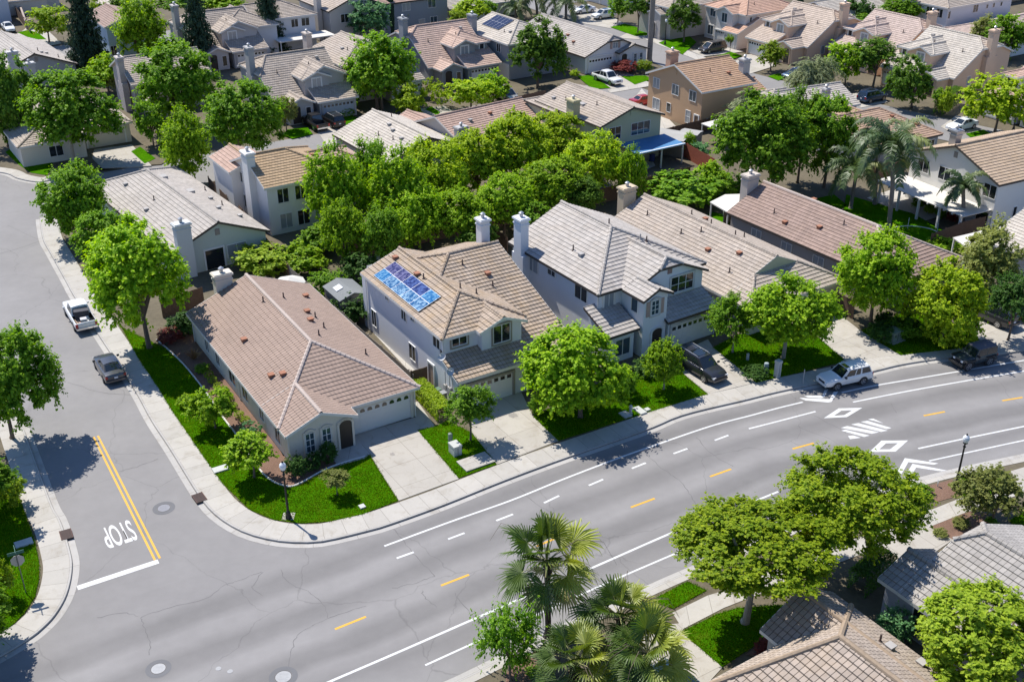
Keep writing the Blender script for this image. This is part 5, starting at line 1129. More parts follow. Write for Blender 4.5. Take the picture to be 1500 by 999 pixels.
hedge([(612,577),(630,594),(652,618)],1.15,1.2,'clipped bright green hedge along the side of the solar panel house'); hedge([(1372,170),(1400,150)],1.2,2.2,'clipped green hedge left of the white garage at right','deep'); hedge([(1252,872),(1296,838)],1.2,1.6,'dark clipped hedge between the two roofs at lower right','dark')
# near side of the road
P(1108,803,236,166,'fine','mid','large yellow-green street tree with pale trunk at lower right, above the lawn',base=(1091,912),bark=BARKP)
P(1246,738,212,172,'fine','mid','second large street tree at lower right, beside the chevron marks',base=(1262,838),bark=BARKP)
P(1448,942,208,176,'lumpy','lime','dense lime green tufted tree in the bottom right corner',base=(1452,1040))
P(1452,722,98,84,'open','olive','dark feathery tree by the right lamp post',base=(1452,762))
P(1312,918,50,54,'small','blue','pale green shrub between the two lower right roofs','shrub')
P(744,942,80,112,'spray','green','upright spiky shrub tree left of the fan palms at the bottom','tree',base=(748,996),multi=False)
P(1348,720,36,18,'small','green','low green plants beside the right lamp post','shrub'); P(1378,780,22,12,'small','olive','small olive clump in the lower right mulch bed, left','shrub'); P(1408,766,26,14,'small','olive','small olive clump in the lower right mulch bed, middle','shrub'); P(1453,763,18,12,'small','green','small green clump in the lower right mulch bed, right','shrub')
P(1120,948,34,14,'small','red','pinkish red flowering clump at the corner of the lower right lawn','shrub')
P(782,985,24,20,'small','green','small green shrub in the mulch below the spiky shrub tree','shrub')
P(255,6,50,26,'small','green','green tree at the top edge between the airy tree and second conifer'); P(330,4,60,24,'small','bright','bright tree at the top edge right of the second conifer'); P(300,8,30,20,'small','green','green bush at the top edge behind the second conifer')
P(370,52,60,26,'small','red','dark red leafless looking bush below the third conifer','shrub'); P(345,60,30,18,'small','red','dark red bush left of the third conifer','shrub')
P(943,98,22,18,'small','lime','lime bush at the corner of the white single storey house','shrub'); P(842,108,14,12,'small','yellow','yellow flowering bush by the garage of the white single storey house','shrub'); P(915,98,40,12,'small','red','dark reddish bushes under the windows of the white single storey house','shrub')
for i,(x,y) in enumerate([(1345,298),(1362,306),(1378,312),(1395,318)]): P(x,y,16,18,'small',['green','lime','green','red'][i],['green potted plant under the left end of the white pergola','lime plant under the white pergola','green plant under the middle of the white pergola','reddish plant under the right end of the white pergola'][i],'shrub')
P(418,165,34,52,'open','olive','bare knobbly tree left of the black pickup drive',base=(420,192))
P(1385,360,50,20,'small','bright','bright creeper on the fence behind the taupe house','shrub')
# conifers, cypresses
for a_ in [(122,40,80,170,'conifer','conifer','huge dark conifer at upper left, tip cut by the top edge',(122,112)),(288,38,66,150,'conifer','conifer','dark conifer behind the airy rooftops at upper left, second conifer',(296,100)),(392,25,66,120,'conifer','conifer','dark conifer left of the white patio house, third conifer',(392,75))]:
    P(*a_[:7],cat='conifer',base=a_[7],group='tall dark conifers')
for i,(x,y,hh,lb_) in enumerate([(528,2,30,'leftmost slim cypress near the beige gable wall'),(560,10,84,'slim dark cypress left of a touching pair behind the pink-roofed grey house'),(572,14,80,'slim dark cypress right of a touching pair behind the pink-roofed grey house'),(609,8,40,'slim cypress in front of the dark two storey grey wall'),(1172,4,26,'slim cypress at the top edge right of the white salmon-roofed house')]):
    P(x,y,11,hh,'cypress','conifer',lb_,cat='cypress',group='slim cypresses')
# ---- palms
def fan_palm(base,crown,rpx,label,nf=34,seed=1,tr=.16,skirt=True,green='palm'):
    rd=random.Random(seed); g=G(*base,.12); lo,hi=0,20
    for _ in range(40):
        m_=(lo+hi)/2
        if PX((g.x,g.y,m_))[1]>crown[1]: lo=m_
        else: hi=m_
    H_=lo; c=G(*crown,H_); s=depth(c)/FPX; Rr=rpx*s
    e=empty('fan_palm',(g.x,g.y,.12)); tag(e,label,'palm','fan palms by the near kerb'); top=Vector((c.x-g.x,c.y-g.y,H_-.12)); 
    if Vector((top.x,top.y)).length>1.2: top.x*=1.2/Vector((top.x,top.y)).length; top.y*=1.2/Vector((top.x,top.y)).length
    mb=MB(); n=14; pts=[(top.x*(i/n)**1.4,top.y*(i/n)**1.4,top.z*i/n) for i in range(n+1)]; mb.tube(pts,[tr*(1.9 if i==0 else 1.25 if i==1 else 1+.06*(i%2)) for i in range(n+1)],10)
    for i in range(40):
        z=rd.uniform(.55,1)*top.z; a=rd.uniform(0,6.28); q=Vector((top.x*(z/top.z)**1.4,top.y*(z/top.z)**1.4,z)); d=Vector((math.cos(a),math.sin(a),.5)); mb.obox(q+d*tr,d*.12,Vector((-d.y,d.x,0))*.03,Vector((0,0,.04)))
    mb.build('trunk',BARKD,e)
    for k in range(nf):
        f=MB(); a=k*2.399+rd.uniform(-.45,.45); el=R(76)-R(128)*(k/nf)**1.05+R(rd.uniform(-12,12)); L=Rr*(.46+.14*rd.random()); bl=Rr*(.50+.14*rd.random())
        d=Vector((math.cos(a)*math.cos(el),math.sin(a)*math.cos(el),math.sin(el))); sd=Vector((-math.sin(a),math.cos(a),0)); tw=rd.uniform(-.5,.5); up=d.cross(sd).normalized(); up=-up if up.z<0 else up; sd,up=sd*math.cos(tw)+up*math.sin(tw),up*math.cos(tw)-sd*math.sin(tw)
        p1=top+d*L-Vector((0,0,.10*L)); f.tube([top,top+d*L*.5+Vector((0,0,.02)),p1],[.04,.028,.02],4,1,False)
        ns=30; d2=(d+Vector((0,0,-.25))).normalized()
        for j in range(ns):
            t=(j+.5)/ns*2-1; th=t*R(128); dirv=(d2*math.cos(th)+sd*math.sin(th)+up*(.30*abs(t))).normalized(); l=bl*(1-.28*abs(t))*(.85+.3*rd.random())
            w_=bl*.062; nr=dirv.cross(up).normalized(); droop=Vector((0,0,-1)); g1=.02+.03*rd.random(); g2=.09+.10*rd.random(); g3=.20+.25*rd.random()
            m0=p1; m1=p1+dirv*l*.5+droop*g1*l; m2=p1+dirv*l*.80+droop*g2*l; m3=p1+dirv*l*.92+droop*g3*l
            f.face([m0,m1+nr*w_*.62+up*w_*.3,m2+nr*w_*.26,m2,m1-up*w_*.12],0); f.face([m0,m1-up*w_*.12,m2,m2-nr*w_*.26,m1-nr*w_*.62+up*w_*.3],0); f.face([m2+nr*w_*.24,m3,m2-nr*w_*.24],0)
        f.build('frond',[PALM if k<nf*.85 or not skirt else PALMD,PETI],e)
    for q in range(3):
        a=rd.uniform(0,6.28); f=MB(); d=Vector((math.cos(a),math.sin(a),0)); f.tube([top,top+d*Rr*.5+Vector((0,0,Rr*.45)),top+d*Rr*.95+Vector((0,0,Rr*.4)),top+d*Rr*1.2+Vector((0,0,-.1*Rr))],[.025,.018,.012,.006],4); f.build('flower_stalk',BARK,e)
def leafplain(name,c1,c2,tr):
    return leafmat(name,c1,c2,tr,.6,1.9)
PALM=leafplain('palm_green',(.040,.074,.012),(.165,.20,.034),.3); PALMD=leafplain('palm_dull',(.085,.105,.045),(.20,.20,.10),.2); PETI=simple('petiole',(.30,.30,.12),.6)
fan_palm((803,932),(801,822),86,'tall fan palm with a dark trunk standing at the near kerb',21,3,.17)
fan_palm((905,985),(908,903),74,'bushy fan palm right of the tall one, upper of the bottom group',22,5,.2); fan_palm((945,1030),(948,955),80,'bushy fan palm at the bottom beside the near driveway',22,8,.2); fan_palm((838,1035),(842,968),72,'bushy fan palm at the bottom edge below the tall one',22,9,.2)
def queen_palm(base,crown,rpx,label,nf=15,seed=1,tr=.15,mat_=None,cut=False):
    rd=random.Random(seed); g=G(*base,.1); lo,hi=0,25
    for _ in range(40):
        m_=(lo+hi)/2
        if PX((g.x,g.y,m_))[1]>crown[1]: lo=m_
        else: hi=m_
    H_=lo; c=G(*crown,H_); s=depth(c)/FPX; Rr=rpx*s*1.15; e=empty('queen_palm',(g.x,g.y,.1)); tag(e,label,'palm','feather palms of the back gardens'); top=Vector((max(-1,min(1,c.x-g.x)),0,H_-.1))
    mb=MB(); mb.tube([(0,0,0),(0,0,.3),(top.x*.3,0,top.z*.5),tuple(top)],[tr*1.5,tr*1.1,tr,tr*.8],9); mb.build('trunk',noisy('palm_bark_grey',(.24,.21,.18),5,.25,.9,.5),e)
    for k in range(nf):
        f=MB(); a=k*2.399+rd.uniform(-.2,.2); e0=R(70-75*(k/nf)); prev=top; d=Vector((math.cos(a)*math.cos(e0),math.sin(a)*math.cos(e0),math.sin(e0))); pts=[top]; sg=Rr*1.35/9
        for i in range(9):
            pts.append(pts[-1]+d*sg); d=(d+Vector((0,0,-.21-.02*i))).normalized()
        f.tube(pts,[.04-.0035*i for i in range(10)],4,0,False)
        for i in range(1,10):
            for q in range(7):
                p=pts[i-1].lerp(pts[i],q/5); t=(pts[i]-pts[i-1]).normalized(); sd=t.cross(Vector((0,0,1))); sd=sd.normalized() if sd.length>.05 else Vector((1,0,0))
                for s_ in (-1,1):
                    l=Rr*.30*(1-abs(i/9-.45)*.9); dv=(sd*s_*.8+t*.45+Vector((0,0,rd.uniform(-.5,.25)))).normalized(); tip=p+dv*l+Vector((0,0,-.35*l)); md=p+dv*l*.55; w_=t*.055
                    f.face([p-w_,md-w_*1.2,md+w_*1.2,p+w_],0); f.face([md-w_*1.2,tip,md+w_*1.2],0)
        f.build('frond',mat_ or QP,e)
QP=leafplain('queen_frond',(.032,.060,.016),(.115,.145,.045),.2)
queen_palm((1302,331),(1299,212),50,'tall feather palm with bowed trunk behind the taupe house ridge',18,2,.24); queen_palm((1246,306),(1256,246),40,'drooping feather palm left of the tall one, with pale trunk base',15,4,.2); queen_palm((1281,300),(1275,200),32,'wispy feather palm behind the tall one in front of the brown roof',13,6,.18); queen_palm((1408,337),(1411,272),28,'small feather palm standing against the off-white house',14,7,.22)
queen_palm((787,25),(784,-4),30,'feather palm at the top edge, left of two',13,11,.25); queen_palm((829,27),(829,2),28,'feather palm at the top edge, right of two',13,12,.25); queen_palm((755,30),(756,12),20,'low feather palm at the top edge behind the solar array house',12,13,.2)
queen_palm((951,90),(962,-75),40,'very tall palm whose bare trunk stands by the upper street, crown above the frame',12,14,.42)
# flax by the corner house
rd=random.Random(4); g=G(284,527,.14); mb=MB()
for k in range(46):
    a=rd.uniform(0,6.28); el=R(rd.uniform(35,85)); L=rd.uniform(.8,1.35); d=Vector((math.cos(a)*math.cos(el),math.sin(a)*math.cos(el),math.sin(el))); s_=Vector((-math.sin(a),math.cos(a),0))*.05; m1=d*L*.6; m2=d*L+Vector((0,0,-.2*L*math.cos(el)))
    mb.face([-s_*.5,m1-s_,m1+s_,s_*.5]); mb.face([m1-s_,m2,m1+s_])
o=mb.build('flax_plant',leafmat('flax',(.09,.05,.03),(.20,.15,.07),.15)); o.location=g; tag(o,'spiky bronze flax plant in the shade by the corner house side wall','plant')

# ---- blades over the near lawns, one uncountable mass
def blades():
    global RNG; RNG=np.random.default_rng(5); P=[]
    for o in LAWNS:
        me=o.data; zt=max(v.co.z for v in me.vertices)
        for pl in me.polygons:
            v=[me.vertices[i].co for i in pl.vertices]
            if len(v)!=3 or min(q.z for q in v)<zt-1e-4: continue
            a,b_,c=[np.array(q) for q in v]; ar=np.linalg.norm(np.cross(b_-a,c-a))/2; n=int(ar*260)
            r=RNG.random((n,2)); f=r.sum(1)>1; r[f]=1-r[f]; P.append(a+(b_-a)*r[:,:1]+(c-a)*r[:,1:])
        # ragged rim
        rim=[q.co.copy() for q in me.vertices if q.co.z>zt-1e-4]
        for a,b_ in zip(rim,rim[1:]+rim[:1]):
            L=(b_-a).length
            if L<30: n=int(L*40); t=RNG.random((n,1)); P.append(np.array(a)+(np.array(b_)-np.array(a))*t+RNG.normal(size=(n,3))*np.array([.05,.05,0]))
    P=np.concatenate(P); n=len(P); h=.05+.07*RNG.random(n); a=RNG.random(n)*6.28; w=.018+.014*RNG.random(n); lean=RNG.normal(size=(n,2))*.035
    d=np.stack([np.cos(a)*w,np.sin(a)*w,np.zeros(n)],1); tip=P+np.stack([lean[:,0],lean[:,1],h],1)
    v=np.stack([P-d,P+d,tip],1).reshape(-1,3); me=bpy.data.meshes.new('grass'); me.vertices.add(n*3); me.vertices.foreach_set('co',v.astype(np.float32).ravel()); me.loops.add(n*3); me.loops.foreach_set('vertex_index',np.arange(n*3,dtype=np.int32)); me.polygons.add(n); me.polygons.foreach_set('loop_start',np.arange(0,n*3,3,dtype=np.int32)); me.update(calc_edges=True)
    ul=me.uv_layers.new(name='UVMap'); u=np.zeros((n*3,2),np.float32); u[:,0]=np.repeat(np.clip(.6*RNG.random(n)+.22*(np.sin(P[:,0]*.9+np.sin(P[:,1]*.7)*1.5)+np.sin(P[:,1]*1.7+P[:,0]*.6)+.6*np.sin(P[:,0]*3.1-P[:,1]*2.3)),0,1.4),3); ul.data.foreach_set('uv',u.ravel()); me.validate()
    me.materials.append(leafmat('grass_blades',(.026,.080,.002),(.115,.165,.006),.3,.02,1.9)); o=linkmesh('grass',me); tag(o,'short green grass blades of the near lawns','grass',kind='stuff'); return n
blades()
# ------------------------------------------------------------------ vehicles
TYRE=simple('tyre',(.018,.018,.02),.85); RIM=simple('rim_alloy',(.5,.51,.53),.3,.9); BLK=simple('black_plastic',(.02,.02,.022),.5); CHR=simple('chrome',(.7,.7,.72),.15,1); CGL=simple('car_glass',(.012,.018,.022),.04,0,1.0)
HL=simple('headlight_lens',(.75,.76,.78),.1,0,.8); TLm=simple('taillight_red',(.35,.012,.012),.2,0,.6); PLATE=simple('plate',(.7,.7,.72),.5); SILV=simple('roof_rail',(.45,.46,.48),.35,.8)
def paint(n,c,metal=.0): return simple('paint_'+n,c,.28,metal,.5,.6)
VT={ # stations: x, z low, z belt, half width (nose at +x)
'sedan':dict(L=4.75,st=[(-2.37,.45,.80,.72),(-2.3,.30,.98,.84),(-1.9,.22,1.02,.89),(-1.0,.2,.98,.91),(.6,.2,.95,.91),(1.0,.2,.93,.90),(1.9,.22,.80,.87),(2.25,.28,.70,.80),(2.38,.38,.58,.66)],gh=[(-1.75,.72,-1.0,.56,1.02),(1.05,.76,.15,.58,.93)],zr=1.44,wh=[(-1.42,.33),(1.42,.33)],side=[(.16,.46),(.5,.86)],pl=(-2.385,.72)),
'suv':dict(L=4.9,st=[(-2.45,.5,.85,.80),(-2.4,.32,1.08,.90),(-1.9,.25,1.10,.95),(0,.24,1.06,.96),(1.1,.24,1.04,.95),(1.95,.28,.96,.92),(2.35,.34,.84,.84),(2.48,.45,.70,.7)],gh=[(-2.36,.82,-2.05,.66,1.09),(1.25,.82,.45,.66,1.04)],zr=1.72,wh=[(-1.45,.36),(1.48,.36)],side=[(.05,.27),(.31,.58),(.61,.88)],pl=(-2.46,.75),rails=1),
'small_suv':dict(L=4.45,st=[(-2.2,.5,.85,.78),(-2.15,.38,1.05,.83),(-1.6,.36,1.06,.86),(0,.36,1.03,.86),(.75,.36,1.02,.86),(1.85,.4,.97,.82),(2.12,.42,.88,.76),(2.22,.5,.7,.68)],gh=[(-2.12,.77,-1.85,.66,1.05),(.85,.78,.2,.66,1.02)],zr=1.66,wh=[(-1.28,.37),(1.27,.37)],side=[(.04,.34),(.40,.56),(.60,.90)],pl=(-2.21,.75),rails=1),
'van':dict(L=5.1,st=[(-2.55,.5,.9,.85),(-2.5,.3,1.05,.94),(-1.5,.24,1.05,.98),(1.1,.24,1.03,.97),(2.0,.28,.95,.92),(2.45,.34,.82,.82),(2.56,.45,.68,.68)],gh=[(-2.45,.88,-2.2,.72,1.05),(1.75,.84,.7,.70,.97)],zr=1.76,wh=[(-1.5,.34),(1.55,.34)],side=[(.05,.27),(.30,.56),(.59,.86)],pl=(-2.56,.75)),
'pickup':dict(L=5.8,bed=(-2.78,-1.02,.72),st=[(-2.9,.55,.95,.90),(-2.86,.45,1.08,.97),(-2.78,.45,1.08,.98),(-1.02,.45,1.08,.98),(-1.0,.42,1.10,.98),(1.2,.42,1.08,.98),(2.3,.45,1.04,.95),(2.75,.45,.98,.90),(2.9,.5,.8,.84)],gh=[(-.98,.86,-.75,.70,1.09),(1.35,.84,.6,.70,1.07)],zr=1.88,wh=[(-1.75,.41),(1.85,.41)],side=[(.06,.40),(.45,.84)],pl=(-2.91,.62)),
'jeep':dict(L=4.0,st=[(-1.9,.5,.95,.74),(-1.88,.45,1.12,.76),(-1.0,.45,1.12,.77),(.5,.45,1.10,.76),(.55,.5,1.08,.70),(1.65,.55,1.02,.58),(1.72,.6,.98,.56)],gh=[(-1.85,.73,-1.75,.68,1.12),(.55,.72,.25,.66,1.10)],zr=1.80,wh=[(-1.15,.44),(1.18,.44)],side=[(.05,.48),(.53,.90)],pl=(-1.9,.8))}
def make_car(kind,name,pm,label,cat,loc,yaw,roofm=None,glassm=None):
    T=VT[kind]; e=empty(name,loc,yaw); tag(e,label,cat,'parked vehicles'); st=T['st']; bed=T.get('bed'); mb=MB()
    def sec(s,inbed):
        x,zl,zb,w_=s; h=zb-zl
        p=[(w_*.80,zl),(w_*.95,zl+.10*h),(w_*1.0,zl+.45*h),(w_*.985,zl+.75*h),(w_*.945,zb-.05),(w_*.90,zb)]
        p+=[(w_*.86,zb),(w_*.84,bed[2]),(0,bed[2])] if inbed else [(w_*.8,zb+.012),(w_*.4,zb+.03),(0,zb+.035)]
        return [(x,y,z) for y,z in p]
    for i in range(len(st)-1):
        ib=bool(bed) and st[i][0]>=bed[0]-1e-6 and st[i+1][0]<=bed[1]+1e-6
        A,B=sec(st[i],ib),sec(st[i+1],ib)
        for k in range(len(A)-1):
            mi=1 if ib and k>=6 else 0
            q=[A[k],B[k],B[k+1],A[k+1]]; mb.face(q,mi,smooth=True); mb.face([(x,-y,z) for x,y,z in q[::-1]],mi,smooth=True)
        mb.face([A[0],(A[0][0],-A[0][1],A[0][2]),(B[0][0],-B[0][1],B[0][2]),B[0]],1)
    for s,rev in ((st[0],False),(st[-1],True)):
        A=sec(s,False); ring=A+[(x,-y,z) for x,y,z in A[::-1][1:]]; mb.face(ring if rev else ring[::-1],0)
    if bed:
        for x,sg in ((bed[0],1),(bed[1],-1)):
            w_=.98*.84; q=[(x,-w_,bed[2]),(x,w_,bed[2]),(x,w_,1.1),(x,-w_,1.1)]; mb.face(q if sg<0 else q[::-1],1)
    # greenhouse
    (xr0,wr0,xr1,wr1,zr0),(xf0,wf0,xf1,wf1,zf0)=T['gh']; zt=T['zr']
    c={'rb':Vector((xr0,wr0,zr0-.03)),'fb':Vector((xf0,wf0,zf0-.03)),'rt':Vector((xr1,wr1,zt-.03)),'ft':Vector((xf1,wf1,zt-.04))}
    mir=lambda v:Vector((v.x,-v.y,v.z))
    for f in ([c['rb'],c['fb'],c['ft'],c['rt']],):
        mb.face(f[::-1],0); mb.face([mir(v) for v in f],0)
    mb.face([c['rb'],c['rt'],mir(c['rt']),mir(c['rb'])],0); mb.face([c['fb'],mir(c['fb']),mir(c['ft']),c['ft']],0)
    # crowned roof
    rr=[c['rt'],c['ft']]; N=4
    for i in range(N):
        y0,y1=1-2*i/N,1-2*(i+1)/N; z=lambda y:.05*(1-y*y)
        P0=[Vector((v.x,v.y*y0,v.z+z(y0))) for v in rr]; P1=[Vector((v.x,v.y*y1,v.z+z(y1))) for v in rr]; mb.face([P0[0],P1[0],P1[1],P0[1]],3 if roofm else 0,smooth=True)
    for xx,v in ((0,c['rt']),(1,c['ft'])):
        arc=[Vector((v.x,v.y*y,v.z+.05*(1-y*y))) for y in (1,.5,0,-.5,-1)]; mb.face(arc if xx==0 else arc[::-1],0)
    # wheel arches and seams
    for x,r in T['wh']:
        w_=max(s[3] for s in st)*1.002
        for sg in (1,-1):
            arc=[(x+r*1.17*math.cos(a),sg*w_,r+r*1.17*math.sin(a)) for a in [math.pi*(k-1)/10 for k in range(13)]]; mb.face(arc if sg<0 else arc[::-1],1)
    if kind=='jeep':
        for x,r in T['wh']:
            for sg in (1,-1): mb.obox((x,sg*.74,r*2+.10),(r*1.25,0,0),(0,.17,0),(0,0,.035),1)
        mb.obox((1.95,0,.62),(.06,0,0),(0,.75,0),(0,0,.09),1)
    b=mb.build('body',[pm,BLK,BLK,roofm or pm],e,weld=True); b.data.set_sharp_from_angle(angle=R(32))
    # glass
    bil=lambda q,s,t:(q[0]*(1-s)+q[1]*s)*(1-t)+(q[3]*(1-s)+q[2]*s)*t
    def pane(q,s0,s1,t0,t1,name,inv=False):
        p=[bil(q,s0,t0),bil(q,s1,t0),bil(q,s1,t1),bil(q,s0,t1)]; n=(p[1]-p[0]).cross(p[3]-p[0]).normalized(); 
        ctr=sum(p,Vector())/4
        if n.dot(ctr-Vector((ctr.x if name=='side_window' else 0,0,1.2)))<0: n=-n; p=p[::-1]
        g=MB(); g.face([v+n*.012 for v in p]); 
        for i in range(4): g.face([p[i],p[(i+1)%4],p[(i+1)%4]+n*.012,p[i]+n*.012])
        g.build(name,glassm or CGL,e)
    S=[c['rb'],c['fb'],c['ft'],c['rt']]
    for s0,s1 in T['side']:
        pane(S,s0,s1,.12,.86,'side_window'); pane([mir(v) for v in S],s0,s1,.12,.86,'side_window')
    pane([c['fb'],mir(c['fb']),mir(c['ft']),c['ft']],.05,.95,.06,.93,'windshield'); pane([c['rb'],mir(c['rb']),mir(c['rt']),c['rt']],.08,.92,.12,.88,'rear_window')
    if kind=='small_suv' :
        g=MB(); g.box(-.1,.25,-.35,.35,zt+.015,zt+.03); g.build('sunroof',CGL,e)
    if kind=='suv':
        g=MB(); g.box(-.9,.2,-.45,.45,zt+.012,zt+.026); g.build('sunroof',CGL,e)
    if T.get('rails'):
        for sg in (1,-1):
            g=MB(); g.tube([(xr1+.1,sg*wr1*.95,zt+.02),(xr1+.2,sg*wr1*.95,zt+.07),(xf1-.3,sg*wf1*.95,zt+.07),(xf1-.15,sg*wf1*.95,zt+.01)],.022,6); g.build('roof_rail',SILV,e)
    # wheels
    w0=max(s[3] for s in st)
    wm=MB(); N=20; r=T['wh'][0][1]; prof=[(r*.66,.11),(r*.9,.115),(r,.085),(r,-.085),(r*.9,-.115)]
    for k in range(N):
        a0,a1=2*math.pi*k/N,2*math.pi*(k+1)/N
        for (r0,y0),(r1,y1) in zip(prof,prof[1:]): wm.face([(r0*math.cos(a0),y0,r0*math.sin(a0)),(r1*math.cos(a0),y1,r1*math.sin(a0)),(r1*math.cos(a1),y1,r1*math.sin(a1)),(r0*math.cos(a1),y0,r0*math.sin(a1))][::-1],0,smooth=True)
        wm.face([(0,.05,0),(r*.66*math.cos(a0),.11,r*.66*math.sin(a0)),(r*.66*math.cos(a1),.11,r*.66*math.sin(a1))][::-1],0)
    rm=MB()
    for k in range(5):
        a=2*math.pi*k/5; d=Vector((math.cos(a),0,math.sin(a))); s_=Vector((-math.sin(a),0,math.cos(a))); rm.obox(Vector((0,.10,0))+d*r*.33,d*r*.33,s_*r*.10,Vector((0,.018,0)))
    for k in range(N):
        a0,a1=2*math.pi*k/N,2*math.pi*(k+1)/N; q=lambda rr,a,y:(rr*math.cos(a),y,rr*math.sin(a))
        rm.face([q(r*.58,a0,.118),q(r*.68,a0,.121),q(r*.68,a1,.121),q(r*.58,a1,.118)][::-1])
    first=None
    for x,rr in T['wh']:
        for sg in (1,-1):
            if first is None:
                o=wm.build('wheel',TYRE,e); ri=rm.build('rim',RIM,o); first=o
            else: o=copy_tree(first,e)
            o.location=(x,sg*(w0-.10),rr); o.rotation_euler=(0,0,0 if sg>0 else math.pi)
    # lights, plates, mirrors, bumpers
    nx,nz,nw=st[-2][0],st[-2][2],st[-2][3]; tx,tz,tw=st[1][0],st[1][2],st[1][3]
    for sg in (1,-1):
        g=MB(); g.obox((nx+.02,sg*nw*.78,nz-.14),(.10,-sg*.04,0),(sg*.02,nw*.17,0),(0,0,.075)); g.build('headlight',HL,e)
        g=MB(); g.obox((tx-.01,sg*tw*.86,tz-.20 if kind!='pickup' else tz-.22),(.06,0,0),(0,tw*.12,0),(0,0,.11 if kind!='pickup' else .18)); g.build('taillight',TLm,e)
        g=MB(); g.obox((xf0-.25,sg*(w0+.08),zf0+.10),(.06,0,0),(0,.10,0),(0,0,.075)); g.build('mirror',BLK if kind in('sedan','jeep','small_suv') else pm,e)
    g=MB(); g.obox((st[-1][0]-.05,0,nz-.20),(.06,0,0),(0,nw*.5,0),(0,0,.09)); g.build('grille',BLK,e)
    g=MB(); g.obox((st[-1][0]+.0,0,st[-1][1]+.02),(.07,0,0),(0,st[-2][3]*.86,0),(0,0,.09)); g.obox((st[0][0]-.02,0,st[0][1]+.02),(.08,0,0),(0,st[1][3]*.92,0),(0,0,.09)); g.build('bumper',CHR if kind=='pickup' else (BLK if kind=='jeep' else pm),e)
    g=MB(); g.obox((T['pl'][0]-.02,0,T['pl'][1]),(.012,0,0),(0,.15,0),(0,0,.08)); g.build('licence_plate',PLATE,e)
    for x in ([xf0-.35,(xf0+xr0)/2] if kind!='small_suv' else [xf0-.3,-.35]):
        pass
    return e
def car(kind,name,pm,label,cat,px,yaw,z=.0,**k): return make_car(kind,name,pm,label,cat,G(px[0],px[1],z)-Vector((0,0,0)),R(yaw),**k)
WPT=paint('white',(.72,.72,.71)); SLV=paint('grey',(.060,.062,.072),.3); DKG=paint('dark_grey',(.035,.037,.046),.3); BLKP=paint('black',(.014,.012,.012),.2); BLUP=paint('blue',(.035,.07,.14),.5); TAUP=paint('taupe',(.10,.085,.075),.5)
pk=car('pickup','pickup_truck',WPT,'white pickup truck with a loaded bed parked on the side street','pickup truck',(118.5,470),121.5)
# load in the bed
rd=random.Random(3); cols=[(.5,.5,.52),(.10,.09,.09),(.34,.24,.18),(.62,.62,.6),(.05,.05,.06),(.35,.12,.08)]
for i,(nm,sx,sy,sz,lb) in enumerate([('tool_box',.3,.62,.3,'dark tool box across the front of the white pickup bed'),('lumber',.8,.08,.05,'brown board lying in the white pickup bed'),('sack',.32,.25,.16,'pale sack of rubbish in the white pickup bed'),('crate',.25,.25,.18,'grey plastic crate in the white pickup bed'),('sack',.28,.22,.14,'dark sack at the tailgate of the white pickup bed'),('lumber',.6,.05,.04,'second thinner reddish board in the white pickup bed'),('tarp',.5,.4,.10,'crumpled white tarp in the white pickup bed')]):
    sz*=1.5; x,y=[(-1.3,0),(-2.0,.45),(-1.75,-.3),(-2.35,.1),(-2.45,-.5),(-2.0,.2),(-2.1,-.1)][i]; mb=MB(); m_=simple('load_%d'%i,cols[[4,2,3,0,1,5,3][i]],.8)
    if nm in('sack','tarp'):
        N=10; rows=5
        ring=[[(sx*math.cos(2*math.pi*k/N)*math.cos(math.pi/2*j/rows)*(1+.18*rd.uniform(-1,1)),sy*math.sin(2*math.pi*k/N)*math.cos(math.pi/2*j/rows)*(1+.18*rd.uniform(-1,1)),2*sz*math.sin(math.pi/2*j/rows)*(1+.2*rd.uniform(-1,1))) for k in range(N)] for j in range(rows)]
        for a_,b_ in zip(ring,ring[1:]):
            for k in range(N): mb.face([a_[k],a_[(k+1)%N],b_[(k+1)%N],b_[k]])
        mb.face(ring[-1])
    else: 
        mb.box(-sx,sx,-sy,sy,0,2*sz); 
        if nm!='lumber': mb.box(-sx-.02,sx+.02,-sy-.02,sy+.02,2*sz-.05,2*sz+.02)
        else:
            mb.box(-sx*.9,sx*.9,sy*1.3,sy*3.0,0,1.6*sz)
    o=mb.build(nm,m_); o.location=pk.location+Matrix.Rotation(R(121.5),3,'Z')@Vector((x,y,.73)); o.rotation_euler=(0,0,R(121.5)+rd.uniform(-.35,.35)); tag(o,lb,nm.replace('_',' '))
car('sedan','sedan',SLV,'grey sedan parked on the side street beside the tree shadow','car',(161.5,546),121.5)
car('suv','crossover_car',DKG,'dark grey crossover car with roof rails on the driveway of the white house','car',(1025,545),-57,.155)
def by_wheels(kind,name,pm,label,cat,fpx,rpx,side,**k):
    f,r=G(*fpx),G(*rpx); d=(f-r).normalized(); T=VT[kind]; w_=max(s[3] for s in T['st'])-.1; n=Vector((-d.y,d.x,0))*side; mid=(f+r)/2-Vector((d.x,d.y,0))*((T['wh'][0][0]+T['wh'][1][0])/2)
    return make_car(kind,name,pm,label,cat,mid-n*w_,math.atan2(d.y,d.x),**k)
by_wheels('small_suv','small_suv',WPT,'white two-door suv parked at the kerb by the chevron marks','car',(1224.8,572),(1262.5,563.5),1)
by_wheels('jeep','off_road_car',simple('paint_jeep',(.035,.05,.06),.35,.2,.5,.4),'dark off-road car with soft top and pale wheels parked at right','car',(1414,544),(1450,534.5),1,roofm=simple('canvas',(.12,.11,.13),.9))
car('pickup','pickup_truck',BLKP,'black pickup truck on the drive of the blue-grey garage','pickup truck',(461.5,186),123,.07); car('suv','crossover_car',BLKP,'black suv beside the black pickup','car',(487.5,183),123,.07)
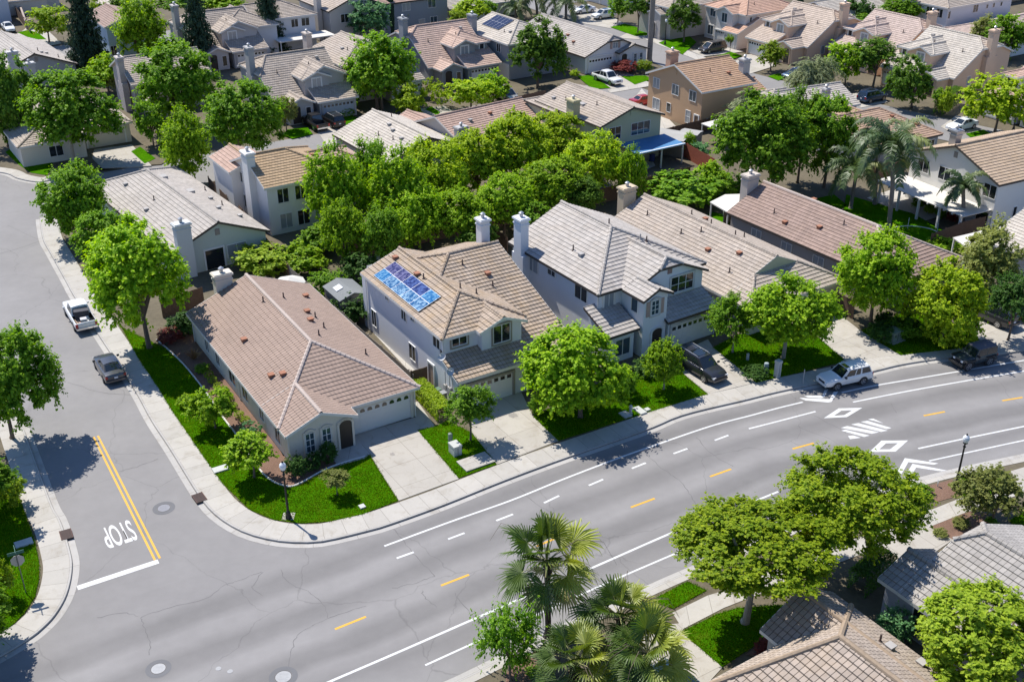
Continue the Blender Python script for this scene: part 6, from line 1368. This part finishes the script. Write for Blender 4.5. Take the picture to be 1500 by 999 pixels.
car('pickup','pickup_truck',WPT,'white crew cab pickup truck on the drive of the white single storey house','pickup truck',(889.5,121),-57,.07); car('van','minivan',TAUP,'dark minivan with pale bonnet on a drive of the salmon roofed house','minivan',(1043,76),-147,.07)
car('suv','crossover_car',BLUP,'blue suv parked in the shade of the upper right street','car',(1277,148),33,.06); car('sedan','sedan',WPT,'white sedan on the drive beside the yellow-green tree at right','car',(1408,189),-150,.06)
car('sedan','sedan',BLUP,'dark blue car partly hidden by weeping trees at upper right','car',(1165,113),-147,.06); car('suv','crossover_car',WPT,'white suv on a driveway at the top, right one of two white cars','car',(884,27),-147,.07); car('sedan','sedan',WPT,'white car at the top edge, left one of two white cars','car',(855,19),-147,.07)
car('van','minivan',simple('paint_silver',(.5,.5,.52),.3,.5,.5,.5),'pale silver van half hidden left of the dense egg-shaped tree','van',(741,146),-57,.06); car('sedan','sedan',WPT,'white car in front of the garage in the top left corner','car',(13,45),-57,.06)
car('suv','crossover_car',DKG,'dark suv in the shade behind the yellow-green tree at right','car',(1449,468),123,.15); car('sedan','sedan',simple('paint_red',(.35,.02,.02),.3,0,.5,.6),'red car mostly hidden behind the olive house roof','car',(944,153),33,.03)
car('sedan','sedan',simple('paint_teal',(.22,.30,.33),.3,.3,.5,.5),'pale blue-grey car under the fan palms at the bottom edge','car',(1000,1022),123,.16)
# ------------------------------------------------------------------ street furniture, fences, small things
IRON=simple('lamp_black',(.012,.012,.013),.45,.2); GLOBE=simple('lamp_globe',(.75,.76,.76),.25,0,.5)
def street_lamp(px,label,h=4.55,zg=.15):
    e=empty('street_lamp',G(*px,zg)); tag(e,label,'street lamp','post top street lamps'); mb=MB()
    mb.tube([(0,0,0),(0,0,.06),(0,0,.3),(0,0,.55),(0,0,.62)],[.24,.23,.17,.14,.10],12); mb.build('base',IRON,e)
    mb=MB(); mb.tube([(0,0,.6),(0,0,h-.75)],[.085,.055],12); 
    for z in (1.2,h-1.0): mb.tube([(0,0,z),(0,0,z+.05)],[.11,.11],10)
    mb.build('pole',IRON,e)
    mb=MB(); mb.tube([(0,0,h-.76),(0,0,h-.68),(0,0,h-.62)],[.06,.17,.15],12); mb.build('collar',IRON,e)
    mb=MB(); mb.tube([(0,0,h-.62),(0,0,h-.5),(0,0,h-.32),(0,0,h-.18),(0,0,h-.06),(0,0,h)],[.13,.2,.235,.2,.1,.02],14); g=mb.build('globe',GLOBE,e)
    mb=MB(); mb.tube([(0,0,h-.08),(0,0,h-.02),(0,0,h+.1)],[.09,.07,.01],10); mb.build('finial',IRON,g)
    return e
street_lamp((423,759),'black post top street lamp on the lawn corner of the brown roofed house'); street_lamp((1398.7,717),'black post top street lamp beside the chevrons on the near kerb')
street_lamp((974,66),'thin black street lamp on the lawn of the upper street',4.5,.06); street_lamp((1484,192),'street lamp with white globe among bushes at the right edge',4.5,.06); street_lamp((799,94),'street lamp by the drive of the white single storey house',3.0,.06) if False else None
mb=MB(); mb.box(-.4,.4,-.4,.4,.1,.16); o=mb.build('lamp_footing',CONC); o.location=(*G(423,759).to_2d(),.02); tag(o,'square concrete footing under the left street lamp','footing')
# stop sign seen from behind, with street name blade
e=empty('stop_sign',G(38,868,.15),R(-62)); tag(e,'stop sign seen from its grey back with a green street name blade on top','stop sign')
mb=MB(); mb.tube([(0,0,0),(0,0,3.05)],.032,8); mb.build('pole',simple('galvanised',(.20,.20,.19),.5,.6),e)
mb=MB(); oc=[(.41*math.cos(R(22.5+45*k)),.41*math.sin(R(22.5+45*k))) for k in range(8)]
mb.face([(-.05,y,2.45+z) for y,z in oc[::-1]],0); mb.face([(-.062,y,2.45+z) for y,z in oc],0)
for k in range(8): a,b_=oc[k],oc[(k+1)%8]; mb.face([(-.05,a[0],2.45+a[1]),(-.05,b_[0],2.45+b_[1]),(-.062,b_[0],2.45+b_[1]),(-.062,a[0],2.45+a[1])],0)
mb.face([(-.0635,y*.93,2.45+z*.93) for y,z in oc],1); pl=mb.build('sign_plate',[simple('sign_back',(.50,.47,.44),.5,.3),simple('sign_red',(.45,.02,.02),.4)],e)
mb=MB(); mb.obox((0,0,3.06),(.012,0,0),(0,.47,0),(0,0,.11),0); mb.obox((0,0,2.92),(.03,0,0),(0,.03,0),(0,0,.06),1); mb.obox((0,0,3.28),(.42,0,0),(0,.012,0),(0,0,.10),0); mb.build('street_name_blade',[simple('sign_green',(.012,.13,.09),.4),IRON],e)
# green and grey utility boxes
UG=noisy('utility_green',(.22,.27,.22),8,.08,.6); UB=noisy('utility_bluegrey',(.30,.36,.38),8,.08,.6); UW=noisy('utility_pale',(.46,.47,.44),8,.08,.6)
def ubox(px,sx,sy,h,label,m_,name='utility_box',yaw=-58,zg=.165,pad=False):
    mb=MB()
    if pad: mb.box(-sx-.25,sx+.25,-sy-.25,sy+.25,-.03,.06,1)
    mb.box(-sx,sx,-sy,sy,0,h*.86,0); mb.prism([(-sx-.03,-sy-.03),(sx+.03,-sy-.03),(sx+.03,sy+.03),(-sx-.03,sy+.03)],h*.86,h,0); mb.box(sx-.001,sx+.012,-sy*.05,sy*.05,.1,h*.8,2)
    o=mb.build(name,[m_,CONC,BLK]); o.location=G(*px,zg); o.rotation_euler=(0,0,R(yaw)); tag(o,label,name.replace('_',' ')); return o
def pillar(px,r,h,label,m_,zg=.165):
    mb=MB(); mb.tube([(0,0,0),(0,0,h*.9),(0,0,h*.97),(0,0,h)],[r,r,r*.9,r*.5],12); mb.tube([(0,0,h*.55),(0,0,h*.57)],[r*1.06,r*1.06],12); o=mb.build('utility_pedestal',m_); o.location=G(*px,zg); tag(o,label,'utility pedestal')
pillar((660,651),.17,1.0,'slim pale green utility pedestal by the hedge of the solar panel house',UG); ubox((667,664),.42,.32,.85,'pale grey-green utility cabinet beside the slim pedestal on the small lawn',UW)
ubox((1307,497),.55,.55,.95,'grey-green transformer box on the verge under the forked tree',UG,pad=True); pillar((1121.5,546),.2,.95,'pale blue utility pedestal by the drive right of the crossover car',UB); ubox((1138,552),.2,.2,1.55,'tall narrow grey utility pillar left of the white suv',UW,'utility_pillar'); pillar((1095,527),.13,.6,'small white pedestal in the shade beside the crossover drive',UW)
def slab(px,sx,sy,label,m_=CONC,z=.17,yaw=-58,name='vault_lid'):
    mb=MB(); mb.box(-sx,sx,-sy,sy,-.05,.10); mb.box(-sx*.92,sx*.92,-sy*.92,sy*.92,.10,.108); o=mb.build(name,m_); o.location=G(*px,z); o.rotation_euler=(0,0,R(yaw)); tag(o,label,'vault lid')
slab((697,677),.75,1.2,'large concrete vault lid in the small lawn beside the solar panel house drive'); slab((323,687.5),.35,.55,'white vault lid at the sidewalk edge of the corner house lawn',UW); slab((937,602),.55,.3,'white rectangular lid in the lawn left of the young round tree',UW); slab((948,600.5),.2,.2,'small white round-ish lid beside the rectangular one',UW); slab((35,796),.35,.55,'pale vault lid in the left corner lawn',UW); slab((530.5,742.5),.22,.2,'small white stone lid on the front lawn of the corner house',UW); slab((916,608),.45,.35,'pale lid in the shade of the big maple at the sidewalk',UW)
# hydrant
e=empty('fire_hydrant',G(923.5,606,.16)); tag(e,'pale fire hydrant at the sidewalk below the big maple','fire hydrant'); mb=MB(); mb.tube([(0,0,0),(0,0,.05),(0,0,.08),(0,0,.55),(0,0,.6),(0,0,.72),(0,0,.8)],[.17,.17,.11,.11,.16,.12,.04],12); mb.build('barrel',UW,e)
for sg in (1,-1): mb=MB(); mb.tube([(0,sg*.08,.45),(0,sg*.22,.45)],.06,8); mb.build('nozzle',UW,e)
# small sign posts
def post(px,h,label,zg=.15):
    mb=MB(); mb.tube([(0,0,0),(0,0,h)],.03,6); mb.obox((0,0,h-.12),(.01,0,0),(0,.10,0),(0,0,.14)); o=mb.build('marker_post',simple('post_grey',(.45,.45,.44),.6)); o.location=G(*px,zg); tag(o,label,'marker post')
post((1176,562),1.3,'thin grey marker post at the kerb left of the white suv'); post((1373,712),.5,'short pale marker post in the near planting strip')
# fences
WOOD=noisy('fence_wood',(.15,.095,.065),5,.3,.9,.4); WOODR=noisy('fence_red',(.26,.075,.045),5,.2,.85,.3); WOODG=noisy('fence_grey',(.24,.21,.18),5,.25,.9,.4)
def fence(px,label,m_=WOOD,h=1.8,zg=.1,gaps=False):
    l=gp(px,zg); mb=MB(); ps=MB(); o0=l[0]; e=empty('wood_fence',(o0.x,o0.y,zg)); tag(e,label,'fence','wooden yard fences')
    for a,b_ in zip(l,l[1:]):
        d=b_-a; L=d.length; d/=L; n=Vector((-d.y,d.x)); k=max(1,int(L/.16))
        for i in range(k):
            c=a+d*(L*(i+.5)/k)-o0; jz=random.uniform(-.02,.02); mb.obox((c.x,c.y,h/2+jz),(d.x*.076,d.y*.076,0),(n.x*.012,n.y*.012,0),(0,0,h/2))
        for z in (.35,h-.3): c=(a+b_)/2-o0+n*.04; mb.obox((c.x,c.y,z),(d.x*L/2,d.y*L/2,0),(n.x*.022,n.y*.022,0),(0,0,.045))
        for i in range(int(L/2.4)+1):
            c=a+d*min(L,i*2.4)-o0+n*.06; p=MB(); p.box(c.x-.05,c.x+.05,c.y-.05,c.y+.05,0,h+.05); p.build('post',m_,e)
    mb.build('boards',m_,e)
fence([(503,385),(575,367),(640,352)],'brown board fence behind the solar panel house'); fence([(425,412),(505,483),(560,532),(607,574)],'board fence between the corner house and the solar panel house',WOODG,1.6); fence([(604,572),(627,565)],'dark wooden gate panel between the corner house and the hedge',WOOD); fence([(240,466),(300,446)],'brown fence panel at the back corner of the corner house by its chimney')
fence([(425,412),(395,375),(352,322)],'garden fence behind the pale green house'); fence([(640,352),(720,335),(800,318),(905,292),(1010,265)],'long fence hidden along the central grove'); fence([(744,372),(690,330)],'fence between the solar panel house garden and white house garden')
fence([(966,212),(1005,233),(1045,256)],'red stained fence beside the blue patio cover',WOODR,2.0,.05); fence([(966,210),(1005,200),(1060,187)],'dark fence behind the two small shed roofs',WOOD,1.8,.05); fence([(1000,225),(1035,243)],'low red slatted bench-like rail in front of the red fence',WOODR,.7)
fence([(1270,268),(1300,258),(1325,252)],'brown fence left of the white pergola',WOOD); fence([(1362,366),(1408,348),(1440,340)],'brown fence right of the small lawn with the white hoop',WOOD); fence([(1213,449),(1249,468)],'dark wooden gate between the long tan house and the forked tree',WOOD); fence([(1060,330),(1120,300)],'fence between the long tan house and the taupe house gardens',WOODG); fence([(307,280),(335,310)],'fence right of the grey ribbed gable house',WOOD)
fence([(22,20),(45,50)],'brown fence by the white house in the top left corner',WOOD,1.8,.0); fence([(755,160),(800,150)],'short dark fence in the shade behind the pink-brown roof',WOOD)
fence([(1180,170),(1260,205)],'fence behind the greyish weeping tree',WOOD,1.8,.05); fence([(480,262),(560,248),(640,228),(760,205)],'fence at the rear of the grey gable house',WOOD,1.8,.05)
# garden wall top left
mb=MB(); l=gp([(30,16),(40,44),(48,42)],.0)
for a,b_ in zip(l,l[1:]):
    d=(b_-a); L=d.length; d/=L; n=Vector((-d.y,d.x)); c=(a+b_)/2; mb.obox((c.x,c.y,.8),(d.x*(L/2+.12),d.y*(L/2+.12),0),(n.x*.12,n.y*.12,0),(0,0,.8)); mb.obox((c.x,c.y,1.63),(d.x*(L/2+.17),d.y*(L/2+.17),0),(n.x*.17,n.y*.17,0),(0,0,.04))
tag(mb.build('garden_wall',stucco((.36,.30,.26))),'beige garden wall by the drive in the top left corner','wall')
# little shed, patio covers, umbrella
def gable_shed(px,yaw,sx,sy,h,label,m_,wm=WOODG,open_=False,rise=.5):
    e=empty('shed' if not open_ else 'gazebo',G(*px,h)-Vector((0,0,h-.1)),R(yaw)); tag(e,label,'shed' if not open_ else 'gazebo'); mb=MB()
    for sg in (1,-1):
        n=Vector((0,-sg*rise,sy)).normalized(); mb.obox((0,sg*sy/2,h+rise/2),(sx,0,0),Vector((0,sy/2,-sg*rise/2*1.0)) if sg>0 else Vector((0,sy/2,rise/2)),(0,0,.04))
    rf=mb.build('roof',m_,e)
    mb=MB()
    if open_:
        for x in (-sx+.15,sx-.15):
            for y in (-sy+.15,sy-.15): mb.box(x-.06,x+.06,y-.06,y+.06,0,h)
        mb.build('post',TRIM,e)
    else:
        mb.box(-sx+.12,sx-.12,-sy+.12,sy-.12,0,h-.02)
        for x in (-sx+.12,sx-.12): mb.face([(x,-sy+.12,h-.02),(x,sy-.12,h-.02),(x,0,h+rise-.08)] if x>0 else [(x,sy-.12,h-.02),(x,-sy+.12,h-.02),(x,0,h+rise-.08)])
        mb.build('wall',wm,e)
    return e,rf
e,rf=gable_shed((507,427),-58,1.9,1.5,2.2,'little grey-roofed shed with a skylight between the corner house and solar panel house',noisy('shed_felt',(.20,.21,.21),6,.15,.9)); mb=MB(); mb.obox((-.2,-.7,2.56),(.45,0,0),(0,.33,.11),(0,0,.03)); mb.build('skylight',simple('skylight_white',(.6,.62,.64),.3),rf)
gable_shed((984,199),-30,2.4,2.0,2.2,'pale flat-topped shed roof behind the red fence, larger one',noisy('shed_pale',(.36,.35,.33),6,.1,.9),rise=.2); gable_shed((1012,195),-30,1.3,1.1,2.2,'small pale shed roof right of the larger one behind the red fence',noisy('shed_pale',(.36,.35,.33),6,.1,.9),rise=.15)
def cover(px,h,label,m_,zg=.1,posts=True):
    p=[G(x,y,h) for x,y in px]; c=sum(p,Vector())/len(p); e=empty('patio_cover',(c.x,c.y,zg)); tag(e,label,'patio cover'); q=[(v.x-c.x,v.y-c.y) for v in p]; mb=MB(); mb.prism(q,h-zg-.12,h-zg); mb.build('roof',m_,e)
    for v in q: mb=MB(); mb.box(v[0]*.93-.07,v[0]*.93+.07,v[1]*.93-.07,v[1]*.93+.07,0,h-zg-.12); mb.build('post',TRIM,e)
PWH=noisy('pergola_white',(.62,.59,.54),3,.08,.7)
cover([(1040,296),(1062,285),(1092,284),(1105,300),(1066,311)],2.6,'white patio cover behind the taupe house chimney',PWH); cover([(1027,181),(1060,173),(1078,181),(1060,194)],2.6,'white flat patio cover behind the tan-orange house',PWH); cover([(1396,348),(1438,338),(1470,352),(1416,362)],2.6,'white slatted patio cover at the right edge house',PWH)
e=empty('garden_umbrella',G(424,410,2.3)-Vector((0,0,2.2))); tag(e,'pale garden umbrella behind the roof of the corner house','umbrella'); mb=MB(); N=8
for k in range(N):
    a0,a1=2*math.pi*k/N,2*math.pi*(k+1)/N; mb.face([(1.5*math.cos(a0),1.5*math.sin(a0),2.0),(1.5*math.cos(a1),1.5*math.sin(a1),2.0),(0,0,2.55)])
mb.build('canopy',simple('umbrella_cream',(.6,.58,.53),.8),e); mb=MB(); mb.cyl(0,0,0,2.5,.025,.025,8); mb.cyl(0,0,0,.08,.25,.25,12); mb.build('pole',TRIM,e)
# white hoop on the lawn at right
mb=MB(); c=G(1338,345,.2); pts=[(2.6*math.cos(a),2.0*math.sin(a),.35) for a in [math.pi*(.05+.9*k/16) for k in range(17)]]; mb.tube(pts,.05,6)
for p in (pts[0],pts[8],pts[-1]): mb.tube([(p[0],p[1],0),(p[0],p[1],1.3)],.035,6)
o=mb.build('trampoline_frame',TRIM); o.location=(c.x,c.y,.12); tag(o,'white curved hoop frame on the small lawn behind the taupe house','frame')
# air conditioners and bins beside the houses
def ac(px,label):
    mb=MB(); mb.box(-.4,.4,-.4,.4,0,.75,0); mb.cyl(0,0,.75,.78,.33,.33,16,1); mb.box(-.45,.45,-.45,.45,-.05,.04,0); o=mb.build('air_conditioner',[UW,BLK]); o.location=G(*px,.14); o.rotation_euler=(0,0,R(-58)); tag(o,label,'air conditioner')
ac((560,487),'air conditioner in the side yard of the solar panel house')
def bin_(px,m_,label):
    e=empty('wheelie_bin',G(*px,.13),R(-58)); tag(e,label,'bin'); mb=MB(); mb.prism([(-.26,-.24),(.26,-.24),(.26,.24),(-.26,.24)],.08,.9,0); mb.build('bin_body',m_,e); mb=MB(); mb.obox((0,0,.95),(.3,0,.02),(0,.28,0),(0,0,.035)); mb.build('lid',m_,e); mb=MB(); mb.tube([(-.22,-.28,.1),(-.22,.28,.1)],.1,10); mb.build('wheel',TYRE,e)
bin_((955,237),simple('bin_blue',(.03,.06,.22),.5),'blue wheelie bin under the blue patio cover'); bin_((649,590),simple('bin_grey',(.25,.26,.27),.5),'grey wheelie bin beside the garage corner of the solar panel house'); bin_((641,585),simple('bin_green',(.10,.16,.12),.5),'greenish wheelie bin behind the grey one at the solar panel house')
